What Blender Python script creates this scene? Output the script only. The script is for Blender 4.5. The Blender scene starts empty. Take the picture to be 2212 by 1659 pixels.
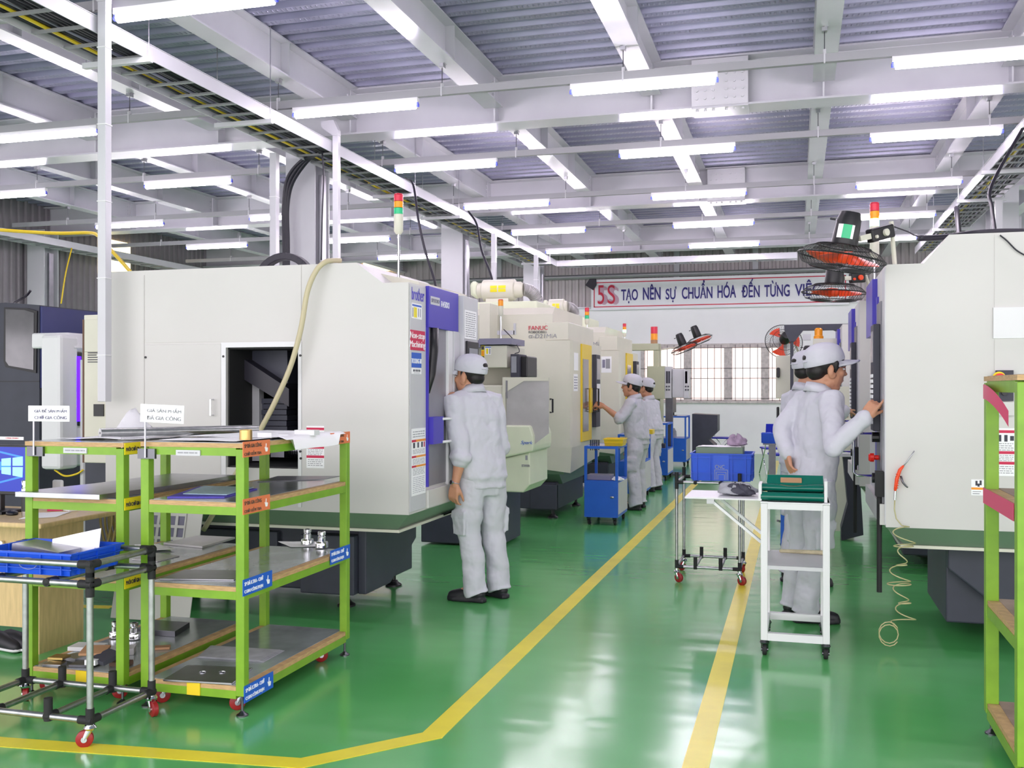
import bpy, math, random
from mathutils import Vector, Matrix
random.seed(11)
S = bpy.context.scene
COL = S.collection
PI = math.pi
# ---------------- camera ----------------
F, HY, CX, H = 2150.0, 838.0, 1106.0, 1.45
A = math.atan(614 / F); SA, CA = math.sin(A), math.cos(A)
cd = bpy.data.cameras.new('camera'); cam = bpy.data.objects.new('camera', cd); COL.objects.link(cam)
cam.location = (0, 0, H); cam.rotation_euler = (PI / 2, 0, A)
cd.sensor_width = 36; cd.lens = F / 2212 * 36; cd.shift_y = 8.5 / 2212; cd.clip_end = 200
S.camera = cam
# ---------------- world, exposure ----------------
w = bpy.data.worlds.new('world'); S.world = w; w.use_nodes = True
w.node_tree.nodes['Background'].inputs[0].default_value = (1.0, 0.95, 1.0, 1)
w.node_tree.nodes['Background'].inputs[1].default_value = 0.75
S.view_settings.view_transform = 'Standard'; S.view_settings.look = 'None'
S.view_settings.gamma = 1; S.view_settings.use_curve_mapping = False
S.view_settings.exposure = 2.25
TUBE_POWER = 12.5

def ray(px, py):
    t = (px - CX) / F
    return (t * CA - SA, t * SA + CA, (HY - py) / F)
def onZ(px, py, z=0.0):
    r = ray(px, py); k = (z - H) / r[2]; return Vector((r[0] * k, r[1] * k, z))
def onY(px, py, y):
    r = ray(px, py); k = y / r[1]; return Vector((r[0] * k, y, H + r[2] * k))
def onX(px, py, x):
    r = ray(px, py); k = x / r[0]; return Vector((x, r[1] * k, H + r[2] * k))
def xat(px, y): return onY(px, 800, y).x
def yat(px, x): return onX(px, 800, x).y
def zat(px, py, y): return onY(px, py, y).z

# ---------------- materials ----------------
def lin(c): c /= 255.0; return c / 12.92 if c <= 0.04045 else ((c + 0.055) / 1.055) ** 2.4
def mat(name, rgb, rough=0.5, metal=0.0, noise=0.0, scale=6.0, bump=0.0, bscale=40.0, emit=0.0, coat=0.0, alpha=1.0, trans=0.0, spec=0.5, stretch=None, bdist=0.01):
    m = bpy.data.materials.new(name); m.use_nodes = True
    nt = m.node_tree; N = nt.nodes; L = nt.links; b = N['Principled BSDF']
    c = tuple(lin(x) for x in rgb) + (1,)
    b.inputs['Base Color'].default_value = c; b.inputs['Roughness'].default_value = rough
    b.inputs['Metallic'].default_value = metal; b.inputs['Coat Weight'].default_value = coat
    b.inputs['Specular IOR Level'].default_value = spec
    b.inputs['Alpha'].default_value = alpha; b.inputs['Transmission Weight'].default_value = trans
    if emit:
        b.inputs['Emission Color'].default_value = c; b.inputs['Emission Strength'].default_value = emit
    if noise or bump:
        tc = N.new('ShaderNodeTexCoord'); mp = N.new('ShaderNodeMapping'); L.new(tc.outputs['Object'], mp.inputs[0])
        if stretch: mp.inputs['Scale'].default_value = stretch
    if noise:
        n = N.new('ShaderNodeTexNoise'); n.inputs['Scale'].default_value = scale; n.inputs['Detail'].default_value = 5
        L.new(mp.outputs[0], n.inputs['Vector'])
        r = N.new('ShaderNodeMapRange'); r.inputs[3].default_value = 1 - noise; r.inputs[4].default_value = 1 + noise * 0.4
        r.inputs[1].default_value = 0.3; r.inputs[2].default_value = 0.7
        L.new(n.outputs['Fac'], r.inputs[0])
        mx = N.new('ShaderNodeMix'); mx.data_type = 'RGBA'; mx.blend_type = 'MULTIPLY'; mx.inputs[0].default_value = 1
        mx.inputs[6].default_value = c; L.new(r.outputs[0], mx.inputs[7]); L.new(mx.outputs[2], b.inputs['Base Color'])
    if bump:
        n2 = N.new('ShaderNodeTexNoise'); n2.inputs['Scale'].default_value = bscale; n2.inputs['Detail'].default_value = 3
        L.new(mp.outputs[0], n2.inputs['Vector'])
        bp = N.new('ShaderNodeBump'); bp.inputs['Strength'].default_value = bump; bp.inputs['Distance'].default_value = bdist
        L.new(n2.outputs['Fac'], bp.inputs['Height']); L.new(bp.outputs[0], b.inputs['Normal'])
    return m
W_ = dict(
 white=mat('machine_white', (208, 206, 203), 0.42, noise=0.03, scale=2),
 cream=mat('cream_paint', (216, 214, 198), 0.42, noise=0.05, scale=3),
 lgrey=mat('light_grey_paint', (200, 200, 204), 0.45, noise=0.03),
 white2=mat('pure_white_paint', (224, 224, 226), 0.35),
 rail=mat('lamp_rail_paint', (158, 158, 162), .5),
 steelw=mat('white_structural_paint', (198, 198, 204), 0.22, noise=0.05, scale=3, spec=0.6),
 green=mat('lime_green_paint', (124, 168, 40), 0.4, noise=0.12, scale=14),
 green_d=mat('machine_pan_green', (104, 128, 106), 0.4, noise=0.06),
 dark=mat('dark_base_paint', (58, 60, 74), 0.5, noise=0.15),
 black=mat('black_plastic', (24, 24, 28), 0.4),
 blackr=mat('black_rubber', (30, 30, 32), 0.7),
 blue=mat('machine_blue', (64, 52, 178), 0.35),
 crate=mat('crate_blue', (22, 84, 214), 0.4, noise=0.08, scale=9),
 cart=mat('cart_blue', (24, 96, 206), 0.45, noise=0.06),
 chair=mat('chair_blue', (30, 36, 196), 0.4),
 steel=mat('brushed_steel', (176, 176, 182), 0.32, 1.0, noise=0.12, scale=10),
 steeld=mat('dark_steel', (110, 110, 116), 0.35, 1.0, noise=0.15, scale=8),
 doorst=mat('door_steel', (160, 158, 166), 0.45, 0.5, noise=0.06),
 chrome=mat('chrome', (215, 215, 220), 0.12, 1.0),
 galv=mat('galvanised_pipe', (170, 172, 172), 0.32, 0.9, noise=0.2, scale=30),
 wood=mat('plywood', (196, 160, 112), 0.6, noise=0.25, scale=12, stretch=(2, 2, 12)),
 desk=mat('light_oak', (214, 186, 134), 0.45, noise=0.16, scale=6, stretch=(9, 9, 1.2)),
 red=mat('red_plastic', (226, 34, 26), 0.35),
 orange=mat('fan_orange', (238, 74, 30), 0.35),
 yellow=mat('yellow_paint', (232, 200, 40), 0.4),
 yell2=mat('yellow_sticker', (240, 222, 20), 0.5),
 paper=mat('paper', (248, 248, 250), 0.7),
 cloth=mat('uniform_grey', (200, 200, 209), 0.85, bump=0.9, bscale=6, bdist=.03),
 skin=mat('skin', (196, 142, 112), 0.5, noise=0.06, scale=20),
 hair=mat('hair_black', (24, 20, 20), 0.55),
 shoe=mat('shoe_black', (30, 29, 36), 0.5),
 cable=mat('cable_black', (34, 32, 44), 0.45),
 hose=mat('beige_hose', (196, 186, 152), 0.45),
 clear=mat('clear_hose', (186, 180, 130), 0.25, spec=0.8),
 glass=mat('tinted_glass', (120, 118, 122), 0.12, 0.3, noise=0.3, scale=3),
 screen=mat('grey_screen', (150, 152, 160), 0.25, noise=0.1),
 pink=mat('pink_tape', (214, 60, 106), 0.45),
 magenta=mat('sticker_crimson', (206, 34, 78), 0.5),
 teal=mat('green_vinyl', (10, 102, 86), 0.18, bump=0.2, bscale=6),
 brass=mat('brass', (196, 166, 106), 0.3, 1.0, noise=0.1),
 txt=mat('ink_dark', (60, 60, 72), 0.6),
 navy=mat('ink_navy', (52, 44, 130), 0.6),
 inkblue=mat('ink_blue', (84, 72, 190), 0.5),
 inkred=mat('ink_red', (206, 30, 66), 0.5),
 inkgrey=mat('ink_grey', (150, 150, 156), 0.5),
 cardb=mat('cardboard', (176, 134, 98), 0.7, noise=0.1),
 rag=mat('grey_rag', (170, 172, 178), 0.9, noise=0.25, scale=12),
 ragp=mat('mauve_rag', (170, 150, 172), 0.9, noise=0.25, scale=16),
 rope=mat('tan_rope', (150, 132, 84), 0.8),
 beige=mat('beige_cabinet', (178, 180, 152), 0.45),
 lightgreen=mat('pan_pale_green', (216, 222, 196), 0.4, noise=0.04),
 galvdeck=mat('galvanised_deck', (150, 154, 172), 0.35, 0.55, noise=0.12, scale=4),
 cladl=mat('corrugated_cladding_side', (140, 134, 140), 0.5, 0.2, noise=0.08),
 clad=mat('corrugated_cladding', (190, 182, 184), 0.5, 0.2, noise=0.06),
 wallw=mat('white_plaster', (250, 250, 252), 0.75, noise=0.04, scale=2, bump=0.1, bscale=12),
 oldwood=mat('weathered_window_wood', (214, 206, 204), 0.7, noise=0.25, scale=15),
 iron=mat('window_bar_iron', (120, 112, 116), 0.5),
 tray=mat('tray_galvanised', (150, 150, 154), 0.4, 0.4),
 ylab=mat('label_yellow', (244, 222, 24), 0.5), olab=mat('label_orange', (230, 124, 76), 0.5), blab=mat('label_blue', (24, 92, 200), 0.4),
 epink=mat('emblem_pink', (214, 176, 196), .6), banner=mat('banner_sheet', (246, 246, 252), .6),
 palewood=mat('pale_wood', (186, 176, 146), 0.7, noise=0.25, scale=30),
 line=mat('floor_line_yellow', (236, 222, 60), 0.3, noise=0.1, scale=5),
 gplug=mat('tower_green', (40, 190, 130), 0.3), tred=mat('tower_red', (214, 44, 70), 0.3), wheel=mat('wheel_red', (150, 30, 34), 0.4), tor=mat('tower_amber', (246, 156, 20), 0.3),
 glow=mat('lit_green', (120, 255, 170), 0.4, emit=1.0),
 led=mat('led_violet', (50, 6, 255), 0.4, emit=1.5),
 crimsonp=mat('rust_brown', (110, 84, 70), 0.7),
 sock=mat('lamp_socket_blue', (70, 80, 220), 0.4),
 translu=mat('grey_shutter', (176, 176, 180), 0.5, noise=0.1),
 hazy=mat('guard_steel', (192, 190, 190), 0.4, 0.5, noise=0.15, scale=5),
 keyb=mat('mauve_grey_plastic', (130, 128, 150), 0.5),
)
W_['tube'] = mat('fluorescent_glow', (254, 240, 255), 0.4, emit=TUBE_POWER)
W_['pane'] = mat('daylit_pane', (255, 232, 222), 0.5, emit=.30)
W_['paney'] = mat('sunlit_pane', (255, 232, 170), 0.5, emit=.8)

# ---------------- mesh builder ----------------
class MB:
    def __init__(s): s.v = []; s.f = []; s.m = []; s.cm = 0; s.M = None
    def add(s, vs, fs):
        o = len(s.v)
        if s.M is not None: vs = [s.M @ Vector(v) for v in vs]
        s.v += [tuple(v) for v in vs]; s.f += [tuple(i + o for i in f) for f in fs]; s.m += [s.cm] * len(fs); return s
    def box(s, x0, x1, y0, y1, z0, z1):
        x0, x1 = sorted((x0, x1)); y0, y1 = sorted((y0, y1)); z0, z1 = sorted((z0, z1))
        v = [(x, y, z) for z in (z0, z1) for x, y in ((x0, y0), (x1, y0), (x1, y1), (x0, y1))]
        return s.add(v, [(0, 3, 2, 1), (4, 5, 6, 7), (0, 1, 5, 4), (1, 2, 6, 5), (2, 3, 7, 6), (3, 0, 4, 7)])
    def bx(s, c, d, R=None):
        hx, hy, hz = d[0] / 2, d[1] / 2, d[2] / 2
        v = [Vector((x, y, z)) for z in (-hz, hz) for x, y in ((-hx, -hy), (hx, -hy), (hx, hy), (-hx, hy))]
        if R is not None: v = [R @ p for p in v]
        c = Vector(c)
        return s.add([p + c for p in v], [(0, 3, 2, 1), (4, 5, 6, 7), (0, 1, 5, 4), (1, 2, 6, 5), (2, 3, 7, 6), (3, 0, 4, 7)])
    def prism(s, poly, axis, a0, a1):
        n = len(poly)
        def P(p, a):
            if axis == 'Y': return (p[0], a, p[1])
            if axis == 'X': return (a, p[0], p[1])
            return (p[0], p[1], a)
        v = [P(p, a0) for p in poly] + [P(p, a1) for p in poly]
        ar = sum(poly[i][0] * poly[(i + 1) % n][1] - poly[(i + 1) % n][0] * poly[i][1] for i in range(n))
        fl = (ar > 0) != (a1 > a0)
        if axis == 'Y': fl = not fl
        fs = [tuple(range(n - 1, -1, -1)), tuple(range(n, 2 * n))] + [(i, (i + 1) % n, (i + 1) % n + n, i + n) for i in range(n)]
        if fl: fs = [tuple(reversed(f)) for f in fs]
        return s.add(v, fs)
    def tube(s, pts, r, n=10, closed=False, sq=1.0, up=None):
        pts = [Vector(p) for p in pts]; k = len(pts)
        rs = r if isinstance(r, (list, tuple)) else [r] * k
        T = []
        for i in range(k):
            a = pts[i - 1] if (i > 0 or closed) else pts[0]; b = pts[(i + 1) % k] if (i < k - 1 or closed) else pts[-1]
            d = (b - a); T.append(d.normalized() if d.length > 1e-9 else Vector((0, 0, 1)))
        u = Vector(up) if up else (Vector((0, 0, 1)) if abs(T[0].z) < 0.9 else Vector((1, 0, 0)))
        vs = []
        for i in range(k):
            u = (u - T[i] * u.dot(T[i])); u = u.normalized() if u.length > 1e-6 else T[i].orthogonal().normalized()
            w2 = T[i].cross(u)
            for j in range(n):
                q = 2 * PI * j / n + PI / n
                vs.append(pts[i] + u * (math.cos(q) * rs[i] * sq) + w2 * (math.sin(q) * rs[i]))
        fs = []
        for i in range(k if closed else k - 1):
            for j in range(n):
                a, b = i * n + j, i * n + (j + 1) % n; c2, d2 = ((i + 1) % k) * n + (j + 1) % n, ((i + 1) % k) * n + j
                fs.append((a, b, c2, d2))
        if not closed: fs += [tuple(range(n - 1, -1, -1)), tuple(range((k - 1) * n, k * n))]
        return s.add(vs, fs)
    def cyl(s, p, q, r, n=16): return s.tube([p, q], r, n)
    def lathe(s, prof, c, n=20, axis='Z'):
        vs = []
        for r, z in prof:
            for j in range(n):
                q = 2 * PI * j / n; x, y = r * math.cos(q), r * math.sin(q)
                p = (x, y, z) if axis == 'Z' else ((z, x, y) if axis == 'X' else (y, z, x))
                vs.append((c[0] + p[0], c[1] + p[1], c[2] + p[2]))
        k = len(prof)
        fs = [(i * n + j, i * n + (j + 1) % n, (i + 1) * n + (j + 1) % n, (i + 1) * n + j) for i in range(k - 1) for j in range(n)]
        fs += [tuple(range(n - 1, -1, -1)), tuple(range((k - 1) * n, k * n))]
        return s.add(vs, fs)
    def ell(s, c, r, R=None, nu=16, nv=10):
        vs = []; c = Vector(c)
        if not isinstance(r, (tuple, list)): r = (r, r, r)
        for i in range(nv + 1):
            th = PI * (0.02 + 0.96 * i / nv) - PI / 2
            for j in range(nu):
                q = 2 * PI * j / nu
                p = Vector((r[0] * math.cos(th) * math.cos(q), r[1] * math.cos(th) * math.sin(q), r[2] * math.sin(th)))
                if R is not None: p = R @ p
                vs.append(c + p)
        fs = [(i * nu + j, i * nu + (j + 1) % nu, (i + 1) * nu + (j + 1) % nu, (i + 1) * nu + j) for i in range(nv) for j in range(nu)]
        fs += [tuple(range(nu - 1, -1, -1)), tuple(range(nv * nu, (nv + 1) * nu))]
        return s.add(vs, fs)
    def limb(s, pts, rs, n=14, sq=1.0, up=None):      # rounded-end tapered tube
        pts = [Vector(p) for p in pts]; a = (pts[1] - pts[0]).normalized(); b = (pts[-1] - pts[-2]).normalized()
        P = [pts[0] - a * rs[0] * 0.95, pts[0] - a * rs[0] * 0.6] + pts + [pts[-1] + b * rs[-1] * 0.6, pts[-1] + b * rs[-1] * 0.95]
        Rr = [rs[0] * 0.3, rs[0] * 0.78] + list(rs) + [rs[-1] * 0.78, rs[-1] * 0.3]
        return s.tube(P, Rr, n, sq=sq, up=up)
    def grid(s, fn, nu, nv, th=0.0):
        top = [fn(i / nu, j / nv) for i in range(nu + 1) for j in range(nv + 1)]
        n = nv + 1
        fs = [(i * n + j, (i + 1) * n + j, (i + 1) * n + j + 1, i * n + j + 1) for i in range(nu) for j in range(nv)]
        if th:
            k = len(top); bot = [(p[0], p[1], p[2] - th) for p in top]
            fs2 = [tuple(x + k for x in reversed(f)) for f in fs]
            ed = [(i * n, (i + 1) * n) for i in range(nu)] + [((i + 1) * n + nv, i * n + nv) for i in range(nu)] + [(j + 1, j) for j in range(nv)] + [(nu * n + j, nu * n + j + 1) for j in range(nv)]
            fs3 = [(b, a, a + k, b + k) for a, b in ed]
            return s.add(top + bot, fs + fs2 + fs3)
        return s.add(top, fs)

WL = {}
def tag(o, label=None, cat=None, group=None, kind=None):
    if label: o['label'] = label
    if cat: o['category'] = cat
    if group: o['group'] = group
    if kind: o['kind'] = kind
    return o
def root(name, loc, label, cat, group=None, rz=0.0):
    o = bpy.data.objects.new(name, None); COL.objects.link(o); o.empty_display_size = 0.1
    o.location = loc; o.rotation_euler = (0, 0, rz); WL[o.name] = Vector(loc)
    return tag(o, label, cat, group)
def build(mb, name, mats, parent=None, smooth=False, bevel=0.0, local=False, label=None, cat=None, group=None, kind=None, mods=None):
    if not isinstance(mats, (list, tuple)): mats = [mats]
    mats = [W_[x] if isinstance(x, str) else x for x in mats]
    if parent is not None: off = Vector((0, 0, 0)) if local else WL[parent.name]
    elif local: off = Vector((0, 0, 0))
    else:
        xs = [v[0] for v in mb.v]; ys = [v[1] for v in mb.v]; zs = [v[2] for v in mb.v]
        off = Vector(((min(xs) + max(xs)) / 2, (min(ys) + max(ys)) / 2, min(zs)))
    me = bpy.data.meshes.new(name)
    me.from_pydata([(v[0] - off.x, v[1] - off.y, v[2] - off.z) for v in mb.v], [], mb.f)
    for m in mats: me.materials.append(m)
    if len(mats) > 1: me.polygons.foreach_set('material_index', mb.m)
    me.update()
    if smooth:
        me.polygons.foreach_set('use_smooth', [True] * len(me.polygons))
        if smooth != 'all': me.set_sharp_from_angle(angle=math.radians(40))
    o = bpy.data.objects.new(name, me); COL.objects.link(o)
    if parent is not None: o.parent = parent; WL[o.name] = Vector(WL[parent.name])
    else: o.location = off; WL[o.name] = off
    if bevel:
        b = o.modifiers.new('bevel', 'BEVEL'); b.width = bevel; b.segments = 2; b.limit_method = 'ANGLE'; b.angle_limit = math.radians(50)
    tag(o, label, cat, group, kind); return o
def wbox(name, mats, parent, *a, **k): return build(MB().box(*a), name, mats, parent, **k)
def copy_tree(o, parent=None):
    c = o.copy(); COL.objects.link(c); c.parent = parent; WL[c.name] = Vector(WL[o.name])
    for ch in list(o.children): copy_tree(ch, c)
    return c
AX = {'-Y': (Vector((1, 0, 0)), Vector((0, 0, 1))), '+X': (Vector((0, 1, 0)), Vector((0, 0, 1))), '-X': (Vector((0, -1, 0)), Vector((0, 0, 1)))}
def text_mb(mb, s, c, w, h, face='-Y', shear=0.0, th=0.0015, axes=None, bold=0.0):
    cu = bpy.data.curves.new('t', 'FONT'); cu.body = s; cu.size = 1; cu.extrude = 0.02; cu.shear = shear; cu.offset = bold
    o = bpy.data.objects.new('t', cu); COL.objects.link(o)
    dg = bpy.context.evaluated_depsgraph_get(); me = bpy.data.meshes.new_from_object(o.evaluated_get(dg))
    vs = [v.co.copy() for v in me.vertices]; fs = [tuple(p.vertices) for p in me.polygons]
    bpy.data.objects.remove(o); bpy.data.meshes.remove(me); bpy.data.curves.remove(cu)
    if not vs: return mb
    x0, x1 = min(v.x for v in vs), max(v.x for v in vs); y0, y1 = min(v.y for v in vs), max(v.y for v in vs)
    R, U = axes if axes else AX[face]; Nn = R.cross(U); c = Vector(c)
    par = list(range(len(vs)))
    def fnd(i):
        while par[i] != i: par[i] = par[par[i]]; i = par[i]
        return i
    for f in fs:
        r0 = fnd(f[0])
        for i in f[1:]: par[fnd(i)] = r0
    ids = {}; off = [ids.setdefault(fnd(i), len(ids)) % 4 * th * .25 for i in range(len(vs))]
    out = [c + R * (((v.x - x0) / (x1 - x0) - .5) * w) + U * (((v.y - y0) / (y1 - y0) - .5) * h) + Nn * (v.z * th / 0.02 + off[i_]) for i_, v in enumerate(vs)]
    return mb.add(out, fs)
def text(s, c, w, h, face, m, parent, name='lettering', label=None, shear=0.0, axes=None, th=0.0015, bold=0.0):
    return build(text_mb(MB(), s, c, w, h, face, shear, axes=axes, th=th, bold=bold), name, m, parent, label=label)
def scribble(mb, x0, x1, zs, face, y, hgt=0.004, rnd=0.35):   # rows of fine print as short bars on a sticker
    R, U = AX[face]
    for z in zs:
        a = x0
        while a < x1 - 0.004:
            l = random.uniform(0.008, 0.03); b = min(a + l, x1)
            if face == '-Y': mb.box(a, b, y, y + 0.001, z, z + hgt)
            else: mb.box(y, y + 0.001, a, b, z, z + hgt)
            a = b + 0.005
# ======================= SETTING =======================
def floor_mat():
    m = mat('green_epoxy', (40, 142, 58), 0.14, spec=0.5)
    m.node_tree.nodes['Principled BSDF'].inputs['IOR'].default_value = 2.0
    nt = m.node_tree; N = nt.nodes; L = nt.links; b = N['Principled BSDF']
    tc = N.new('ShaderNodeTexCoord')
    n = N.new('ShaderNodeTexNoise'); n.inputs['Scale'].default_value = 0.9; n.inputs['Detail'].default_value = 6
    L.new(tc.outputs['Object'], n.inputs['Vector'])
    cr = N.new('ShaderNodeValToRGB'); cr.color_ramp.elements[0].position = .15; cr.color_ramp.elements[1].position = .85; cr.color_ramp.interpolation = 'EASE'; n.inputs['Detail'].default_value = 2
    cr.color_ramp.elements[0].color = (lin(78), lin(166), lin(88), 1); cr.color_ramp.elements[1].color = (lin(100), lin(186), lin(112), 1)
    L.new(n.outputs['Fac'], cr.inputs[0]); L.new(cr.outputs[0], b.inputs['Base Color'])
    n2 = N.new('ShaderNodeTexNoise'); n2.inputs['Scale'].default_value = 5; n2.inputs['Detail'].default_value = 0
    mp = N.new('ShaderNodeMapping'); mp.inputs['Scale'].default_value = (0.7, 1.6, 1); L.new(tc.outputs['Object'], mp.inputs[0]); L.new(mp.outputs[0], n2.inputs['Vector'])
    bp = N.new('ShaderNodeBump'); bp.inputs['Strength'].default_value = 0.10; bp.inputs['Distance'].default_value = 0.02
    L.new(n2.outputs['Fac'], bp.inputs['Height']); L.new(bp.outputs[0], b.inputs['Normal'])
    n3 = N.new('ShaderNodeTexNoise'); n3.inputs['Scale'].default_value = 3; L.new(tc.outputs['Object'], n3.inputs['Vector'])
    r = N.new('ShaderNodeMapRange'); r.inputs[3].default_value = 0.16; r.inputs[4].default_value = 0.34; L.new(n3.outputs['Fac'], r.inputs[0])
    b.inputs['Roughness'].default_value = 0.17
    return m
XL, XR, YB, ZD = -12.5, 8.0, 22.5, 4.57
fl = build(MB().box(XL, XR, -3, YB + .2, -0.1, 0), 'floor', floor_mat(), kind='structure')
def strip(pts, wd, name='yellow_line'):
    mb = MB()
    for i in range(len(pts) - 1):
        a, b = Vector(pts[i] + (0,)), Vector(pts[i + 1] + (0,)); d = (b - a).normalized(); n = Vector((-d.y, d.x, 0)) * wd / 2
        e = d * (wd * .22 if i < len(pts) - 2 else 0); e0 = d * (wd * .22 if i > 0 else 0)
        p = [a + n - e0, a - n - e0, b - n + e, b + n + e]
        mb.prism([(q.x, q.y) for q in p], 'Z', 0.0002 * (i + 1), 0.0018 + 0.0002 * (i + 1))
    return build(mb, name, 'line', fl)
strip([(-1.48, 20.5), (-1.46, 3.90), (-1.84, 3.47), (-3.15, 3.34), (-6.0, 3.25)], 0.10)
strip([(-0.37, 20.5), (-0.37, 3.80), (0.45, 3.35)], 0.10)
strip([(-6.3, 5.3), (-4.35, 5.6)], 0.08)
# ceiling: corrugated deck with ribs along X
prof = []; y = -1.0; p = 0.235
while y < YB:
    prof += [(y, ZD + .07), (y + .09, ZD + .07), (y + .115, ZD), (y + p - .025, ZD)]; y += p
dk = MB(); n = len(prof)
dk.add([(XL, a, b) for a, b in prof] + [(XR, a, b) for a, b in prof], [(i + 1, i, i + n, i + n + 1) for i in range(n - 1)])
def deck_mat():
    m = mat('galvanised_deck_sheet', (150, 150, 176), 0.32, 0.15, noise=0.15, scale=2.5)
    nt = m.node_tree; N = nt.nodes; L = nt.links; b = N['Principled BSDF']
    tc = N.new('ShaderNodeTexCoord'); sp = N.new('ShaderNodeSeparateXYZ'); L.new(tc.outputs['Object'], sp.inputs[0])
    def mth(op, a, bb=None):
        q = N.new('ShaderNodeMath'); q.operation = op
        for i, v in enumerate((a, bb)):
            if v is None: continue
            if isinstance(v, (int, float)): q.inputs[i].default_value = v
            else: L.new(v, q.inputs[i])
        return q.outputs[0]
    fx = mth('MAXIMUM', mth('SINE', mth('MULTIPLY', sp.outputs[0], 2 * PI / 0.045)), 0.0)
    yc_ = (prof[0][0] + prof[-1][0]) / 2
    fy = mth('MAXIMUM', mth('SUBTRACT', mth('COSINE', mth('MULTIPLY', mth('ADD', sp.outputs[1], yc_ + 1 - .1625), 2 * PI / p)), 0.72), 0.0)
    h = mth('MULTIPLY', mth('MULTIPLY', fx, fy), 3.0)
    bp = N.new('ShaderNodeBump'); bp.inputs['Strength'].default_value = 0.8; bp.inputs['Distance'].default_value = 0.012
    L.new(h, bp.inputs['Height']); L.new(bp.outputs[0], b.inputs['Normal'])
    return m
ceil = build(dk, 'ceiling', deck_mat(), kind='structure')
def ibeam(mb, axis, c, a0, a1, zb, zt, wd, tf=0.018, tw=0.012):
    def bb(c0, c1, z0, z1):
        if axis == 'X': mb.box(a0, a1, c0, c1, z0, z1)
        else: mb.box(c0, c1, a0, a1, z0, z1)
    bb(c - wd / 2, c + wd / 2, zb, zb + tf); bb(c - wd / 2, c + wd / 2, zt - tf, zt); bb(c - tw / 2, c + tw / 2, zb + tf, zt - tf)
MY = [4.85, 9.65, 14.45, 19.2]; ZM = 4.09; ZS = 4.24
SX = [0.24 - 1.57 * k for k in range(-4, 8)]
for yy in MY:
    mb = MB(); ibeam(mb, 'X', yy, XL, XR, ZM, ZD - .002, 0.30)
    for x in SX: mb.box(x - .008, x + .008, yy - .14, yy + .14, ZM + .018, ZD - .02)
    o = build(mb, 'main_beam', 'steelw', ceil)
    xs = {9.65: -.69, 14.45: -.95}.get(yy)
    if xs is not None:
        sp = MB().box(xs - .26, xs + .26, yy - .16, yy - .148, ZM + .01, ZD - .03)
        sp.box(xs - .26, xs + .26, yy - .16, yy + .16, ZM - .012, ZM - .001)
        for i in range(6):
            for j in range(5):
                X_ = xs - .21 + i * .075 + (.045 if i > 2 else 0); Z_ = ZM + .08 + j * .075
                sp.cyl((X_, yy - .175, Z_), (X_, yy - .16, Z_), .014, 8)
            sp.cyl((X_, yy - .11, ZM - .03), (X_, yy - .11, ZM - .012), .014, 8)
        build(sp, 'splice_plate', 'lgrey', o)
bays = [(-1, 4.69), (5.01, 9.49), (9.81, 14.29), (14.61, 19.04), (19.36, YB)]
sec = None
for bi, (y0, y1) in enumerate(bays):
    if bi == 0: continue
    mb = MB(); ibeam(mb, 'Y', 0, y0, y1, ZS, ZD - .004, 0.19, .014, .01)
    for q in (y0 + .35 * (y1 - y0), y0 + .68 * (y1 - y0)): mb.box(-.09, .09, q - .006, q + .006, ZS + .01, ZD - .01)
    for k in range(4): mb.cyl((-.02, y1 - .06, ZS + .06 + k * .06), (.02, y1 - .06, ZS + .06 + k * .06), .012, 6)
    pr = build(mb, 'secondary_beam', 'steelw', ceil)
    base = pr.location.copy()
    for i, x in enumerate(SX):
        o = pr if i == 0 else pr.copy()
        if i: COL.objects.link(o); o.parent = ceil
        o.location = (x, base.y, base.z)
# columns
def column(x, y, label):
    o = root('steel_column', (x, y, 0), label, 'column', 'white steel columns')
    mb = MB(); hw = .17
    mb.box(x - hw, x + hw, y - hw, y - hw + .02, 0, ZM - .001); mb.box(x - hw, x + hw, y + hw - .02, y + hw, 0, ZM - .001); mb.box(x - .012, x + .012, y - hw + .02, y + hw - .02, 0, ZM - .001)
    build(mb, 'shaft', 'steelw', o)
    build(MB().box(x + hw + .005, x + hw + .045, y - .1, y + .0, 0.1, 3.7), 'cable_conduit', 'steel', o)
    build(MB().box(x - .24, x + .24, y - .24, y + .24, 0, .025), 'base_plate', 'steelw', o)
column(-5.03, 9.65, 'white steel column behind the hose-topped machine, nearest column on the left')
column(-5.03, 14.45, 'white steel column behind the cream blower drum, second on the left')
column(-5.03, 19.2, 'white steel column far back on the left, third in its line')
column(-12.2, 13.95, 'grey steel column against the corrugated left wall')
column(2.62, 14.45, 'white steel column behind the right cable ladder, nearer of two')
column(2.62, 19.2, 'white steel column behind the right cable ladder, farther of two')
# walls
wb = MB()
WX0, WX1, WZ0, WZ1 = xat(1385, YB), xat(1700, YB), zat(1560, 866, YB), zat(1560, 742, YB)
wb.box(XL, WX0, YB, YB + .2, 0, 3.3); wb.box(WX1, XR, YB, YB + .2, 0, 3.3); wb.box(WX0, WX1, YB, YB + .2, 0, WZ0); wb.box(WX0, WX1, YB, YB + .2, WZ1, 3.3)
wall_back = build(wb, 'wall_back', 'wallw', kind='structure')
def corr(mb, axis, fix, a0, a1, z0, z1, pitch=0.16, dep=0.03, sg=1):
    pts = []; a = a0
    while a < a1: pts += [(a, 0), (a + pitch * .4, 0), (a + pitch * .5, dep), (a + pitch * .9, dep)]; a += pitch
    n = len(pts)
    f = (lambda a, d, z: (a, fix + sg * d, z)) if axis == 'X' else (lambda a, d, z: (fix + sg * d, a, z))
    mb.add([f(a, d, z0) for a, d in pts] + [f(a, d, z1) for a, d in pts], [(i, i + 1, i + n + 1, i + n) for i in range(n - 1)])
cb = MB(); corr(cb, 'X', YB + .03, XL, XR, 3.3, 4.8, sg=-1)
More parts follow.
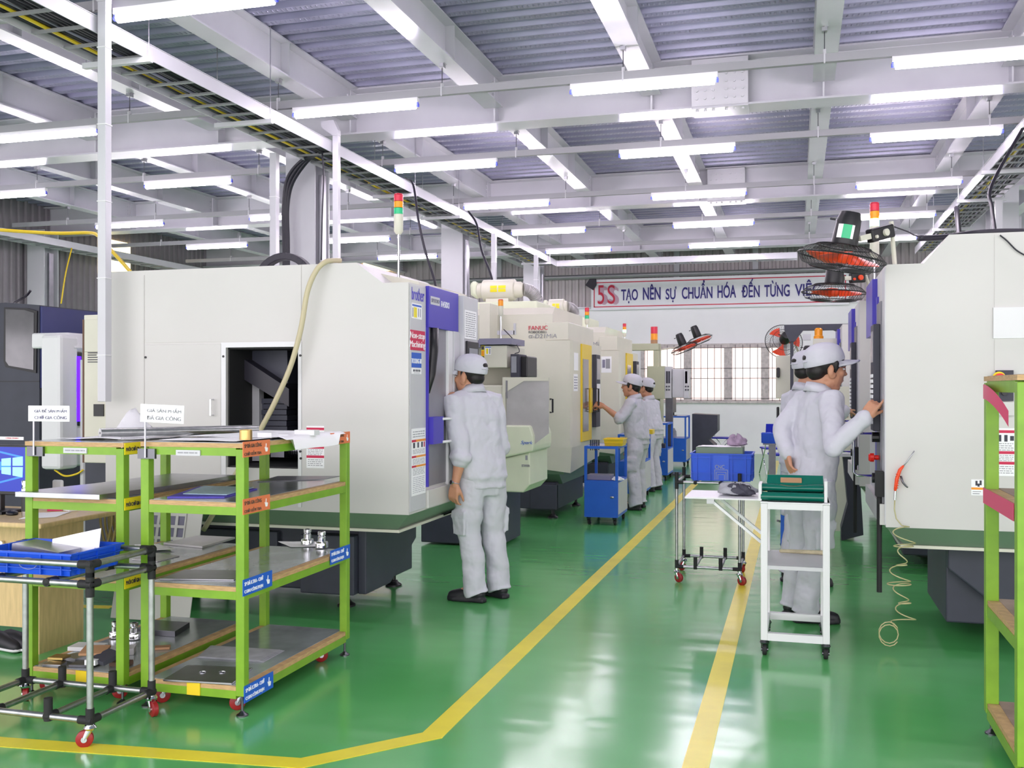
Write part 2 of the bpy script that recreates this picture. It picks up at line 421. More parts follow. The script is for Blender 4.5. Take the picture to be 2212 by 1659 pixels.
build(cb, 'corrugated_cladding', 'clad', wall_back)
mb = MB().box(XL, XR, YB - .06, YB + .02, 3.27, 3.31)
for px in (1080, 1165, 1463, 1632): x = xat(px, YB); mb.box(x - .06, x + .06, YB - .1, YB, 3.3, ZD)
build(mb, 'cladding_rail', 'steelw', wall_back)
bw = MB().box(xat(785, YB), xat(868, YB), YB - .02, YB - .01, zat(830, 585, YB), zat(830, 560, YB))
build(bw, 'window_2', 'paney', kind='structure')
cl = MB(); corr(cl, 'Y', XL, -3, YB, 2.3, 4.8, sg=1); corr(cl, 'Y', XL, -3, YB, 0, .9, sg=1)  # open band between the strips is an added gap for extra daylight
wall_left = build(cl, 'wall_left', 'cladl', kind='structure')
y0, y1 = yat(232, XL), yat(277, XL)
z0_, z1_ = onX(255, 598, XL).z, onX(255, 522, XL).z
build(MB().box(XL + .04, XL + .05, y0 - .3, y1, z0_, z1_), 'window_3', 'paney', kind='structure')
cr = MB(); corr(cr, 'Y', XR, -3, YB, 2.9, 4.8, sg=-1); corr(cr, 'Y', XR, -3, YB, 0, .9, sg=-1)  # middle left open on purpose, invented opening to brighten the back wall
build(cr, 'wall_right', 'clad', kind='structure')
for yy in (9.65, 13.0, 14.45, 19.2): 
    pass
# window in the back wall: weathered frames, panes, iron bars
muls = [xat(p, YB) for p in (1385, 1486, 1573, 1653, 1700)]
for i in range(4):
    a, b = muls[i], muls[i + 1]; k = i + 4
    wf = MB(); tw = .055
    wf.box(a, a + tw * 1.6, YB - .06, YB + .06, WZ0, WZ1); wf.box(b - tw * 1.6, b, YB - .06, YB + .06, WZ0, WZ1)
    wf.box(a + tw * 1.6, b - tw * 1.6, YB - .055, YB + .06, WZ1 - .09, WZ1 - .002); wf.box(a + tw * 1.6, b - tw * 1.6, YB - .055, YB + .06, WZ0 + .002, WZ0 + .03); wf.box(a + .001, b - .001, YB - .09, YB - .001, WZ0 - .05, WZ0 - .001)
    o = build(wf, 'window_%d' % k, 'oldwood', kind='structure')
    build(MB().box(a + .05, b - .05, YB + .08, YB + .09, WZ0, WZ1 - .05), 'pane', 'pane', o)
    br = MB(); m_ = int((b - a) / .14)
    for j in range(1, m_): x = a + (b - a) * j / m_; br.cyl((x, YB - .08, WZ0 - .02), (x, YB - .08, WZ1 - .03), .008, 6)
    for z in (WZ0 + .06, WZ0 + .5, WZ0 + .72, WZ1 - .1): br.cyl((a, YB - .08, z), (b, YB - .08, z), .008, 6)
    build(br, 'iron_bar', 'iron', o)
# banner
BY = YB - .165
bx0, bx1 = xat(1277, BY), xat(1834, BY); bz0, bz1 = zat(1560, 664, BY), zat(1560, 596, BY)
bn = root('banner', ((bx0 + bx1) / 2, BY, bz0), 'long white slogan banner with red border high on back wall', 'banner')
build(MB().box(bx0, bx1, BY, BY + .03, bz0, bz1), 'panel', 'banner', bn)
fr = MB(); e = .06; t = .022
fr.box(bx0 + e, bx1 - e, BY - .004, BY, bz1 - e - t, bz1 - e); fr.box(bx0 + e, bx1 - e, BY - .004, BY, bz0 + e, bz0 + e + t)
fr.box(bx0 + e, bx0 + e + t, BY - .004, BY, bz0 + e, bz1 - e); fr.box(bx1 - e - t, bx1 - e, BY - .004, BY, bz0 + e, bz1 - e)
build(fr, 'border', 'inkred', bn)
zc = (bz0 + bz1) / 2; L_ = bx1 - bx0; hh = bz1 - bz0
text('5', (bx0 + .23, BY - .028, zc), .15, hh * .62, '-Y', 'inkred', bn, 'emblem'); text('S', (bx0 + .47, BY - .028, zc), .17, hh * .62, '-Y', 'inkred', bn, 'emblem')
sh = MB()
for k in range(5):
    text_mb(sh, '5', (bx0 + .25 + .016 * k, BY - .024 + .0045 * k, zc - .01 * k), .14, hh * .55, '-Y'); text_mb(sh, 'S', (bx0 + .50 + .016 * k, BY - .024 + .0045 * k, zc - .01 * k), .15, hh * .55, '-Y')
build(sh, 'emblem_shadow', 'epink', bn)
def word(s, pa, pb, acc_up=0, acc_dn=0):
    a, b = xat(pa, BY), xat(pb, BY); k = .38 * hh
    h_ = k * 1.0 + acc_up + acc_dn
    text(s, ((a + b) / 2, BY - .001, zc - .01 + (acc_up - acc_dn) / 2), b - a, h_, '-Y', 'navy', bn, th=.008, bold=.018)
u, d_ = hh * .13, hh * .1
word('TẠO', 1342, 1378, 0, d_); word('NÊN', 1389, 1427, u, 0); word('SỰ', 1438, 1461, .02, d_); word('CHUẨN', 1473, 1539, u * 1.6, 0)
word('HÓA', 1550, 1590, u, 0); word('ĐẾN', 1602, 1641, u * 1.6, 0); word('TỪNG', 1651, 1706, u, 0); word('VIỆC', 1717, 1772, u, d_)
bc = MB(); bc.prism([(bx0 - .13, bz1 - .12), (bx0 - .02, bz1 + .04), (bx0 + .12, bz1 + .03), (bx0 + .13, bz1 - .12), (bx0 + .05, bz1 - .24)], 'Y', BY - .03, BY - .01)
build(bc, 'corner_cloth', 'cable', bn)
# pipe along the back wall
build(MB().cyl((XL + .2, YB - .25, 3.98), (XR - .2, YB - .25, 3.98), .05, 12), 'wall_pipe', 'tray', label='long grey round pipe running along the corrugated upper back wall', cat='pipe')

# ======================= LAMPS =======================
lamp0 = root('fluorescent_lamp', (0, 0, 3.9), '', 'lamp')
def lamp_parts(r):
    build(MB().box(-.6, .6, -.022, .022, 3.925 - 3.9, 3.965 - 3.9), 'batten', 'white2', r, local=True)
    build(MB().cyl((-.575, 0, 0), (.575, 0, 0), .030, 14), 'tube', 'tube', r, smooth=True, local=True)
    for s_ in (-1, 1): build(MB().cyl((s_ * .575, 0, 0), (s_ * .605, 0, 0), .016, 10).box(s_ * .585, s_ * .6, -.012, .012, -.01, .03), 'socket', 'sock', r, smooth=True, local=True)
lamp_parts(lamp0)
rows = [5.63, 8.07, 10.43, 12.85, 15.2, 17.45]; ords = ['first', 'second', 'third', 'fourth', 'fifth', 'sixth']
cols = [(-9.67, 'far left over the dark machine', (1, 2, 3, 4)), (-7.03, 'left of the long cable ladder', (1, 2, 3, 4, 5)), (-3.75, 'just right of the long cable ladder', (0, 1, 2, 3, 4, 5)),
        (-1.2, 'above the left aisle line', (0, 1, 2, 3, 4, 5)), (1.3, 'rightmost of its row', (0, 1, 2, 3, 4, 5))]
first = True
for cx_, cn, rr in cols:
    for r_ in rr:
        o = lamp0 if first else copy_tree(lamp0); first = False
        o.location = (cx_, rows[r_], 3.9)
        tag(o, 'glowing fluorescent tube lamp, %s row from the camera, %s' % (ords[r_], cn), 'lamp', 'ceiling tube lamps')
for i, yy in enumerate(rows):
    mb = MB().box(-11.8, 2.35, yy - .02, yy + .02, 3.966, 3.972)
    mb.box(-11.8, 2.35, yy - .022, yy - .018, 3.966, 4.03); mb.box(-11.8, 2.35, yy + .018, yy + .022, 3.966, 4.03)
    build(mb, 'lamp_rail', 'rail', label='white channel rail carrying the %s row of tube lamps' % ords[i], cat='rail', group='lamp rails')
    h0 = None
    for j, x in enumerate([s for s in SX if -11 < s < 2.2]):
        if h0 is None:
            h0 = root('rod_hanger', (0, 0, 0), 'thin rod hanger clamped to the beams above the %s lamp row' % ords[i], 'hanger', 'rod hangers, %s lamp row' % ords[i])
            build(MB().cyl((0, 0, 4.03), (0, 0, 4.22), .004, 6), 'rod', 'steeld', h0, local=True)
            build(MB().box(-.02, .02, -.03, .03, 4.205, 4.235).box(.0, .03, -.03, .03, 4.235, 4.28), 'clamp', 'steel', h0, local=True)
            build(MB().box(-.006, .006, -.026, -.0225, 3.955, 4.06).box(-.012, .012, -.01, .01, 4.035, 4.07), 'hook', 'lgrey', h0, local=True); o = h0
        else: o = copy_tree(h0)
        o.location = (x - .03, yy, 0)
# ======================= CABLE LADDERS =======================
def ladder(name_label, x0, x1, y0, y1, zb=3.77, zt=3.88, cables=True, step=.3, n=9):
    r = root('cable_ladder', ((x0 + x1) / 2, (y0 + y1) / 2, zb), name_label, 'cable tray')
    for x in (x0, x1): build(MB().box(x - .004, x + .004, y0, y1, zb, zt).box(x - .012, x + .012, y0, y1, zt - .004, zt), 'side_rail', 'steelw', r)
    y = y0 + .1; g0 = build(MB().box(x0 + .004, x1 - .004, y, y + .03, zb + .003, zb + .018), 'rung', 'tray', r); k = 0
    while y + step < y1:
        y += step; k += 1; g = g0.copy(); COL.objects.link(g); g.parent = r; g.location.y += step * k
    if cables:
        for k in range(n):
            mb = MB(); xx = x0 + .03 + (x1 - x0 - .06) * (k + .5) / n; pts = []; y = y0
            ph = random.random() * 6
            while y < y1 + .01: pts.append((xx + .018 * math.sin(y * 1.7 + ph), y, zb + .034 + .008 * math.sin(y * 2.1 + ph) + (.012 if k % 3 == 0 else 0))); y += .4
            build(mb.tube(pts, .013 if k % 3 else .017, 6), 'cable', 'yellow' if k in (2,) else ('keyb' if k == 5 else 'cable'), r, smooth='all')
    return r
lad = ladder('long ladder tray full of cables running down the left side ceiling', -4.82, -4.4, 3.2, 18.5, n=12)
lad2 = ladder('ladder tray with cables along the right side ceiling above the machines', 1.98, 2.4, 5.2, 18.5, n=9)
lad3 = ladder('narrow ladder tray beside the dark corrugated left wall', -11.95, -11.6, 8, 22, cables=False)
# cross tray at the far end
r = root('cable_ladder', (-2.2, 18.6, 3.77), 'white cable tray crossing the hall before the back wall', 'cable tray')
build(MB().box(-4.4, 0.02, 18.5, 18.51, 3.77, 3.88), 'side_rail', 'steelw', r); build(MB().box(-4.4, 0.02, 18.8, 18.81, 3.77, 3.88), 'side_rail', 'steelw', r)
g0 = build(MB().box(-4.3, -4.27, 18.51, 18.8, 3.773, 3.79), 'rung', 'tray', r)
for k in range(1, 14): g = g0.copy(); COL.objects.link(g); g.parent = r; g.location.x += .3 * k
def crossbar(x0, x1, y, label, rods=True):
    o = root('support_bar', ((x0 + x1) / 2, y, 3.72), label, 'bracket', 'support bars under the cable ladders')
    build(MB().box(x0 - .08, x1 + .06, y - .02, y + .02, 3.73, 3.768), 'bar', 'steelw', o)
    for x in (x0 - .06, x1 + .04): build(MB().cyl((x, y, 3.768), (x, y, ZD - .003), .004, 6), 'rod', 'steel', o)
for i, y in enumerate([yat(311, -4.4), yat(575, -4.4), yat(890, -4.4), yat(985, -4.4), 15.6, 17.8]):
    crossbar(-4.82, -4.4, y, 'white support bar under the left cable ladder, %s from the camera' % ords[i])
for i, y in enumerate([9.6, 11.6, 13.3, 15.6]):
    crossbar(1.98, 2.4, y, 'white support bar under the right cable ladder, %s from the camera' % ords[i])
def duct(x, y, zb, zt, wd, label, bend=True):
    o = root('cable_duct', (x, y, zb), label, 'duct', 'white vertical cable ducts')
    build(MB().box(x - wd / 2, x + wd / 2, y - wd / 2, y + wd / 2, zb, zt), 'channel', 'steelw', o, bevel=.004)
    tb = MB()
    for k in range(5):
        z = zb + (zt - zb) * (k + .6) / 5.2; tb.box(x - wd / 2 - .003, x + wd / 2 + .003, y - wd / 2 - .003, y + wd / 2 + .003, z, z + .006)
    build(tb, 'cable_tie', 'white2', o)
    if bend: build(MB().prism([(x + wd / 2, zt), (x - wd / 2, zt), (x - wd / 2 - .12, zt + .09), (x - wd / 2 - .12, zt + .15), (x - .02, zt + .15), (x + wd / 2, zt + .05)], 'Y', y - wd / 2, y + wd / 2), 'top_bend', 'steelw', o)
duct(-4.352, 5.53, 1.36, 3.97, .062, 'tall white cable duct at the left rear edge of the big beige machine')
duct(-4.35, yat(727, -4.35), 0.001, 3.93, .06, 'white vertical cable duct right of the column behind the hose')
duct(-4.90, yat(593, -4.90), 0.001, 3.74, .07, 'white vertical cable duct left of the nearest column', False)
duct(-4.35, yat(1067, -4.35), 0.001, 3.76, .07, 'white vertical cable duct behind the blower drum', False)
duct(-4.35, yat(1158, -4.35), 0.001, 3.76, .07, 'white vertical cable duct far back above second blower', False)
duct(2.33, yat(2157, 2.33), 0.001, 3.70, .08, 'white vertical cable duct under the right cable ladder', False)
def cable(name, label, pts, r, m, cat='cable', n=8, res=6, group=None):
    P = [Vector(p) for p in pts]; out = []
    Q = [2 * P[0] - P[1]] + P + [2 * P[-1] - P[-2]]
    for i in range(1, len(Q) - 2):
        for k in range(res):
            t = k / res; a, b, c, d = Q[i - 1], Q[i], Q[i + 1], Q[i + 2]
            out.append(.5 * ((2 * b) + (c - a) * t + (2 * a - 5 * b + 4 * c - d) * t * t + (3 * b - a - 3 * c + d) * t ** 3))
    out.append(P[-1])
    return build(MB().tube(out, r, n), name, m, smooth='all', label=label, cat=cat, group=group)
for k, (dx, r_) in enumerate([(0, .022), (.03, .022), (.015, .02)]):
    cable('power_cable', ['thick black cable bending from ladder down the column, left strand', 'thick black cable bending from ladder down the column, right strand', 'thick black cable bending from ladder down the column, middle strand'][k],
          [(-4.55 + dx, 9.0, 3.8), onY(655 + k * 6, 345, 9.2), onY(622 + 5 * k, 385 + 5 * k, 9.3), onY(613 + k * 4, 450, 9.35), onY(614 + k * 4, 520, 9.35), onY(615 + k * 4, 640, 9.35)], r_, 'cable', group='black cables at the column')
cable('power_cable', 'thin black cable hanging right of the nearest column', [onY(696, 330, 9.0), onY(699, 380, 9.0), onY(696, 470, 9.0), onY(694, 562, 9.0)], .008, 'cable')
cable('power_cable', 'dark cable curving down from ladder beside the tower light', [onY(876, 385, 9.5), onY(893, 400, 9.3), onY(903, 470, 9.1), onY(918, 540, 9.0), onY(940, 612, 8.9), onY(950, 680, 8.9), onY(1000, 770, 9.0)], .012, 'cable')
cable('power_cable', 'dark cable curving down toward the cream blower drum', [onY(1012, 457, 12.2), onY(1030, 485, 12), onY(1040, 540, 11.8), onY(1062, 600, 11.6), onY(1066, 652, 11.5)], .014, 'cable')
cable('power_cable', 'black cable dropping from right ladder to the right machine', [(1.97, 9.9, 3.8), onY(2142, 400, 9.6), onY(2143, 450, 9.3), onY(2149, 500, 8.8), onY(2150, 520, 8.5)], .016, 'cable')
cable('power_cable', 'black cable dropping from ladder behind the right fan arm', [onY(2066, 450, 13), onY(2069, 480, 12.5), onY(2073, 520, 12)], .03, 'cable')
cable('yellow_hose', 'yellow air hose looping across the upper left', [onY(-40, 494, 8), onY(60, 501, 8), onY(130, 504, 8), onY(190, 503, 8), onY(212, 509, 7.9), onY(235, 535, 7.8), onY(265, 568, 7.7), onY(286, 592, 7.6)], .017, 'yellow', 'hose')
cable('yellow_hose', 'thin yellow cord hanging in front of the corrugated left wall', [(-11.58, 13.9, 3.775), onX(142, 590, -11.56), onX(132, 656, -11.6)], .012, 'yellow', 'cord')
cable('power_cable', 'short black cable on top of the dark machine', [onY(66, 628, 8), onY(55, 640, 8), onY(28, 656, 7.8), (onY(20, 660, 7.6).x, 7.6, 2.185)], .012, 'cable')
# ======================= MACHINES =======================
def panel_px(mb, x0, y0, x1, y1, Y, th=.004):   # thin raised panel on a plane facing the camera side (-Y)
    a, b = onY(x0, 800, Y), onY(x1, 800, Y)
    xm = (x0 + x1) / 2
    mb.box(a.x, b.x, Y - th, Y, zat(xm, y1, Y), zat(xm, y0, Y)); return mb
def foot(mb, x, y, z=.1, r=.06):
    mb.lathe([(r, 0), (r, .012), (r * .55, .03), (r * .5, .04), (.018, .045), (.018, z)], (x, y, 0), 14)
def tower(r, x, y, zb, pole, rad=.027, segs=('tred', 'tor', 'gplug'), base='cream', seg=.045, bh=.12, lit=None):
    build(MB().cyl((x, y, zb), (x, y, zb + pole), .009, 10), 'pole', 'chrome', r, smooth=True)
    z = zb + pole
    build(MB().lathe([(rad * .5, z - .02), (rad, z), (rad, z + bh)], (x, y, 0), 16), 'tower_base', base, r, smooth=True)
    z += bh
    for i, s_ in enumerate(reversed(segs)):
        build(MB().lathe([(rad, z + .001), (rad, z + seg - .002)], (x, y, 0), 16), 'tower_lens', 'glow' if lit == i else s_, r, smooth=True); z += seg
    build(MB().lathe([(rad, z), (rad * .9, z + .006)], (x, y, 0), 16), 'tower_cap', 'tred', r)
def sticker(parent, face, fx, a0, a1, z0, z1, spec, name='sticker', body='paper', label=None):
    """spec: list of (material, u0, u1, v0, v1) rectangles in 0..1, v up"""
    R, U = AX[face]; Nn = R.cross(U)
    mb = MB(); ms = [body] + sorted(set(s_[0] for s_ in spec))
    sg = 1 if face in ('+X',) else -1
    def rect(u0, u1, v0, v1, t0, t1):
        p0, p1 = a0 + (a1 - a0) * u0, a0 + (a1 - a0) * u1; q0, q1 = z0 + (z1 - z0) * v0, z0 + (z1 - z0) * v1
        if face in ('-Y',): mb.box(p0, p1, fx - t0, fx - t1, q0, q1)
        else: mb.box(fx + sg * t0, fx + sg * t1, p0, p1, q0, q1)
    rect(0, 1, 0, 1, 0, .0015)
    for s_ in spec: mb.cm = ms.index(s_[0]); rect(*s_[1:], .0015, .0022)
    return build(mb, name, ms, parent, label=label)
def textrows(v0, v1, n, u0=.08, u1=.92, m='inkgrey', fill=.35):
    out = []
    for i in range(n):
        v = v1 - (v1 - v0) * (i + .5) / n; hh_ = (v1 - v0) / n * fill; u = u0
        while u < u1 - .05:
            l = random.uniform(.06, .22); out.append((m, u, min(u + l, u1), v - hh_ / 2, v + hh_ / 2)); u += l + .04
    return out
DANGER = [('magenta', 0, 1, .9, .96), ('txt', .08, .3, .72, .86), ('txt', .45, .62, .72, .86), ('txt', .75, .95, .74, .84)] + textrows(.52, .7, 4) + [('magenta', 0, 1, .46, .52)] + textrows(.3, .45, 4) + [('magenta', 0, 1, .24, .3)] + textrows(.04, .22, 4)

def brother_body(r, sg, Xf, Y0, Y1, depth, ztop, zcor, zbot, xa, xb, opening=None):
    """sg=-1: body extends to -X from Xf ; profile with chamfer at the front-top"""
    X2 = Xf + sg * depth
    mb = MB()
    if opening:
        o0, o1, q0, q1 = opening; D = .75
        mb.prism([(X2, zbot), (o0, zbot), (o0, ztop), (X2, ztop)], 'Y', Y0, Y1)
        mb.prism([(o1, zbot), (Xf, zbot), (Xf, zcor), (xb, zcor), (xa, ztop), (o1, ztop)], 'Y', Y0, Y1)
        mb.box(o0, o1, Y0, Y1, zbot, q0); mb.box(o0, o1, Y0, Y1, q1, ztop); mb.box(o0, o1, Y0 + D, Y1, q0, q1)
    else:
        P = [(X2, zbot), (Xf, zbot), (Xf, zcor), (xb, zcor), (xa, ztop), (X2, ztop)]
        mb.prism(P, 'Y', Y0, Y1)
    build(mb, 'body', 'white', r)
    # pan under the body
    pn = MB(); z1 = zbot; z0 = zbot - .10
    a, b = min(X2, Xf), max(X2, Xf); i_ = .10
    pn.add([(a, Y0, z1), (b, Y0, z1), (b, Y1, z1), (a, Y1, z1), (a + i_, Y0 + i_ * .6, z0), (b - i_, Y0 + i_ * .6, z0), (b - i_, Y1 - i_, z0), (a + i_, Y1 - i_, z0)],
           [(0, 1, 5, 4), (1, 2, 6, 5), (2, 3, 7, 6), (3, 0, 4, 7), (4, 5, 6, 7), (3, 2, 1, 0)])
    build(pn, 'coolant_pan', 'green_d', r)
    build(MB().box(a + i_ - .02, b - i_ + .02, Y0 + i_ * .6 - .02, Y1 - i_, z0 - .018, z0 - .001), 'pan_lip', 'cream', r)
# ---- big beige machine, left foreground
Y0, XF = 5.66, -2.27
zt, zc_ = 2.226, 2.095
m1 = root('machining_center', (-3.3, 6.3, 0), 'large off-white and blue drilling machine with open side hatch behind the green racks', 'machine', 'cnc machines')
X2 = xat(228, Y0)
o0, o1 = xat(489, Y0), xat(645, Y0); q1, q0 = zat(560, 750, Y0), zat(560, 1011, Y0)
brother_body(m1, -1, XF, Y0, 6.9, XF - X2, zt, zc_, .675, xat(770, Y0), xat(826, Y0), (o0, o1, q0, q1))
sp = MB(); panel_px(sp, 229, 596, 312, 1100, Y0); build(sp, 'side_panel', 'white', m1)
sp = MB(); a, b = xat(314, Y0), xat(651, Y0); sp.box(a, b, Y0 - .004, Y0, zat(560, 737, Y0), zt - .003); build(sp, 'side_panel', 'white', m1)
sp = MB(); a, b = xat(653, Y0), XF - .001; sp.prism([(a, .68), (b, .68), (b, zc_ - .004), (xat(829, Y0), zc_ - .004), (xat(771, Y0), zt - .004), (a, zt - .004)], 'Y', Y0 - .004, Y0); build(sp, 'side_panel', 'white', m1)
dp = build(panel_px(MB(), 314, 744, 478, 1092, Y0, .006), 'side_door', 'white', m1, bevel=.002)
hx = xat(462, Y0); hz0, hz1 = zat(462, 897, Y0), zat(462, 863, Y0)
build(MB().tube([(hx, Y0 - .005, hz1), (hx, Y0 - .04, hz1), (hx, Y0 - .04, hz0), (hx, Y0 - .005, hz0)], .006, 8), 'handle', 'chrome', dp)
fr = MB(); e0, e1 = xat(479, Y0), xat(652, Y0); e2 = zat(560, 739, Y0)
fr.box(e0, o0, Y0 - .008, Y0, .70, e2); fr.box(o1, e1, Y0 - .008, Y0, .70, e2); fr.box(o0, o1, Y0 - .008, Y0, q1, e2)
build(fr, 'hatch_frame', 'white2', m1)
for px, py in ((484, 770), (650, 768), (650, 975), (651, 990), (316, 772)):
    p = onY(px, py, Y0); build(MB().cyl((p.x, Y0 - .011, p.z), (p.x, Y0 - .004, p.z), .008, 8), 'screw', 'black', m1)
# inside the hatch
inn = MB(); inn.box(o0 + .001, o1 - .001, Y0 + .74, Y0 + .749, q0, q1).box(o0 + .001, o0 + .01, Y0 + .02, Y0 + .74, q0, q1).box(o1 - .01, o1 - .001, Y0 + .02, Y0 + .74, q0, q1).box(o0, o1, Y0 + .02, Y0 + .74, q0 + .001, q0 + .01).box(o0, o1, Y0 + .02, Y0 + .74, q1 - .01, q1 - .001)
build(inn, 'inner_lining', 'blackr', m1)
ch = MB(); P = [(px, py) for px, py in ((500, 752), (640, 752), (640, 842), (560, 808))]
ch.prism([((onY(x, y, Y0 + .4)).x, (onY(x, y, Y0 + .4)).z) for x, y in ((512, 756), (636, 756), (638, 838), (600, 812))], 'Y', Y0 + .3, Y0 + .6)
build(ch, 'tool_chute', 'dark', m1)
ch = MB().prism([((onY(x, y, Y0 + .3)).x, (onY(x, y, Y0 + .3)).z) for x, y in ((494, 758), (512, 756), (640, 840), (640, 878), (494, 790))], 'Y', Y0 + .2, Y0 + .45)
build(ch, 'tool_chute', 'cable', m1)
build(MB().box(xat(543, Y0 + .3), xat(560, Y0 + .3), Y0 + .3, Y0 + .36, q0 + .02, zat(550, 812, Y0 + .3)), 'inner_column', 'translu', m1)
build(MB().box(xat(517, Y0 + .3), xat(539, Y0 + .3), Y0 + .3, Y0 + .36, zat(528, 842, Y0 + .3), zat(528, 821, Y0 + .3)), 'junction_box', 'hazy', m1)
wc = MB()
for k in range(9): zz = zat(590, 860 + 12 * k, Y0 + .35); wc.box(xat(563, Y0 + .35), xat(622, Y0 + .35), Y0 + .33 + .008 * (k % 2), Y0 + .5, zz - .036, zz - .003)
build(wc, 'way_cover', 'dark', m1)
hb = MB()
for k in range(6):
    p = onY(494, 860 + 5 * k, Y0 + .25); q = onY(522, 852 + 7 * k, Y0 + .3); hb.tube([p, (p + q) / 2 + Vector((0, -.03, .03)), q], .005, 6)
hb.box(xat(522, Y0 + .3), xat(530, Y0 + .3), Y0 + .27, Y0 + .33, zat(525, 882, Y0 + .3), zat(525, 846, Y0 + .3))
build(hb, 'valve_manifold', 'steeld', m1)
mo = MB(); c1 = onY(605, 975, Y0 + .3); mo.box(c1.x - .07, c1.x + .03, c1.y, c1.y + .2, c1.z - .04, c1.z + .04)
for k in range(5): mo.cyl((c1.x + .03 + .016 * k, c1.y + .1, c1.z), (c1.x + .042 + .016 * k, c1.y + .1, c1.z), .045, 14)
build(mo, 'motor', 'steeld', m1)
s0, s1 = xat(663, Y0), xat(701, Y0)
sticker(m1, '-Y', Y0 - .004, s0, s1, zat(682, 1011, Y0), zat(682, 920, Y0), DANGER)
# front face +X
G = lambda px, py: onX(px, py, XF)
def fbox(name, m, px0, py0, px1, py1, t0, t1, parent=m1, zy=None, **k):
    ya, yb = yat(px0, XF), yat(px1, XF); pm = (px0 + px1) / 2
    z1, z0 = G(pm, py0).z, G(pm, py1).z
    if zy: z0, z1 = zy
    return build(MB().box(XF + t0, XF + t1, ya, yb, z0, z1), name, m, parent, **k)
fbox('front_pillar', 'lgrey', 884, 0, 918, 0, .001, .006, zy=(.69, zc_ - .01), bevel=.001)
yB0, yB1 = yat(919, XF), yat(983, XF); zb1, zb0 = G(950, 618 + 8).z, G(950, 712).z
hp = build(MB().box(XF, XF + .025, yB0, yB1, zb0, zb1), 'head_panel', 'blue', m1, bevel=.003)
ya_, yb_ = yat(922, XF), yat(942, XF)
build(MB().box(XF + .025, XF + .0265, ya_, yb_, zb1 - .115, zb1 - .062), 'nameplate', 'lgrey', hp)
text('SPEEDIO', (XF + .0265, (ya_ + yb_) / 2, zb1 - .088), (yb_ - ya_) * .86, .024, '+X', 'keyb', hp)
yc_ = yat(945, XF); yd_ = yat(963, XF); text('R450X1', (XF + .025, (yc_ + yd_) / 2, zb1 - .098), yd_ - yc_, .040, '+X', 'paper', hp, shear=.1)
ya_, yb_ = yat(884.5, XF), yat(914, XF)
text('brother', (XF + .006, (ya_ + yb_) / 2 + .01, G(899, 636).z), (yb_ - ya_) * .9, .078, '+X', 'inkblue', m1)
ns = build(MB().box(XF + .006, XF + .008, yat(882.5, XF) + .012, yat(915.5, XF), G(899, 757).z, G(899, 714).z), 'slogan_sticker', 'magenta', m1)
text('Non-stop', (XF + .008, yat(899, XF), G(899, 727).z), .25, .052, '+X', 'paper', ns, shear=.15); text('Machining', (XF + .008, yat(899.5, XF), G(899, 746).z), .27, .052, '+X', 'paper', ns, shear=.15)
tb = build(MB().box(XF + .006, XF + .0075, yat(887, XF), yat(908, XF), G(897, 794).z, G(897, 762).z), 'sponsor_sticker', 'blab', m1)
text('TOOLING BY', (XF + .0078, yat(897.5, XF), G(897, 780).z), .17, .03, '+X', 'paper', tb)
sticker(m1, '+X', XF + .006, yat(887, XF), yat(908, XF), G(897, 808).z, G(897, 795).z, [('txt', .15, .3, .4, .75), ('txt', .38, .5, .4, .75), ('txt', .56, .68, .4, .75), ('txt', .74, .86, .4, .75), ('inkgrey', .2, .8, .15, .22)])
sticker(m1, '+X', XF + .006, yat(887, XF), yat(909, XF), G(898, 689).z, G(898, 656).z, [('blab', .05, .95, .8, .92), ('yell2', .2, .5, .08, .74), ('keyb', .62, .68, .15, .7), ('keyb', .8, .86, .15, .7), ('inkgrey', .07, .15, .1, .7)])
warn = textrows(.86, .97, 3) + [('tor', .3, 1, .80, .835), ('inkred', 0, .3, .80, .835), ('txt', .1, .22, .71, .79), ('txt', .4, .5, .71, .79), ('txt', .68, .78, .71, .79), ('inkred', .86, .93, .71, .79)] + textrows(.62, .69, 4) + [('tor', .3, 1, .565, .595), ('inkred', 0, .3, .565, .595)] + textrows(.46, .55, 5) + [('tor', .3, 1, .42, .45), ('inkred', 0, .3, .42, .45)] + textrows(.3, .41, 5) + textrows(.03, .28, 9, m='keyb', fill=.2)
sticker(m1, '+X', XF + .006, yat(887, XF), yat(917, XF), G(903, 1068).z, G(903, 925).z, warn, 'warning_sticker')
fbox('door_recess', 'doorst', 918, 0, 962, 0, -.0, .004, zy=(.82, zb0))
fbox('door_edge', 'blue', 918, 0, 920.5, 0, .004, .02, zy=(.82, zb0))
dm = fbox('door_handle_block', 'blue', 920.5, 900, 943, 958, .004, .05)
yh = yat(943, XF); yh2 = yat(957, XF); zz0, zz1 = G(950, 953).z, G(950, 904).z
build(MB().tube([(XF + .05, yh - .02, zz1), (XF + .065, yh2 - .02, zz1), (XF + .065, yh2, zz1 - .02), (XF + .065, yh2, zz0 + .02), (XF + .065, yh2 - .02, zz0), (XF + .05, yh - .02, zz0)], .009, 8), 'door_handle', 'white2', dm, smooth='all')
hs = [(XF + .012, yat(932, XF), zb0), (XF + .014, yat(931, XF), zb0 - .15), (XF + .012, yat(927, XF), zb0 - .3), (XF + .01, yat(922, XF), zb0 - .42)]
build(MB().tube(hs, [.035, .034, .03, .01], 8), 'hanging_hose', 'black', m1, smooth='all')
fbox('door_post', 'white2', 962, 0, 972, 0, .0, .022, zy=(.80, zb0), bevel=.003)
fbox('door_post', 'lgrey', 972.5, 0, 985, 0, .0, .03, zy=(.80, zb0), bevel=.003)
fbox('control_pillar', 'lgrey', 985.5, 0, 1017, 0, .0, .055, zy=(.78, zb1 - .01), bevel=.004)
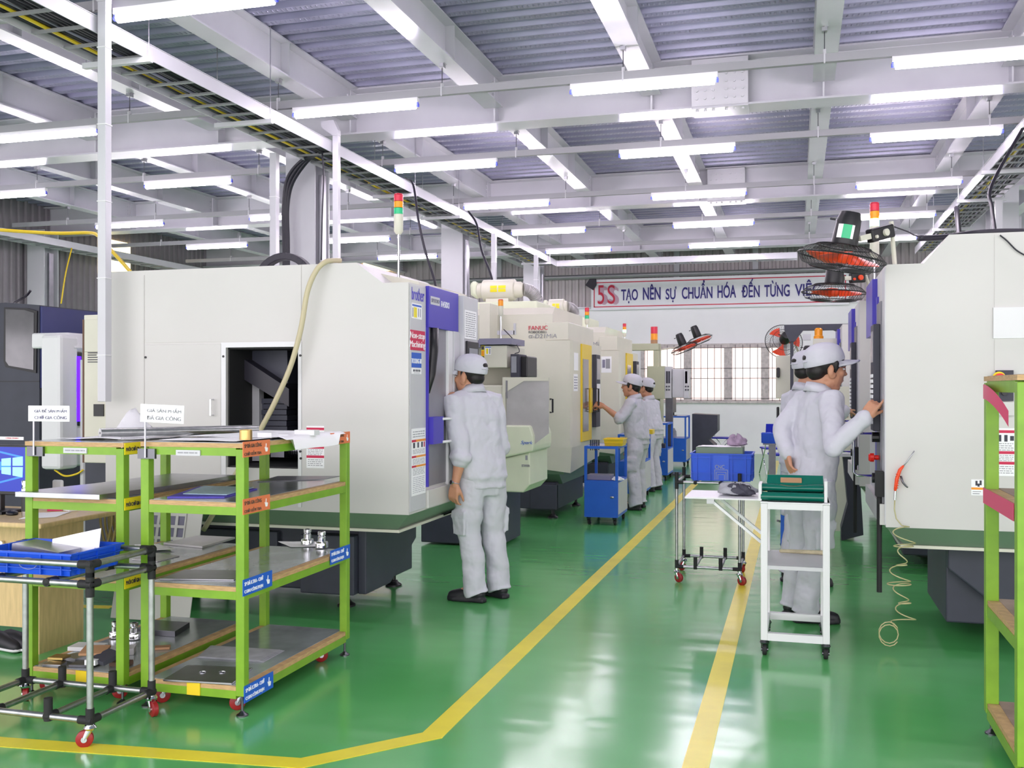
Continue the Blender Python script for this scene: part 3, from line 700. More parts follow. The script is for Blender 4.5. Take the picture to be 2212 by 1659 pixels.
cp = fbox('control_panel', 'black', 989, 0, 1013, 0, .056, .075, zy=(G(1000, 860).z, G(1000, 738).z), bevel=.004)
sx = XF + .076; ya_, yb_ = yat(991.5, XF), yat(1010, XF); zA = G(1000, 738).z
build(MB().box(sx, sx + .002, ya_, yb_, zA - .20, zA - .05), 'display', 'screen', cp)
kb = MB()
for i in range(5):
    for j in range(5): kb.box(sx, sx + .005, ya_ + .012 + i * (yb_ - ya_ - .02) / 5, ya_ + .03 + i * (yb_ - ya_ - .02) / 5, zA - .24 - j * .035, zA - .22 - j * .035)
build(kb, 'keypad', 'paper', cp)
sticker(m1, '+X', XF + .056, yat(987, XF), yat(1013, XF), G(1000, 733).z, G(1000, 672).z, textrows(.05, .95, 12), 'notice_sheet')
build(MB().box(XF, XF + .02, yat(919, XF), 6.89, .684, .80), 'apron', 'white', m1, bevel=.004)
# sloping transparent roof cover and rear roof
build(MB().prism([(xat(790, 6.2), zt + .01), (XF - .03, zc_ + .03), (XF - .03, zc_ + .0), (xat(835, 6.2), zc_ + .0)], 'Y', 5.9, 6.86), 'roof_cover', 'cream', m1)
# base
bs = MB(); bs.box(-4.3, -2.72, 5.95, 6.85, .12, .555); build(bs, 'base', 'dark', m1, bevel=.01)
bs = MB(); bs.prism([(5.9, .12), (6.30, .12), (6.78, .36), (6.78, .55), (5.9, .55)], 'X', -2.72, -2.66); bs.box(-4.35, -4.0, 5.8, 6.0, .12, .5); bs.box(-3.1, -2.72, 5.84, 5.95, .12, .5); bs.box(-3.9, -3.3, 5.9, 5.95, .2, .5)
build(bs, 'base_rib', 'dark', m1, bevel=.008)
for x, y in ((-2.88, 6.07), (-2.84, 6.78), (-4.2, 6.0), (-4.2, 6.75)):
    f_ = MB(); foot(f_, x, y, .12); build(f_, 'levelling_foot', 'black', m1, smooth=True)
build(MB().cyl((-2.62, 6.87, .58), (-2.62, 6.87, .62), .02, 8).box(-2.66, -2.35, 6.5, 6.85, .565, .575), 'cable_loop', 'cable', m1)
t1 = root('tower_light', onY(861, 605, 6.1), 'red amber green signal tower on top of the large off-white machine', 'signal light', 'tower lights')
p = onY(861, 605, 6.1); zb_ = zc_ + .031; tower(t1, p.x, 6.1, zb_, zat(861, 500, 6.1) - zb_, .0305, seg=.043, bh=.112)
build(MB().box(p.x - .05, p.x + .05, 6.06, 6.14, zb_ - .01, zb_ + .004).cyl((p.x, 6.1, zb_), (p.x, 6.1, zb_ + .05), .02), 'mount', 'steeld', t1)
# cable chain on the roof
cc = root('cable_chain', (-3.9, 6.6, zt), 'black cable carrier chain arching over the roof of the off-white machine', 'cable carrier')
mb = MB(); yc = 6.55; cx0 = xat(616, yc); rr_ = .225
for k in range(15):
    q = PI * (k + .5) / 15; 
    M_ = Matrix.Rotation(-q + PI / 2, 3, 'Y'); c_ = Vector((cx0 + (rr_) * math.cos(q), yc, zt - .04 + rr_ * math.sin(q)))
    mb.bx(c_, (.056, .075, .05), M_)
build(mb, 'chain_links', 'cable', cc, bevel=.006)
cable('air_hose', 'long beige ribbed hose arching over the off-white machine roof and hatch', [onY(735, 563, 5.75), onY(722, 563, 5.7), onY(703, 566, 5.62), onY(683, 585, 5.59), onY(664, 630, 5.57), onY(650, 710, 5.57), onY(628, 790, 5.57), onY(598, 860, 5.57), onY(570, 915, 5.57), onY(520, 1005, 5.57), onY(478, 1080, 5.57), onY(440, 1145, 5.6)], .0165, 'hose', 'hose')

# ---- electrical cabinet at the rear corner
YE = 6.0
ec = root('electrical_cabinet', (-4.7, 6.3, .9), 'cream electrical cabinet hanging behind the left edge of the off-white machine', 'cabinet')
xe0, xe1 = xat(181, YE), -4.45
build(MB().box(xe0, xe1, YE, YE + .6, zat(200, 1000, YE), zat(200, 680, YE)), 'body', 'cream', ec, bevel=.006)
build(MB().box(xe0 + .015, xe1, YE - .01, YE, zat(200, 760, YE), zat(200, 690, YE)).box(xe0 + .015, xe1, YE - .01, YE, zat(200, 968, YE), zat(200, 765, YE)), 'door', 'cream', ec, bevel=.003)
vt = MB()
for k in range(5): z = zat(205, 763 + 5 * k, YE); vt.box(xat(192, YE), xat(223, YE), YE - .013, YE - .01, z, z + .006)
build(vt, 'vent_slots', 'txt', ec)
build(MB().box(xat(206, YE), xat(227, YE), YE - .02, YE - .01, zat(215, 899, YE), zat(215, 873, YE)), 'black_socket', 'black', ec)
build(MB().box(xe0 - .01, xe0 + .004, YE - .002, YE + .02, zat(200, 1000, YE), zat(200, 690, YE)), 'door_gasket', 'crimsonp', ec)
build(MB().box(xat(184, YE + .2), -4.3, YE + .2, YE + .55, .0, zat(200, 1000, YE) - .01), 'lower_box', 'dark', ec)

# ---- dark turning machine far left
XD = -6.2; YD = yat(85, XD)
dm_ = root('machining_center', (-6.7, 8.0, 0), 'dark grey and blue machine with small window on the far left', 'machine', 'cnc machines')
zD = onX(85, 659, XD).z
build(MB().prism([(-8.2, .05), (XD, .05), (XD, zD), (XD - .35, zD + .03), (-8.2, zD)], 'Y', YD, 9.2), 'body', 'dark', dm_)
build(MB().box(XD, XD + .02, YD + .01, 9.19, 1.45, zD - .01), 'blue_front', mat('deep_navy', (46, 52, 110), .4), dm_)
gp = lambda px, py: onY(px, py, YD)
P = [(gp(x, y).x, gp(x, y).z) for x, y in ((11, 664), (60, 666), (82, 672), (80, 806), (14, 793), (10, 780))]
build(MB().prism(P, 'Y', YD - .012, YD), 'window_frame', 'black', dm_)
P = [(gp(x, y).x, gp(x, y).z) for x, y in ((15, 668), (56, 670), (76, 676), (75, 799), (22, 790), (15, 780))]
build(MB().prism(P, 'Y', YD - .016, YD - .012), 'window_glass', 'glass', dm_)
build(MB().box(-8.2, XD, YD - .004, YD, zat(40, 824, YD) - .003, zat(40, 824, YD) + .003), 'seam', 'black', dm_)
XA = -5.815
def fx(px, py, X): return onX(px, py, X)
ya0 = yat(88, XA)
arm = MB()
ZA1, ZA0 = onX(120, 716, XA).z, onX(120, 1012, XA).z
ZL = onY(160, 762, 6.95).z
arm.prism([(XD + .02, ZA1 - .13), (XA - .12, ZA1 - .13), (XA - .12, ZA0 - .0), (XA + .0, ZA0), (XA + .06, ZA0 + .14), (XA + .03, ZA0 + .32), (XA + .02, ZL - .02), (XA + .06, ZL + .04), (XA + .06, ZA1 - .12), (XA, ZA1), (XD + .02, ZA1)], 'Y', 6.93, 7.25)
build(arm, 'control_arm', 'white2', dm_, bevel=.02)
build(MB().box(XA - .142, XA + .055, 6.78, 7.0, onY(110, 1015, 6.78).z, onY(110, 722, 6.78).z), 'control_console', 'white2', dm_, bevel=.03)
xl_ = xat(158, 7.05)
build(MB().box(XA + .021, XA + .05, 6.94, 7.05, onY(160, 920, 7).z, onY(160, 760, 7).z), 'led_housing', 'black', dm_, bevel=.01)
build(MB().box(XA + .05, XA + .056, 6.975, 7.025, onY(160, 910, 7).z, onY(160, 770, 7).z), 'led_strip', 'led', dm_)
build(MB().box(XD + .02, XD + .03, YD + .55, YD + .9, onY(175, 800, 7.6).z, onY(175, 755, 7.6).z), 'brand_plate', 'black', dm_)
text('N', (XD + .031, yat(174, XD), onX(174, 768, XD).z), .09, .075, '+X', 'paper', dm_)
build(MB().cyl((XA + .18, 6.9, .0), (XA + .18, 6.9, 1.68), .025, 10), 'side_post', 'lgrey', dm_)
cable('yellow_hose', 'yellow cable sagging under the white console of the dark machine', [onY(118, 1015, 6.85), onY(140, 1028, 6.85), (onY(165, 1024, 6.85)), onY(180, 1015, 6.85)], .008, 'yellow')

# ---- small cream machine with steel guard
YS = 8.6
m2 = root('machining_center', (-2.6, 9.0, 0), 'cream compact machine with steel splash guard behind the nearest standing worker', 'machine', 'cnc machines')
SX_ = lambda px: xat(px, YS)
SZ = lambda py, px=1110: zat(px, py, YS)
build(MB().box(-3.4, SX_(1096), YS, YS + .9, SZ(1000), SZ(832)), 'body', 'cream', m2, bevel=.01)
build(MB().box(-3.3, SX_(1096), YS + .35, YS + 1.1, SZ(832), SZ(792)), 'column', 'cream', m2)
hd = build(MB().box(SX_(1040), SX_(1096), YS - .02, YS + .6, SZ(794), SZ(746)), 'head_box', 'cream', m2, bevel=.006)
build(MB().box(-3.0, SX_(1040), YS + .1, YS + .6, SZ(794), SZ(746)), 'head_box', 'cream', m2)
build(MB().box(SX_(1022), SX_(1040), YS - .04, YS + .5, SZ(750), SZ(734)).box(SX_(1038), SX_(1108), YS - .05, YS + .4, SZ(744), SZ(731)), 'head_lid', 'keyb', m2)
sticker(m2, '-Y', YS - .02, SX_(1050), SX_(1062), SZ(766), SZ(748), [('blab', 0, 1, .85, .95), ('yell2', .15, .5, .1, .75), ('inkgrey', .7, .9, .1, .75)])
sticker(m2, '-Y', YS - .02, SX_(1041), SX_(1048), SZ(790), SZ(746), [('txt', .1, .9, .8, .97), ('txt', .1, .9, .35, .48), ('tor', .1, .9, .5, .75), ('tor', .1, .9, .02, .3)], body='yell2')
build(MB().box(SX_(1104), SX_(1122), YS - .02, YS + .25, SZ(815), SZ(765)), 'monitor_housing', 'txt', m2, bevel=.004)
build(MB().box(SX_(1106), SX_(1117), YS - .024, YS - .02, SZ(805), SZ(770)), 'display', 'screen', m2)
build(MB().box(SX_(1121), SX_(1136), YS + .05, YS + .4, SZ(815), SZ(769)), 'operator_box', 'black', m2, bevel=.01)
gd = MB()
gd.prism([(SX_(1096), SZ(1005)), (SX_(1187), SZ(935)), (SX_(1187), SZ(816)), (SX_(1133), SZ(816)), (SX_(1096), SZ(845))], 'Y', YS - .03, YS - .022)
build(gd, 'splash_guard', 'hazy', m2)
gd = MB(); gd.prism([(SX_(1088), SZ(1000)), (SX_(1094), SZ(1000)), (SX_(1094), SZ(848)), (SX_(1134), SZ(823)), (SX_(1187), SZ(823)), (SX_(1187), SZ(815)), (SX_(1088), SZ(815))], 'Y', YS - .036, YS - .03)
build(gd, 'guard_frame', 'cream', m2)
hx = SX_(1189)
build(MB().tube([(hx, YS - .02, SZ(862)), (hx + .025, YS - .02, SZ(862)), (hx + .025, YS - .02, SZ(890)), (hx, YS - .02, SZ(890))], .009, 8), 'guard_handle', 'black', m2)
pn = build(MB().prism([(SX_(1092), SZ(988)), (SX_(1155), SZ(974)), (SX_(1157), SZ(962)), (SX_(1157), SZ(940)), (SX_(1150), SZ(918)), (SX_(1092), SZ(918))], 'Y', YS - .08, YS + .6), 'upper_pan', 'lightgreen', m2, bevel=.015)
text('Spark', (SX_(1143), YS - .081, SZ(956, 1143)), .11, .04, '-Y', 'blab', pn, shear=.3)
lp = build(MB().prism([(SX_(1080), SZ(1062)), (SX_(1133), SZ(1062)), (SX_(1148), SZ(1045)), (SX_(1148), SZ(975)), (SX_(1092), SZ(990)), (SX_(1080), SZ(990))], 'Y', YS - .05, YS + .6), 'lower_pan', 'lightgreen', m2, bevel=.012)
text('KITAMURA', (SX_(1139), YS - .051, SZ(1005, 1139)), .075, .022, '-Y', 'keyb', lp)
build(MB().box(SX_(1138), SX_(1143), YS - .052, YS - .05, SZ(993, 1139), SZ(983, 1139)), 'badge', 'inkgrey', lp)
build(MB().box(-3.35, SX_(1080), YS + .05, YS + .7, .02, SZ(1000)), 'base', 'dark', m2, bevel=.01)
build(MB().box(SX_(1095), SX_(1099), YS - .04, YS - .03, SZ(860), SZ(822)), 'hinge', 'steel', m2)
br = MB().box(SX_(1060), SX_(1098), YS + .2, YS + .23, SZ(720), SZ(711)); br.box(SX_(1096), SX_(1100), YS + .2, YS + .23, SZ(720), SZ(695)); build(br, 'bracket', 'lgrey', m2)
t2 = root('tower_light', (SX_(1068), YS + .2, SZ(735)), 'single amber signal light on a chrome pole above the compact cream machine', 'signal light', 'tower lights')
tower(t2, SX_(1068), YS + .2, SZ(744), zat(1068, 679, YS + .2) - SZ(744), .024, ('tor',), 'cream', .055, .075)
cable('signal_cable', 'thin black cable looping off the bracket on the compact machine', [onY(1088, 711, 8.8), onY(1110, 735, 8.75), onY(1122, 758, 8.7), onY(1112, 764, 8.65)], .004, 'cable')

# ---- two yellow-doored machines
def robodrill(Yn, Yf, Xf, zt_, label, sign, m_, tag_lit):
    r = root('machining_center', (Xf - .8, (Yn + Yf) / 2, 0), label, 'machine', 'cnc machines')
    c_ = .12
    build(MB().prism([(Xf - 1.5, Yn), (Xf - .02, Yn), (Xf, Yn + .04), (Xf, Yf), (Xf - 1.5, Yf)], 'Z', .80, 1.97), 'body', m_, r)
    build(MB().prism([(Yn + .02, 1.97), (Yn + .02, zt_ - .08), (Yn + .14, zt_), (Yf - .1, zt_), (Yf - .1, 1.97)], 'X', Xf - 1.5, Xf - .22), 'upper_body', m_, r)
    build(MB().box(Xf - .3, Xf - .04, Yn + .01, Yf - .3, 1.972, 2.17), 'front_hood', m_, r, bevel=.008)
    ap = MB(); ap.add([(Xf - 1.5, Yn, .80), (Xf, Yn, .80), (Xf, Yf, .80), (Xf - 1.5, Yf, .80), (Xf - 1.5, Yn + .02, .69), (Xf - .02, Yn + .02, .52), (Xf - .02, Yf - .05, .60), (Xf - 1.5, Yf - .05, .69)],
                      [(3, 2, 1, 0), (0, 1, 5, 4), (1, 2, 6, 5), (2, 3, 7, 6), (3, 0, 4, 7), (4, 5, 6, 7)])
    build(ap, 'apron', m_, r)
    pn = MB().prism([(Yn + .06, .50), (Yf - .1, .52), (Yf - .1, .68), (Yn + .03, .68)], 'X', Xf - 1.45, Xf - .1); pn.prism([(Yn + .25, .38), (Yf - .2, .38), (Yf - .1, .50), (Yn + .08, .50)], 'X', Xf - 1.4, Xf - .16)
    build(pn, 'coolant_tank', 'green_d', r)
    build(MB().box(Xf - 1.4, Xf - .2, Yn + .15, Yf - .15, .1, .40).box(Xf - .5, Xf - .2, Yn + .12, Yn + .2, .1, .38), 'base', 'dark', r, bevel=.01)
    for x, y in ((Xf - .26, Yn + .2), (Xf - .26, Yf - .3), (Xf - 1.2, Yn + .25)):
        f_ = MB(); foot(f_, x, y, .1); build(f_, 'levelling_foot', 'black', r, smooth=True)
    # yellow door with window, handle
    dy0, dy1 = Yn + .45, Yn + 1.0
    d = build(MB().box(Xf, Xf + .02, dy0, dy1, .84, 1.95), 'sliding_door', 'yellow', r, bevel=.003)
    build(MB().box(Xf + .02, Xf + .024, dy0 + .04, dy1 - .2, .95, 1.78), 'door_window', 'glass', d)
    build(MB().tube([(Xf + .02, dy1 - .02, 1.44), (Xf + .10, dy1 + .01, 1.44), (Xf + .10, dy1 + .01, 1.17), (Xf + .02, dy1 - .02, 1.17)], .012, 8), 'door_handle', 'black', d)
    build(MB().box(Xf + .024, Xf + .034, dy1 - .14, dy1 - .02, 1.16, 1.45), 'handle_plate', 'yellow', d)
    cpn = build(MB().box(Xf, Xf + .05, Yn + 1.12, Yn + 1.38, .98, 1.85), 'control_panel', 'txt', r, bevel=.004)
    build(MB().box(Xf + .05, Xf + .054, Yn + 1.16, Yn + 1.36, 1.55, 1.8), 'display', 'screen', cpn)
    build(MB().box(Xf + .05, Xf + .054, Yn + 1.16, Yn + 1.36, 1.2, 1.5), 'keypad', 'paper', cpn)
    sticker(r, '-Y', Yn, Xf - .62, Xf - .615, 1.0, 1.95, [], 'panel_seam', body='inkgrey')
    return r
XR_ = -2.35
fa = robodrill(10.6, 12.3, XR_, zat(1180, 662, 10.6), 'cream drilling machine with yellow sliding door, nearer one, blower drum on top', None, 'cream', 0)
YN = 10.61
def ftxt(s, pxa, pxb, pya, pyb, m, sh=0.0):
    a, b = xat(pxa, YN), xat(pxb, YN); z1, z0 = zat(pxa, pya, YN), zat(pxa, pyb, YN)
    text(s, ((a + b) / 2, YN, (z0 + z1) / 2), b - a, z1 - z0, '-Y', m, fa, shear=sh)
ftxt('FANUC', 1142, 1183, 704, 713, 'inkred'); ftxt('ROBODRILL', 1142, 1182, 715, 720, 'txt'); ftxt('α-D21M𝑖A'.replace('𝑖', 'i'), 1142, 1203, 722, 731, 'inkgrey', .1)
build(MB().box(xat(1106, 10.59), xat(1124, 10.59), 10.585, 10.6, 1.0, 1.9), 'door_seam_strip', 'cream', fa)
sticker(fa, '+X', XR_, yat(1239, XR_), yat(1248, XR_), onX(1243, 845, XR_).z, onX(1243, 808, XR_).z, textrows(.1, .9, 5, m='keyb'), 'hanging_sheet')
sticker(fa, '+X', XR_, yat(1240, XR_), yat(1249, XR_), onX(1243, 800, XR_).z, onX(1243, 762, XR_).z, [], 'hanging_sheet')
fb = robodrill(13.7, 15.3, XR_, zat(1300, 705, 13.7), 'cream drilling machine with yellow sliding door, farther one, sheet pinned on its side', None, 'cream', 0)
YM = 13.7
sticker(fb, '-Y', YM - .001, xat(1290, YM), xat(1321, YM), zat(1305, 805, YM), zat(1305, 770, YM), [('keyb', .1, .3, .3, .8), ('keyb', .36, .56, .3, .8), ('inkgrey', .6, .9, .25, .85)], 'pinned_sheet')
text('MiA', (xat(1293, YM + .02), YM + .018, zat(1293, 743, YM)), .16, .06, '-Y', 'inkgrey', fb)
# housing block and blower drums on top
def blower(px0, px1, pyt, pyb, Yc, zfloor, label, ductpx):
    r = root('mist_collector', (xat((px0 + px1) / 2, Yc), Yc, zfloor), label, 'blower', 'cream mist collectors')
    xa, xb = xat(px0, Yc), xat(px1, Yc); zt_, zb_ = zat((px0 + px1) / 2, pyt, Yc), zat((px0 + px1) / 2, pyb, Yc)
    rad = (zt_ - zb_) / 2; zc = (zt_ + zb_) / 2; L = xb - xa
    build(MB().lathe([(rad * .55, xa - L * .22), (rad * .7, xa - L * .18), (rad * .72, xa - .02), (rad, xa), (rad, xb), (rad * .97, xb + .005), (rad * .75, xb + .01), (rad * .75, xb + L * .2), (rad * .55, xb + L * .28)], (0, Yc, zc), 28, 'X'), 'drum', 'cream', r, smooth=True)
    lb = MB()
    for k, (u0, u1) in enumerate(((.3, .52), (.56, .8))):
        for v0 in (0, 1):
            pts = []
            for i in range(5):
                q = -PI / 2 - .30 + .3 * v0 + .27 * i / 4
                pts.append((Yc + (rad + .003) * math.sin(q) * 1.0, zc + (rad + .003) * -math.cos(q + PI)))
            q0_, q1_ = .05 + .32 * v0 - .3, .05 + .32 * v0 - .02
            n_ = 5; vs = []
            for i in range(n_):
                q = q0_ + (q1_ - q0_) * i / (n_ - 1)
                for xx in (xa + L * u0, xa + L * u1): vs.append((xx, Yc - (rad + .003) * math.cos(q), zc + (rad + .003) * math.sin(q)))
            lb.add(vs, [(2 * i, 2 * i + 1, 2 * i + 3, 2 * i + 2) for i in range(n_ - 1)])
    build(lb, 'instruction_label', 'yell2', r)
    build(MB().box(xa + .05, xb - .05, Yc - .1, Yc + .1, zb_ - .03, zb_ + .02), 'saddle', 'cream', r)
    # flexible duct
    xs = xb + L * .28; pts = []; rs = []
    Rb = L * .36; N_ = 40
    for i in range(N_ + 1):
        q = PI / 2 * i / N_ * 1.15
        pts.append((xs + Rb * math.sin(q), Yc + .12 * i / N_, zc - Rb * (1 - math.cos(q)))); rs.append(rad * (.62 if i % 2 else .55))
    build(MB().tube(pts, rs, 18), 'flexible_duct', 'hazy', r)
    el = MB().limb([(xa - L * .22, Yc, zc - rad * .3), (xa - L * .3, Yc, zc - rad * .25), (xa - L * .32, Yc, zc + rad * .5)], [rad * .45, rad * .42, rad * .42]); build(el, 'inlet_elbow', 'lightgreen', r, smooth=True)
    return r
ZB1 = zat(1080, 650, 11.2)
fah = MB().box(-4.0, xat(1160, 11.0), 11.0, 12.0, 2.0, zat(1100, 651, 11.0)); build(fah, 'rear_housing', 'lightgreen', fa, bevel=.01)
blower(1046, 1112, 604, 650, 11.2, ZB1, 'large cream blower drum with grey flexible duct above the nearer yellow-door machine', None)
build(MB().box(xat(1035, 10.2), xat(1058, 10.2), 10.2, 10.5, 1.4, zat(1045, 655, 10.2)), 'side_column', 'cream', fa, bevel=.005)
build(MB().box(-3.9, xat(1268, 14.2), 14.2, 15.1, 1.95, zat(1240, 686, 14.2)), 'rear_housing', 'lightgreen', fb)
blower(1188, 1218, 646, 680, 14.2, 2.4, 'smaller cream blower drum farther back above the second yellow-door machine', None)
for (px, pt, pb, Yc, lab, lit, rr2) in ((1268, 671, 718, 11.6, 'red amber green signal tower above the nearer yellow-door machine', None, .026), (1349, 700, 738, 14.6, 'small signal tower with its green lamp lit above the farther yellow-door machine', 0, .026)):
    x = xat(px, Yc); zb_ = 1.985 if Yc < 12 else 1.985
    zb_ = 2.17; t = root('tower_light', (x, Yc, zb_), lab, 'signal light', 'tower lights')
    ztop = zat(px, pt, Yc); sg = .042; bh = .05
    tower(t, x, Yc, zb_, max(.05, ztop - 3 * sg - bh - zb_), rr2, lit=lit, seg=sg, bh=bh)
# ---- beige equipment farther back
YQ = 16.5
bq = root('control_gantry', (xat(1400, YQ), YQ, 0), 'beige gantry arm holding two control boxes before the back window', 'machine')
build(MB().box(xat(1356, YQ), xat(1422, YQ), YQ, YQ + .15, zat(1390, 757, YQ), zat(1390, 742, YQ)).box(xat(1411, YQ), xat(1422.5, YQ), YQ + .005, YQ + .145, zat(1415, 792, YQ), zat(1415, 757, YQ) - .001), 'arm', 'beige', bq, bevel=.01)
c1_ = build(MB().box(xat(1400, YQ), xat(1437, YQ), YQ - .1, YQ + .2, zat(1415, 862, YQ), zat(1415, 791, YQ)), 'control_box', 'beige', bq, bevel=.01)
c2_ = build(MB().box(xat(1452, YQ), xat(1478, YQ), YQ, YQ + .25, zat(1465, 859, YQ), zat(1465, 797, YQ)), 'control_box', 'lgrey', bq, bevel=.01)
for c_, p0, p1 in ((c1_, 1437, 1451), (c2_, 1478, 1488)):
    x0, x1 = xat(p0, YQ), xat(p1, YQ); build(MB().box(x0, x1, YQ - .05, YQ + .2, zat(p0, 860, YQ), zat(p0, 792 if p0 < 1450 else 799, YQ)), 'operator_face', 'lgrey', c_)
    k_ = MB(); k_.box(x0 + .02, x0 + .05, YQ - .056, YQ - .05, zat(p0, 828, YQ), zat(p0, 802, YQ)).box(x1 - .05, x1 - .02, YQ - .056, YQ - .05, zat(p0, 828, YQ), zat(p0, 802, YQ))
    for q in range(4): k_.cyl((x0 + .03 + .04 * (q % 2), YQ - .06, zat(p0, 835 + 7 * (q // 2), YQ)), (x0 + .03 + .04 * (q % 2), YQ - .05, zat(p0, 835 + 7 * (q // 2), YQ)), .014, 8)
    build(k_, 'controls', 'txt', c_)
build(MB().box(xat(1411, YQ) , xat(1423, YQ), YQ + .16, YQ + .3, 0, zat(1415, 742, YQ)).box(xat(1330, YQ), xat(1412, YQ), YQ + .3, YQ + 1.3, 0, 1.5), 'stand', 'beige', bq)
build(MB().box(xat(1437, YQ), xat(1453, YQ), YQ + .02, YQ + .08, 0, zat(1445, 858, YQ)).box(xat(1432, YQ), xat(1470, YQ), YQ + .0, YQ + .4, 0, .03), 'box_stand', 'steeld', bq)
t = root('tower_light', (xat(1412, YQ), YQ + .05, zat(1412, 742, YQ)), 'wide red and amber signal light on the beige gantry', 'signal light', 'tower lights')
z0 = zat(1412, 742, YQ); zA_, zB_ = zat(1412, 718, YQ), zat(1412, 704, YQ); rr3 = .057
for za, zb2, mm in ((z0, z0 + .06, 'cardb'), (z0 + .062, z0 + .165, 'tor'), (z0 + .167, z0 + .28, 'tred')): build(MB().lathe([(rr3, za), (rr3, zb2)], (xat(1412, YQ), YQ + .06, 0), 16), 'tower_lens', mm, t, smooth=True)

# ---- right side machines
XG = .48
def rmachine(Yn, Yf, depth, label, near):
    r = root('machining_center', (XG + depth / 2, (Yn + Yf) / 2, 0), label, 'machine', 'cnc machines')
    z1 = zat(2100, 512, Yn) if near else 2.2
    brother_body(r, 1, XG, Yn, Yf, depth, 2.29, 2.137, .675, xat(2050, 5.9) if near else XG + .35, xat(1996, 5.9) if near else XG + .22)
    build(MB().box(XG - .006, XG, Yn + .001, Yn + .18, .69, 2.12), 'front_pillar', 'lgrey', r)
    hp = build(MB().box(XG - .03, XG, Yn + .60, Yn + 1.15, 1.78, 2.12), 'head_panel', 'blue', r)
    build(MB().box(XG - .012, XG, Yn + .48, Yn + .62, .82, 2.0), 'door_edge', 'blue', r)
    build(MB().box(XG - .014, XG, Yn + .19, Yn + .47, .82, 1.95), 'control_panel_frame', 'steeld', r)
    cpn = build(MB().box(XG - .05, XG - .014, Yn + .22, Yn + .44, 1.2, 1.82), 'control_panel', 'txt', r, bevel=.003)
    kb = MB()
    for i in range(4):
        for j in range(10): kb.box(XG - .056, XG - .05, Yn + .24 + i * .05, Yn + .275 + i * .05, 1.24 + j * .03, 1.26 + j * .03)
    build(kb, 'keypad', 'paper', cpn); build(MB().box(XG - .052, XG - .05, Yn + .25, Yn + .41, 1.6, 1.78), 'display', 'screen', cpn)
    for z in (1.16, .92): build(MB().cyl((XG - .05, Yn + .33, z), (XG - .014, Yn + .33, z), .03, 12), 'knob', 'black', r)
    build(MB().lathe([(.018, -.06), (.026, -.05), (.026, -.03), (.014, -.028), (.014, 0)], (XG - .01, Yn + .33, 1.04), 12, 'X'), 'emergency_stop', 'red', r)
    zz = 1.14
    build(MB().tube([(XG - .012, Yn + .6, 1.17), (XG - .12, Yn + .6, 1.17), (XG - .14, Yn + .6, 1.15), (XG - .14, Yn + .6, .93), (XG - .12, Yn + .6, .91), (XG - .012, Yn + .6, .91)], .008, 8), 'door_handle', 'chrome', r, smooth='all')
    build(MB().box(XG - .03, XG, Yn + .02, Yf - .02, .684, .80), 'apron', 'white', r)
    bs = MB().box(XG + .35, XG + depth - .1, Yn + .3, Yf - .1, .1, .557); bs.prism([(XG + .35, .42), (XG + .35, .557), (XG + .9, .557), (XG + .9, .1), (XG + .75, .1)], 'Y', Yn + .22, Yn + .3)
    bs.box(XG + 1.2, XG + 1.6, Yn + .12, Yn + .3, .1, .55)
    build(bs, 'base', 'dark', r, bevel=.01)
    for x, y in ((XG + .8, Yn + .35), (XG + 1.4, Yn + .2), (XG + .6, Yf - .25)):
        f_ = MB(); foot(f_, x, y, .1, .08); build(f_, 'levelling_foot', 'black', r, smooth=True)
    cg = MB().tube([(XG - .03, Yn + .06, .95), (XG - .03, Yn + .06, .3)], .015, 8); cg.box(XG - .05, XG - .0, Yn + .02, Yn + .12, .84, .98); build(cg, 'cable_gland', 'blackr', r)
    return r
rm = rmachine(5.9, 7.15, 2.2, 'large off-white machine on the right with stepped roof and orange air gun', True)
YR = 5.9
sp = MB(); xs = xat(2147, YR)
sp.box(xat(2148, YR), XG + 2.19, YR - .004, YR, .70, 2.28); build(sp, 'side_panel', 'white', rm)
build(MB().box(xat(2145, YR), XG + 2.19, YR - .012, YR - .004, zat(2180, 731, YR), zat(2180, 664, YR)), 'side_panel', 'white2', rm)
ep = build(MB().box(xat(2150, YR), xat(2187, YR), YR - .03, YR - .004, zat(2168, 866, YR), zat(2168, 800, YR)), 'stop_panel', 'txt', rm)
p = onY(2158, 816, YR - .03)
build(MB().cyl((p.x, YR - .034, p.z), (p.x, YR - .03, p.z), .033, 20), 'stop_ring', 'yell2', ep); build(MB().cyl((p.x, YR - .065, p.z), (p.x, YR - .034, p.z), .024, 20), 'stop_button', 'red', ep)
p = onY(2169, 848, YR - .03); build(MB().cyl((p.x, YR - .05, p.z), (p.x, YR - .03, p.z), .015, 16), 'selector_switch', 'black', ep)
mb = MB(); p = onY(2169, 833, YR - .03); mb.box(p.x - .025, p.x + .025, YR - .031, YR - .03, p.z - .004, p.z + .004).box(p.x - .015, p.x + .015, YR - .031, YR - .03, p.z + .008, p.z + .012)
for s_ in (-1, 1): mb.cyl((p.x + .018 * s_, YR - .031, p.z - .02), (p.x + .018 * s_, YR - .03, p.z - .02), .006, 8)
build(mb, 'panel_print', 'paper', ep)
build(MB().box(xat(2150, YR), xat(2187, YR), YR - .04, YR - .004, zat(2168, 897, YR), zat(2168, 868, YR)), 'lower_cover', 'white', rm)
sticker(rm, '-Y', YR - .004, xat(2150, YR), xat(2192, YR), zat(2170, 1028, YR), zat(2170, 925, YR), DANGER, 'danger_sticker')
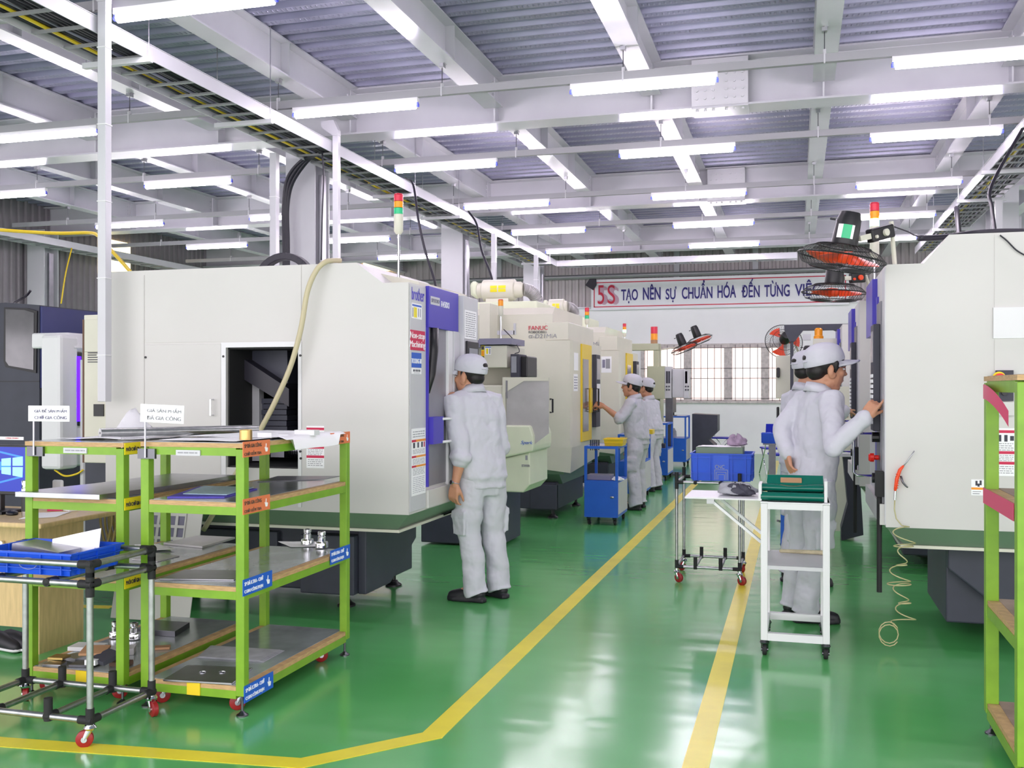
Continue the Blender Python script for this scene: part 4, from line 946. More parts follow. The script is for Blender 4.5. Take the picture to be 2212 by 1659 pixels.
sticker(rm, '-Y', YR, xat(2098, YR), xat(2128, YR), zat(2113, 1070, YR), zat(2113, 1036, YR), [('txt', .3, .45, .62, .92), ('txt', .45, .6, .55, .75), ('txt', .6, .75, .65, .95), ('tor', 0, 1, .36, .5), ('inkgrey', .1, .7, .22, .26), ('inkgrey', .1, .6, .08, .13)], 'warning_sticker')
rm2 = rmachine(8.3, 9.55, 1.6, 'second off-white and blue machine on the right beyond the first', False)
sticker(rm2, '-Y', 8.3, xat(1879, 8.3), xat(1886, 8.3), zat(1883, 826, 8.3), zat(1883, 758, 8.3), [], 'hanging_sheet')
rm3 = rmachine(11.3, 12.6, 1.6, 'third machine on the right, mostly hidden behind the two workers', False)
# air gun and coiled hose
ag = root('air_gun', onY(1942, 1030, YR - .03), 'orange air blow gun hanging on the right machine side', 'air gun')
g = lambda x, y, d=.03: onY(x, y, YR - d)
hg = MB().limb([g(1934, 1057), g(1937, 1035), g(1944, 1015), g(1950, 1008)], [.012, .014, .014, .010], 12, sq=.7); 
for k in range(7): q = g(1936 + k * .6, 1054 - 5 * k, .036); hg.ell(q, (.012, .008, .003))
build(hg, 'grip', 'orange', ag, smooth=True)
build(MB().tube([g(1949, 1010), g(1960, 996), g(1968, 985), g(1975, 974)], .0035, 8), 'nozzle', 'steel', ag, smooth='all')
build(MB().tube([g(1946, 1028), g(1950, 1042), g(1957, 1050), g(1961, 1053)], [.006, .006, .005, .004], 8), 'trigger', 'steeld', ag, smooth='all')
build(MB().cyl(g(1934, 1060), g(1933, 1080), .007, 10), 'coupling', 'chrome', ag, smooth=True)
pts = [g(1933, 1080), g(1932, 1100), g(1936, 1120), g(1948, 1135)]
coil = [(1960, 1155, 5), (1958, 1180, 20), (1948, 1200, -20), (1955, 1225, 24), (1945, 1250, -22), (1955, 1262, 22), (1950, 1290, -24), (1960, 1300, 20), (1946, 1315, -20)]
N_ = 150
for i in range(N_):
    t_ = i / N_; q = t_ * 2 * PI * 9.5
    cx_ = 1948 + 6 * math.sin(t_ * 9); cy_ = 1145 + t_ * 195; rr_ = 16 + 8 * math.sin(t_ * 14) + 4 * t_
    c0 = onY(cx_, cy_, YR - .08); s_ = .0024
    pts.append(c0 + Vector((math.cos(q) * rr_ * s_, math.sin(q) * rr_ * s_ * .9, math.sin(q * .5 + 1) * .022)))
low = pts[-1]
for i in range(26):
    q = i / 26 * 4 * PI; pts.append(Vector((low.x - .012 + .05 * math.cos(q), low.y - .02 * i / 26, max(.03, .11 + .055 * math.sin(q) - .001 * i))))
build(MB().tube(pts, .0034, 7), 'coiled_hose', 'clear', smooth='all', label='clear coiled air hose hanging from the orange air gun to the floor', cat='hose')
cable('power_cable', 'black cable lying across the roof of the right machine', [onY(1985, 515, 6.3), onY(2040, 512, 6.4), onY(2100, 504, 6.5), onY(2160, 500, 6.5), onY(2230, 500, 6.5)], .018, 'cable')
cable('power_cable', 'thin black wire drooping down the roof edge at the upper right', [onY(2160, 508, 5.88), onY(2175, 520, 5.88), onY(2195, 540, 5.88), onY(2215, 552, 5.88)], .004, 'cable')
t = root('tower_light', (xat(1889, 7.0), 7.0, 2.14), 'signal tower above the right machine seen beside the large fan', 'signal light', 'tower lights')
zt2 = zat(1889, 440, 7.0); tower(t, xat(1889, 7.0), 7.0, 2.13, .2, .03, seg=.05, bh=zt2 - 2.13 - .2 - .15, lit=0)
# ---- fans
def fan(c, rad, tilt_dir, tilt, label, pole, ring=1.0, motor_h=.17, sticker_=True, arm_to=None, blade_rot=0.3):
    """axis up by default, tilted"""
    r = root('wall_fan', c, label, 'fan', 'black and red industrial fans')
    M_ = Matrix.Rotation(tilt, 4, Vector(tilt_dir))
    def LM(): m_ = MB(); m_.M = M_; return m_
    hz = .06
    cg = LM()
    for z, q in ((hz, .62), (0.0, 1.0), (-hz, .7)): cg.tube([(rad * q * math.cos(a_), rad * q * math.sin(a_), z) for a_ in [2 * PI * k / 36 for k in range(36)]], .005 if q == 1 else .003, 6, closed=True)
    for k in range(56):
        a_ = 2 * PI * k / 56; ca, sa = math.cos(a_), math.sin(a_)
        cg.tube([(rad * q * ca, rad * q * sa, z) for q, z in ((.12, hz + .01), (.55, hz + .004), (.85, hz * .6), (1, 0), (.88, -hz * .75), (.6, -hz), (.12, -hz - .005))], .0013, 4)
    build(cg, 'cage', 'black', r, local=True)
    bl = LM()
    for k in range(3):
        a0 = blade_rot + k * 2 * PI / 3
        def fn(u_, v_, a0=a0):
            rr_ = .04 + (rad * .86 - .04) * u_; aa = a0 + (v_ - .5) * (.4 + 0.5 * u_)
            return (rr_ * math.cos(aa), rr_ * math.sin(aa), (v_ - .5) * .055 * (1 - .3 * u_))
        bl.grid(fn, 8, 6, .003)
    bl.lathe([(.03, -.03), (.042, -.015), (.042, .02), (.03, .03)], (0, 0, 0), 16)
    build(bl, 'blade_set', 'orange', r, smooth=True, local=True)
    mo = LM(); mo.lathe([(.068, hz), (.072, hz + .02), (.064, hz + motor_h * .8), (.052, hz + motor_h), (.02, hz + motor_h + .006)], (0, 0, 0), 22); mo.cyl((-.07, 0, hz + motor_h * .75), (-.1, 0, hz + motor_h * .75), .006, 8)
    mt = build(mo, 'motor', 'black', r, smooth=True, local=True)
    if sticker_:
        st = LM(); st.cm = 0
        n_ = 7
        for j, (u0, u1) in enumerate(((-.75, -.35), (-.35, .3), (.3, .5))):
            st.cm = j; vs = []
            for i in range(n_):
                q = -PI / 2 + .0 + (u0 + (u1 - u0) * i / (n_ - 1)) 
                for z in (hz + .04, hz + .115): vs.append((.0735 * math.cos(q), .0735 * math.sin(q), z))
            st.add(vs, [(2 * i, 2 * i + 2, 2 * i + 3, 2 * i + 1) for i in range(n_ - 1)])
        build(st, 'rating_label', ['paper', 'gplug', 'paper'], mt, local=True)
    if arm_to:
        a = Vector(arm_to) - Vector(c); b = M_ @ Vector((.06, 0, hz + .05))
        v = a - b; ar = MB(); M2 = v.to_track_quat('X', 'Z').to_matrix()
        ar.bx(b + v * .25, (v.length * .4, .03, .03), M2)
        build(ar, 'swivel', 'cream', r, local=True)
        ar = MB(); ar.bx(b + v * .68, (v.length * .66, .05, .075), M2); bb_ = build(ar, 'bracket', 'black', r, local=True, bevel=.01)
        kn = MB(); kn.M = Matrix.Translation(b + v * .68) @ M2.to_4x4(); kn.cyl((0.01, -.04, 0), (0.01, -.02, 0), .02, 14); k2 = MB(); k2.M = kn.M; k2.cyl((-v.length * .24, -.035, -.01), (-v.length * .24, -.02, -.01), .01, 8); build(k2, 'bolt', 'cream' if sticker_ else 'orange', bb_, local=True)
        build(kn, 'knob', 'cream' if sticker_ else 'orange', bb_, local=True)
    if pole:
        P0, P1 = Vector(pole[0]) - Vector(c), Vector(pole[1]) - Vector(c)
        build(MB().cyl(P0, P1, .013, 10), 'pole', 'cream', r, local=True, smooth=True)
    return r
c1 = onY(1818, 557, 5.75); fan(c1, .235, (0.1, 1, 0), .19, 'large black and red fan above the right machine, nearer of the tilted pair', (onY(1925, 478, 5.96), onY(1934, 585, 6.0)), arm_to=onY(1925, 498, 5.95), motor_h=.19)
c2 = onY(1801, 632, 8.0); fan(c2, .238, (0.05, 1, 0), .05, 'smaller-looking black fan with orange blades below and behind the larger fan', (onY(1868, 590, 8.15), onY(1885, 640, 8.2)), arm_to=onY(1866, 600, 8.1), sticker_=False, motor_h=.17, blade_rot=0)
cable('power_cable', 'thin black cable running from the large fan along the roof', [onY(1932, 490, 6.0), onY(1960, 500, 6.1), onY(1990, 512, 6.3), onY(2060, 512, 6.5)], .004, 'cable')
fan(onY(1478, 752, 17), .235, (-.3, 1, 0), -.38, 'small far fan tilted before the back window, left of the pair', None, motor_h=.2, sticker_=False)
fan(onY(1510, 735, 17.3), .24, (-.3, 1, 0), -.38, 'small far fan tilted before the back window, right of the pair', (onY(1418, 757, 17.1), onY(1470, 748, 17.2)), motor_h=.2, sticker_=False)
fan(onY(1693, 738, 13.5), .24, (1, 0.2, 0), 1.2, 'far dark fan behind the workers, turned toward the aisle', (onY(1715, 735, 13.6), onY(1740, 800, 13.7)), motor_h=.16, sticker_=False)
fan(onY(1745, 775, 13.0), .2, (0.1, 1, 0), .1, 'far dark fan just above the farther pair of caps', (onY(1712, 740, 13.0), onY(1712, 800, 13.0)), motor_h=.1, sticker_=False)
# ---- equipment beyond the workers on the right
YT = 12.2
dq = root('machine_gantry', (xat(1800, YT), YT, 0), 'dark grey overhead arm with orange beacon behind the workers', 'machine')
zz = lambda py, px=1780: zat(px, py, YT)
build(MB().box(xat(1694, YT), xat(1842, YT), YT, YT + .1, zz(713), zz(700)).prism([(xat(1695, YT), zz(713)), (xat(1735, YT), zz(713)), (xat(1716, YT), zz(737)), (xat(1706, YT), zz(737))], 'Y', YT, YT + .1).prism([(xat(1800, YT), zz(713)), (xat(1842, YT), zz(713)), (xat(1842, YT), zz(717)), (xat(1810, YT), zz(717))], 'Y', YT, YT + .1), 'overhead_arm', 'dark', dq)
build(MB().box(xat(1707, YT), xat(1714, YT), YT + .02, YT + .08, 0, zz(735)), 'post', 'dark', dq)
build(MB().box(xat(1756, YT), xat(1844, YT), YT - .1, YT, zz(745), zz(732)), 'crossbeam', 'cream', dq)
build(MB().lathe([(.055, zz(732)), (.055, zz(727)), (.045, zz(725)), (.045, zz(712)), (.03, zz(709))], (xat(1768, YT), YT - .05, 0), 16), 'beacon', 'tor', dq, smooth=True)
build(MB().box(xat(1734, YT), xat(1751, YT), YT - .08, YT, zz(735), zz(722)), 'junction_box', 'lgrey', dq)
build(MB().box(xat(1675, YT), xat(1735, YT), YT + .2, YT + .8, zz(862), zz(766)), 'cabinet', 'cream', dq, bevel=.01)
build(MB().box(xat(1677, YT), xat(1683, YT), YT + .12, YT + .2, zz(925), zz(880)).box(xat(1677, YT), xat(1684, YT), YT + .12, YT + .2, zz(815), zz(793)), 'cable_box', 'black', dq, bevel=.01)
lb = build(MB().box(xat(1795, 10.6), xat(1845, 10.6), 10.6, 11.1, .0, zat(1820, 835, 10.6)), 'tool_cabinet', 'cream', label='pale yellow cabinet with black drawings seen between worker and right machine', cat='cabinet')
st = root('side_table', (xat(1820, 9.9), 9.9, 0), 'small shelf stand with paper on black legs behind the workers', 'table')
zt_ = zat(1820, 980, 9.9)
build(MB().box(xat(1806, 9.9), xat(1850, 9.9), 9.9, 10.3, zt_ - .03, zt_), 'top', 'lgrey', st); build(MB().prism([(xat(1822, 9.9), zt_ - .03), (xat(1856, 9.9), zt_ - .03), (xat(1866, 9.9), .06), (xat(1818, 9.9), .0), (xat(1818, 9.9), .12), (xat(1832, 9.9), .35)], 'Y', 9.95, 10.2), 'pedestal', 'txt', st)
build(MB().box(xat(1806, 9.9), xat(1842, 9.9), 9.92, 10.2, zt_ + .001, zt_ + .012), 'paper_stack', 'paper', label='stack of white paper on the black-legged stand', cat='paper')
# ======================= RACKS, TROLLEYS, CARTS =======================
def caster(parent, x, y, zt, rw=.035, ang=0.0, wheel='wheel', fork='chrome', name='caster', off=.02):
    c = MB(); dx, dy = math.cos(ang), math.sin(ang); n = Vector((-dy, dx, 0)); ax = Vector((x - dx * off, y - dy * off, rw))
    c.cyl((x, y, zt), (x, y, zt - .012), .016, 12); c.lathe([(.022, rw * 2 + .002), (.026, rw * 2 + .01), (.02, rw * 2 + .02)], (x, y, 0), 14)
    for s_ in (-1, 1): c.tube([Vector((x, y, rw * 2 + .004)) + n * .016 * s_, ax + n * .017 * s_], [.012, .007], 6, sq=.35, up=n)
    if zt - .012 > rw * 2 + .02: c.cyl((x, y, rw * 2 + .01), (x, y, zt), .008, 8)
    o = build(c, name, fork, parent, smooth=True)
    w2 = MB(); w2.tube([ax + n * q for q in (-.012, -.009, .009, .012)], [rw * .88, rw, rw, rw * .88], 22); build(w2, 'wheel', wheel, o, smooth=True)
    h_ = MB(); h_.cyl(ax - n * .019, ax + n * .019, rw * .35, 10); build(h_, 'hub', fork, o, smooth=True)
    return o
def levfoot(parent, x, y, zt):
    f_ = MB(); f_.lathe([(.026, 0), (.026, .006), (.016, .012), (.008, .02), (.006, .022), (.006, zt)], (x, y, 0), 16); return build(f_, 'levelling_foot', 'steeld', parent, smooth=True)
def rack(x0, x1, y0, y1, zs, label, P=.042, rail=.036, sheet='galvsheet', top=None, lowboard=None):
    r = root('green_rack', ((x0 + x1) / 2, (y0 + y1) / 2, 0), label, 'rack', 'lime green steel racks')
    zt_ = zs[-1]
    for x in (x0, x1 - P):
        for y in (y0, y1 - P): build(MB().box(x, x + P, y, y + P, .09, zt_ - .028), 'post', 'green', r, bevel=.003)
    for z in zs:
        f_ = MB(); b0, b1 = z - .022 - rail, z - .022
        f_.box(x0 + P, x1 - P, y0 + .003, y0 + P - .003, b0, b1).box(x0 + P, x1 - P, y1 - P + .003, y1 - .003, b0, b1)
        f_.box(x0 + .003, x0 + P - .003, y0 + P, y1 - P, b0, b1).box(x1 - P + .003, x1 - .003, y0 + P, y1 - P, b0, b1)
        build(f_, 'shelf_frame', 'green', r)
        i_ = .004 if z != zt_ else 0.0
        bd = build(MB().box(x0 + i_ + (P if z != zt_ else 0) * .0, x1 - i_, y0 + i_, y1 - i_, b1, z - .002) if z == zt_ else MB().box(x0 + .006, x1 - .006, y0 + P + .001, y1 - P - .001, b1, z - .002).box(x0 + P + .001, x1 - P - .001, y0 + .004, y0 + P, b1, z - .002).box(x0 + P + .001, x1 - P - .001, y1 - P, y1 - .004, b1, z - .002), 'shelf_board', 'wood', r)
        g_ = .012
        build(MB().box(x0 + P + .001 if z != zt_ else x0 + g_, x1 - P - .001 if z != zt_ else x1 - g_, y0 + g_, y1 - g_, z - .002, z), 'metal_sheet', sheet, bd)
    return r
W_['galvsheet'] = mat('shelf_sheet', (168, 176, 178), 0.16, 0.35, noise=0.35, scale=5)
W_['worn'] = mat('worn_wood', (150, 128, 116), 0.6, noise=0.3, scale=8)
ZSH = [.135, .572, .945, 1.207]
RX0, RX1, RY0, RY1 = -2.865, -2.335, 3.885, 4.965
ra = rack(RX0, RX1, RY0, RY1, ZSH, 'lime green rolling rack at front, right one of two, orange and blue tags')
SX0, SX1 = -3.50, -2.955
rb = rack(SX0, SX1, RY0, RY1, [.14, .575, .94, 1.2], 'lime green rolling rack at left, steel bar and white paper on top')
for r_, x0, x1 in ((ra, RX0, RX1), (rb, SX0, SX1)):
    for x in (x0 + .021, x1 - .021):
        for y in (RY0 + .021, RY1 - .021): levfoot(r_, x, y, .092)
    for x in (x0 + .07, x1 - .07):
        for y in (RY0 + .1, RY1 - .16): caster(r_, x, y, .078, .036, .6, 'wheel', 'steel')
# hand shape for signs
def pointing_hand(mb, c, R, U, s):
    P = [(-.28, -.5), (.3, -.5), (.44, -.1), (.42, .16), (.1, .2), (-.08, .22), (-.02, .9), (-.2, .92), (-.3, .12), (-.5, .34), (-.6, .24), (-.42, -.15)]
    N_ = R.cross(U); c = Vector(c)
    a = [c + R * (p[0] * s) + U * (p[1] * s) for p in P]; n = len(a)
    mb.add([q for q in a] + [q + N_ * .001 for q in a], [tuple(range(n)), tuple(range(2 * n - 1, n - 1, -1))] + [(i, (i + 1) % n, (i + 1) % n + n, i + n) for i in range(n)])
def tagplate(parent, m, y0, y1, z0, z1, lines, ink, hand=True, x=RX1, h_=.2):
    o = build(MB().box(x, x + .003, y0, y1, z0, z1), 'tag_plate', m, parent)
    n = len(lines); w_ = (y1 - y0) * (.68 if hand else .86)
    for i, s_ in enumerate(lines):
        zc_ = z1 - (z1 - z0) * (i + .5) / n
        text(s_, (x + .003, y0 + w_ * .52, zc_), w_ * .92, (z1 - z0) * .30 if n > 1 else (z1 - z0) * .42, '+X', ink, o)
    if hand:
        hb_ = MB(); pointing_hand(hb_, (x + .003, y0 + (y1 - y0) * .86, (z0 + z1) / 2 - .006), Vector((0, 1, .0)), Vector((0, .0, 1)), (z1 - z0) * .38); build(hb_, 'pointing_hand', 'paper', o)
yA, yB = yat(524, RX1), yat(582, RX1)
def zX(px, py): return onX(px, py, RX1).z
tagplate(ra, 'olab', yA, yB, zX(553, 985), zX(553, 952), ['SP ĐÃ GIA CÔNG', 'CHỜ KIỂM TRA'], 'crimsonp')
tagplate(ra, 'olab', yA, yB, zX(553, 1106), zX(553, 1073), ['SP ĐÃ GIA CÔNG', 'CHỜ KIỂM TRA'], 'crimsonp')
tagplate(ra, 'blab', yA, yB + .02, zX(553, 1278), zX(553, 1243), ['SP ĐÃ K.TRA - CHỜ', 'C.GIAO CÔNG ĐOẠN'], 'paper')
tagplate(ra, 'blab', yA + .01, yB + .03, zX(555, 1504), zX(555, 1468), ['SP ĐÃ K.TRA - CHỜ', 'C.GIAO CÔNG ĐOẠN'], 'paper')
yA, yB = yat(713, RX1), yat(755, RX1) + .0
tagplate(ra, 'olab', yA, yB, zX(733, 959), zX(733, 934), ['SP ĐÃ GIA CÔNG', 'CHỜ KIỂM TRA'], 'crimsonp')
tagplate(ra, 'blab', yA, yB, zX(733, 1213), zX(733, 1183), ['SP ĐÃ K.TRA - CHỜ', 'C.GIAO CÔNG ĐOẠN'], 'paper')
# yellow tags on the left rack's right side
for za, zb in ((.0, 0),): pass
def zY(px, py, x): return onX(px, py, x).z
ys0, ys1 = RY0 + .005, yat(322, SX1)
for (pt, pb) in ((956, 981), (1074, 1100), (1240, 1268)):
    tagplate(rb, 'ylab', ys0, ys1, zY(285, pb, SX1), zY(285, pt, SX1), ['PHÔI CHỜ GIA CÔNG'], 'txt', False, SX1)
# white label strips, tape
for r_, xa, xb in ((rb, xat(138, RY0), xat(188, RY0)), (ra, xat(381, RY0), xat(433, RY0))):
    o = build(MB().box(xa, xb, RY0 - .004, RY0 + .003, 1.147, 1.172), 'shelf_label', 'lgrey', r_); s_ = MB(); scribble(s_, xa + .01, xb - .01, [1.157], '-Y', RY0 - .005, .006); build(s_, 'print', 'inkgrey', o)
build(MB().box(xat(404, RY0), xat(432, RY0), RY0 - .002, RY0 + .003, .078, .138), 'yellow_tape', 'yellow', ra)
build(MB().box(xat(164, RY0), xat(193, RY0), RY0 - .002, RY0 + .003, .083, .14), 'yellow_tape', 'yellow', rb)
# sign plates on rods
def sign(r_, xc, px0, px1, pt, pb, lines, ink, tilt=0.0, body='paper'):
    Y_ = RY0 - .012
    o = build(MB().box(xc - .045, xc + .045, Y_, RY0 + .002, 1.13, 1.175), 'sign_bracket', 'steeld', r_)
    z0 = zat(px0, pb, Y_ - .01)
    build(MB().cyl((xc, Y_ - .006, 1.135), (xc, Y_ - .006, z0 + .02), .0045, 8), 'sign_rod', 'steel', o)
    x0, x1 = xat(px0, Y_ - .01), xat(px1, Y_ - .01); z1 = zat(px0, pt, Y_ - .01); xm, zm = (x0 + x1) / 2, (z0 + z1) / 2
    Rr = Vector((math.cos(tilt), 0, math.sin(tilt))); U = Vector((-math.sin(tilt), 0, math.cos(tilt)))
    pl = MB(); M3 = Matrix.Rotation(-tilt, 3, 'Y'); pl.bx((xm, Y_ - .012, zm), (x1 - x0, .004, z1 - z0), M3)
    pl_ = build(pl, 'sign_plate', body, o, bevel=.0015)
    for i, s_ in enumerate(lines):
        c_ = Vector((xm, Y_ - .0145, zm)) + U * ((z1 - z0) * (.2 - .42 * i)) + Rr * .012
        text(s_, c_, (x1 - x0) * .78, (z1 - z0) * .26, '-Y', ink, pl_, axes=(Rr, U))
sign(rb, xat(79, RY0), 62, 151, 876, 910, ['GIÁ ĐỂ SẢN PHẨM', 'CHỜ GIA CÔNG'], 'keyb')
sign(ra, xat(319, RY0), 304, 398, 874, 913, ['GIÁ SẢN PHẨM', 'ĐÃ GIA CÔNG'], 'inkgrey', -.035)
# ---- things on the racks
def plate(name, label, cat, m, pts, z, th, group=None, bevel=.001, sag=None):
    P = [onZ(px, py, z + th) for px, py in pts]
    return build(MB().prism([(p.x, p.y) for p in P], 'Z', z + .0005, z + th), name, m, label=label, cat=cat, group=group, bevel=bevel)
def plateW(name, label, cat, m, pts, z, th, group=None, bevel=.001):
    return build(MB().prism(pts, 'Z', z + .0005, z + th), name, m, label=label, cat=cat, group=group, bevel=bevel)
T1, T0 = 1.2, 1.207
bar = MB(); ya = 4.12; pa, pb = onY(216, 938, 4.1), onY(545, 925, 4.75)
za = T1 + .025; bar.tube([Vector((pa.x, 4.1, za + .006)), Vector((pb.x, 4.80, T0 + .020))], .023, 24); bo = build(bar, 'steel_bar', 'galv', smooth=True, label='long round polished steel bar lying across both green racks', cat='bar')
d_ = (Vector((pa.x, 4.1, za + .006)) - Vector((pb.x, 4.8, T0 + .02))).normalized(); e_ = Vector((pa.x, 4.1, za + .006))
build(MB().cyl(e_, e_ + d_ * .0008, .005, 12), 'centre_hole', 'black', bo)
fl_ = MB(); a_, b_ = Vector((xat(262, 4.05), 4.05, T0 + .004)), Vector((xat(540, 4.6), 4.6, T0 + .004)); fl_.tube([a_, b_], .008, 4, sq=.5); build(fl_, 'flat_bar', 'steel', label='thin flat steel bar in front of the round bar on the rack top', cat='bar')
def sheet(name, label, pts, z, amp=.004, cat='paper', m='paper', drop=None, n=14, seed=0):
    """crumpled sheet over 4 world corner points"""
    a, b, c, d = [Vector((p[0], p[1], 0)) for p in pts]; rnd = random.Random(seed); ph = [rnd.random() * 6 for _ in range(6)]
    def fn(u_, v_):
        p = (a * (1 - u_) + b * u_) * (1 - v_) + (d * (1 - u_) + c * u_) * v_
        h_ = amp * (1 + math.sin(u_ * 7 + ph[0]) * math.sin(v_ * 6 + ph[1]) * .6 + .4 * math.sin((u_ + v_) * 11 + ph[2]))
        if drop: h_ += drop(u_, v_)
        return (p.x, p.y, z + .0012 + max(0, h_) if not drop else z + .0012 + h_)
    return build(MB().grid(fn, n, n, .0006), name, m, smooth='all', label=label, cat=cat)
sheet('drawing_sheet', 'large crumpled white paper rising at one corner, on left rack top', [(-3.42, 4.0), (-2.98, 4.05), (-2.99, 4.75), (-3.38, 4.7)], T1, .006, drop=lambda u, v: .15 * max(0, 1 - abs(u - .14 + (v - .66) * .5) / .2 - abs(v - .66) / .42) + .05 * max(0, 1 - abs(u - .38) / .3 - abs(v - .55) / .35) + .002, seed=3, n=22)
sheet('drawing_sheet', 'white paper drawing hanging over the right edge of the right rack', [(-2.84, 4.15), (-2.30, 4.2), (-2.305, 4.85), (-2.80, 4.9)], T0 + .004, .003, drop=lambda u, v: (-.9 * max(0, u - .94) - 0.25 * max(0, u - .965)) * (1 if .1 < v < .9 else .2) + .002, seed=5, n=30)
sheet('drawing_sheet', 'flat white paper at front of right rack top', [(-2.80, 3.93), (-2.40, 3.93), (-2.40, 4.25), (-2.80, 4.22)], T0 + .003, .002, seed=8)
x_, y_ = xat(531, 4.02), 4.02
build(MB().lathe([(.026, T0 + .005), (.029, T0 + .007), (.029, T0 + .052), (.027, T0 + .054), (.022, T0 + .054), (.022, T0 + .02)], (x_, y_, 0), 32), 'brass_bushing', 'brass', smooth=True, label='round brass bushing on the right rack top front', cat='bushing')
for k, (px, y_, w_, nm) in enumerate(((571, 4.2, .075, 'nearer the brass bushing'), (608, 4.35, .075, 'the middle flat one'), (657, 4.5, .11, 'the far one near the crimson sticker'))):
    x_ = xat(px, y_); build(MB().box(x_ - w_ / 2, x_ + w_ / 2, y_, y_ + .06, T0 + .006, T0 + .032 - (.014 if k == 1 else 0)), 'white_block', 'white2', label='white block on the right rack top, %s' % nm, cat='block', group='white blocks', bevel=.001)
z2 = .94
plateW('steel_plate', 'long thick polished steel plate on the second shelf of left rack', 'plate', 'steel', [(-3.515, 3.84), (-3.05, 3.84), (-3.0, 4.3), (-3.01, 4.92), (-3.42, 4.92), (-3.44, 4.3)], z2, .024)
z2 = .945
plate('clipboard', 'blue folder holding printed sheets on right rack second shelf', 'folder', 'inkblue', [(361, 1073), (485, 1073), (556, 1055), (430, 1050)], z2, .006)
plate('printed_sheet', 'pale blue printed sheets on top of the blue folder', 'paper', mat('pale_blue_print', (176, 206, 222), .5, noise=.15, scale=40), [(395, 1066), (490, 1068), (548, 1052), (440, 1049)], z2 + .0065, .004)
plate('steel_sheet', 'flat dull steel sheet toward the back of the right rack second shelf', 'plate', 'steeld', [(556, 1040), (700, 1035), (735, 1028), (600, 1028)], z2, .004)
# pads on left rack second shelf rear
plate('steel_sheet', 'grey sheets lying behind the tall posts at second shelf', 'plate', 'steel', [(400, 1037), (490, 1037), (500, 1028), (420, 1027)], z2, .003)
z3 = .572
plate('aluminium_plate', 'thin bright plate at the front of right rack third shelf', 'plate', 'steel', [(345, 1250), (505, 1252), (540, 1232), (400, 1230)], z3, .006)
plate('aluminium_plate', 'pale square plate on the third shelf of left rack', 'plate', 'hazy', [(353, 1172), (437, 1180), (508, 1160), (430, 1156)], .575, .012)
plate('aluminium_plate', 'small grey plate and sheet at third shelf left rack front', 'plate', 'hazy', [(285, 1208), (340, 1212), (388, 1200), (330, 1194)], .575, .005)
sheet('white_paper', 'white paper lying on the third shelf of left rack', [tuple(onZ(*p, .58).xy) for p in ((300, 1192), (378, 1188), (340, 1176), (290, 1178))], .582, .001, seed=2)
sheet('white_paper', 'white paper under the two turned steel parts', [tuple(onZ(*p, .575).xy) for p in ((628, 1182), (705, 1180), (685, 1170), (600, 1170))], .574, .001, seed=4)
def fitting(px, py, z, label, s=1.0, grp='turned steel parts'):
    p = onZ(px, py, z); k = .021 * s
    r = build(MB().lathe([(k * .8, z + .003), (k * 1.6, z + .005), (k * 1.6, z + .03 * s), (k * 1.5, z + .034 * s), (k * .95, z + .035 * s), (k * .95, z + .06 * s), (k * .7, z + .066 * s), (k, z + .07 * s), (k, z + .085 * s), (k * .9, z + .087 * s), (k * .6, z + .087 * s), (k * .6, z + .06 * s)], (p.x, p.y, 0), 26), 'turned_part', 'chrome', smooth=True, label=label, cat='metal part', group=grp)
fitting(664, 1178, z3, 'stepped turned steel part on the third shelf, left of the pair', 1.05); fitting(695, 1184, z3, 'stepped turned steel part on the third shelf, right of the pair', 1.05)
z4 = .135
plate('aluminium_plate', 'bright plate with two round holes at right rack bottom shelf front', 'plate', 'steel', [(352, 1468), (500, 1476), (545, 1442), (405, 1436)], z4, .008)
for px, nm in ((438, 'left'), (480, 'right')):
    p = onZ(px, 1452, z4 + .009); build(MB().lathe([(.016, z4 + .0085), (.0165, z4 + .011), (.013, z4 + .011), (.012, z4 + .0085)], (p.x, p.y, 0), 24), 'ring_insert', 'chrome', smooth=True, label='%s shiny ring set into the bright bottom shelf plate' % nm, cat='ring', group='ring inserts')
for k in range(3):
    plate('plastic_sheet', ['translucent white sheet at the bottom of the pile on right rack bottom shelf', 'middle translucent white sheet of the pile on right rack bottom shelf', 'topmost translucent white sheet on right rack bottom shelf'][k], 'sheet', 'rag', [(424 + 3 * k, 1420 - k), (570 - 4 * k, 1430 - 2 * k), (615 - 5 * k, 1405 - k), (455 + 2 * k, 1394)], z4 + .003 * k, .0025, 'white sheets')
z4b = .14
plate('steel_block', 'dark thick steel block at the rear of left rack bottom shelf', 'plate', 'steeld', [(295, 1358), (378, 1364), (410, 1344), (325, 1338)], z4b, .03)
fitting(250, 1378, z4b, 'stepped turned part on left rack bottom shelf, left of pair', 1.0, 'dull turned parts'); fitting(290, 1381, z4b, 'stepped turned part on left rack bottom shelf, right of pair', 1.0, 'dull turned parts')
# scrap pile on the left rack bottom
rnd = random.Random(5)
def scrap(px, py, w_, d_, h_, m, label, z=z4b, rot=0., name='offcut', tilt=0.):
    p = onZ(px, py, z); M2 = Matrix.Rotation(rot, 3, 'Z') @ Matrix.Rotation(tilt, 3, 'X')
    build(MB().bx((p.x, p.y, z + h_ / 2 + .001 + abs(math.sin(tilt)) * d_ / 2), (w_, d_, h_), M2), name, m, label=label, cat='offcut', bevel=.001, group='offcuts on the bottom shelf')
scrap(118, 1438, .09, .06, .012, 'steel', 'small grey offcut at the left front of the bottom shelf', rot=.2)
for k in range(4): scrap(128, 1422, .075, .07, .010, 'brass', 'amber sheet in the small stack at the left, level %s' % ('lowest', 'second', 'third', 'topmost')[k], z=z4b + .013 * k, rot=.05 * k)
scrap(165, 1425, .1, .08, .02, 'steel', 'grey jagged metal offcut beside the amber stack', rot=-.3); scrap(185, 1437, .12, .09, .012, 'steeld', 'flat dull offcut at the front centre of the pile', rot=.2)
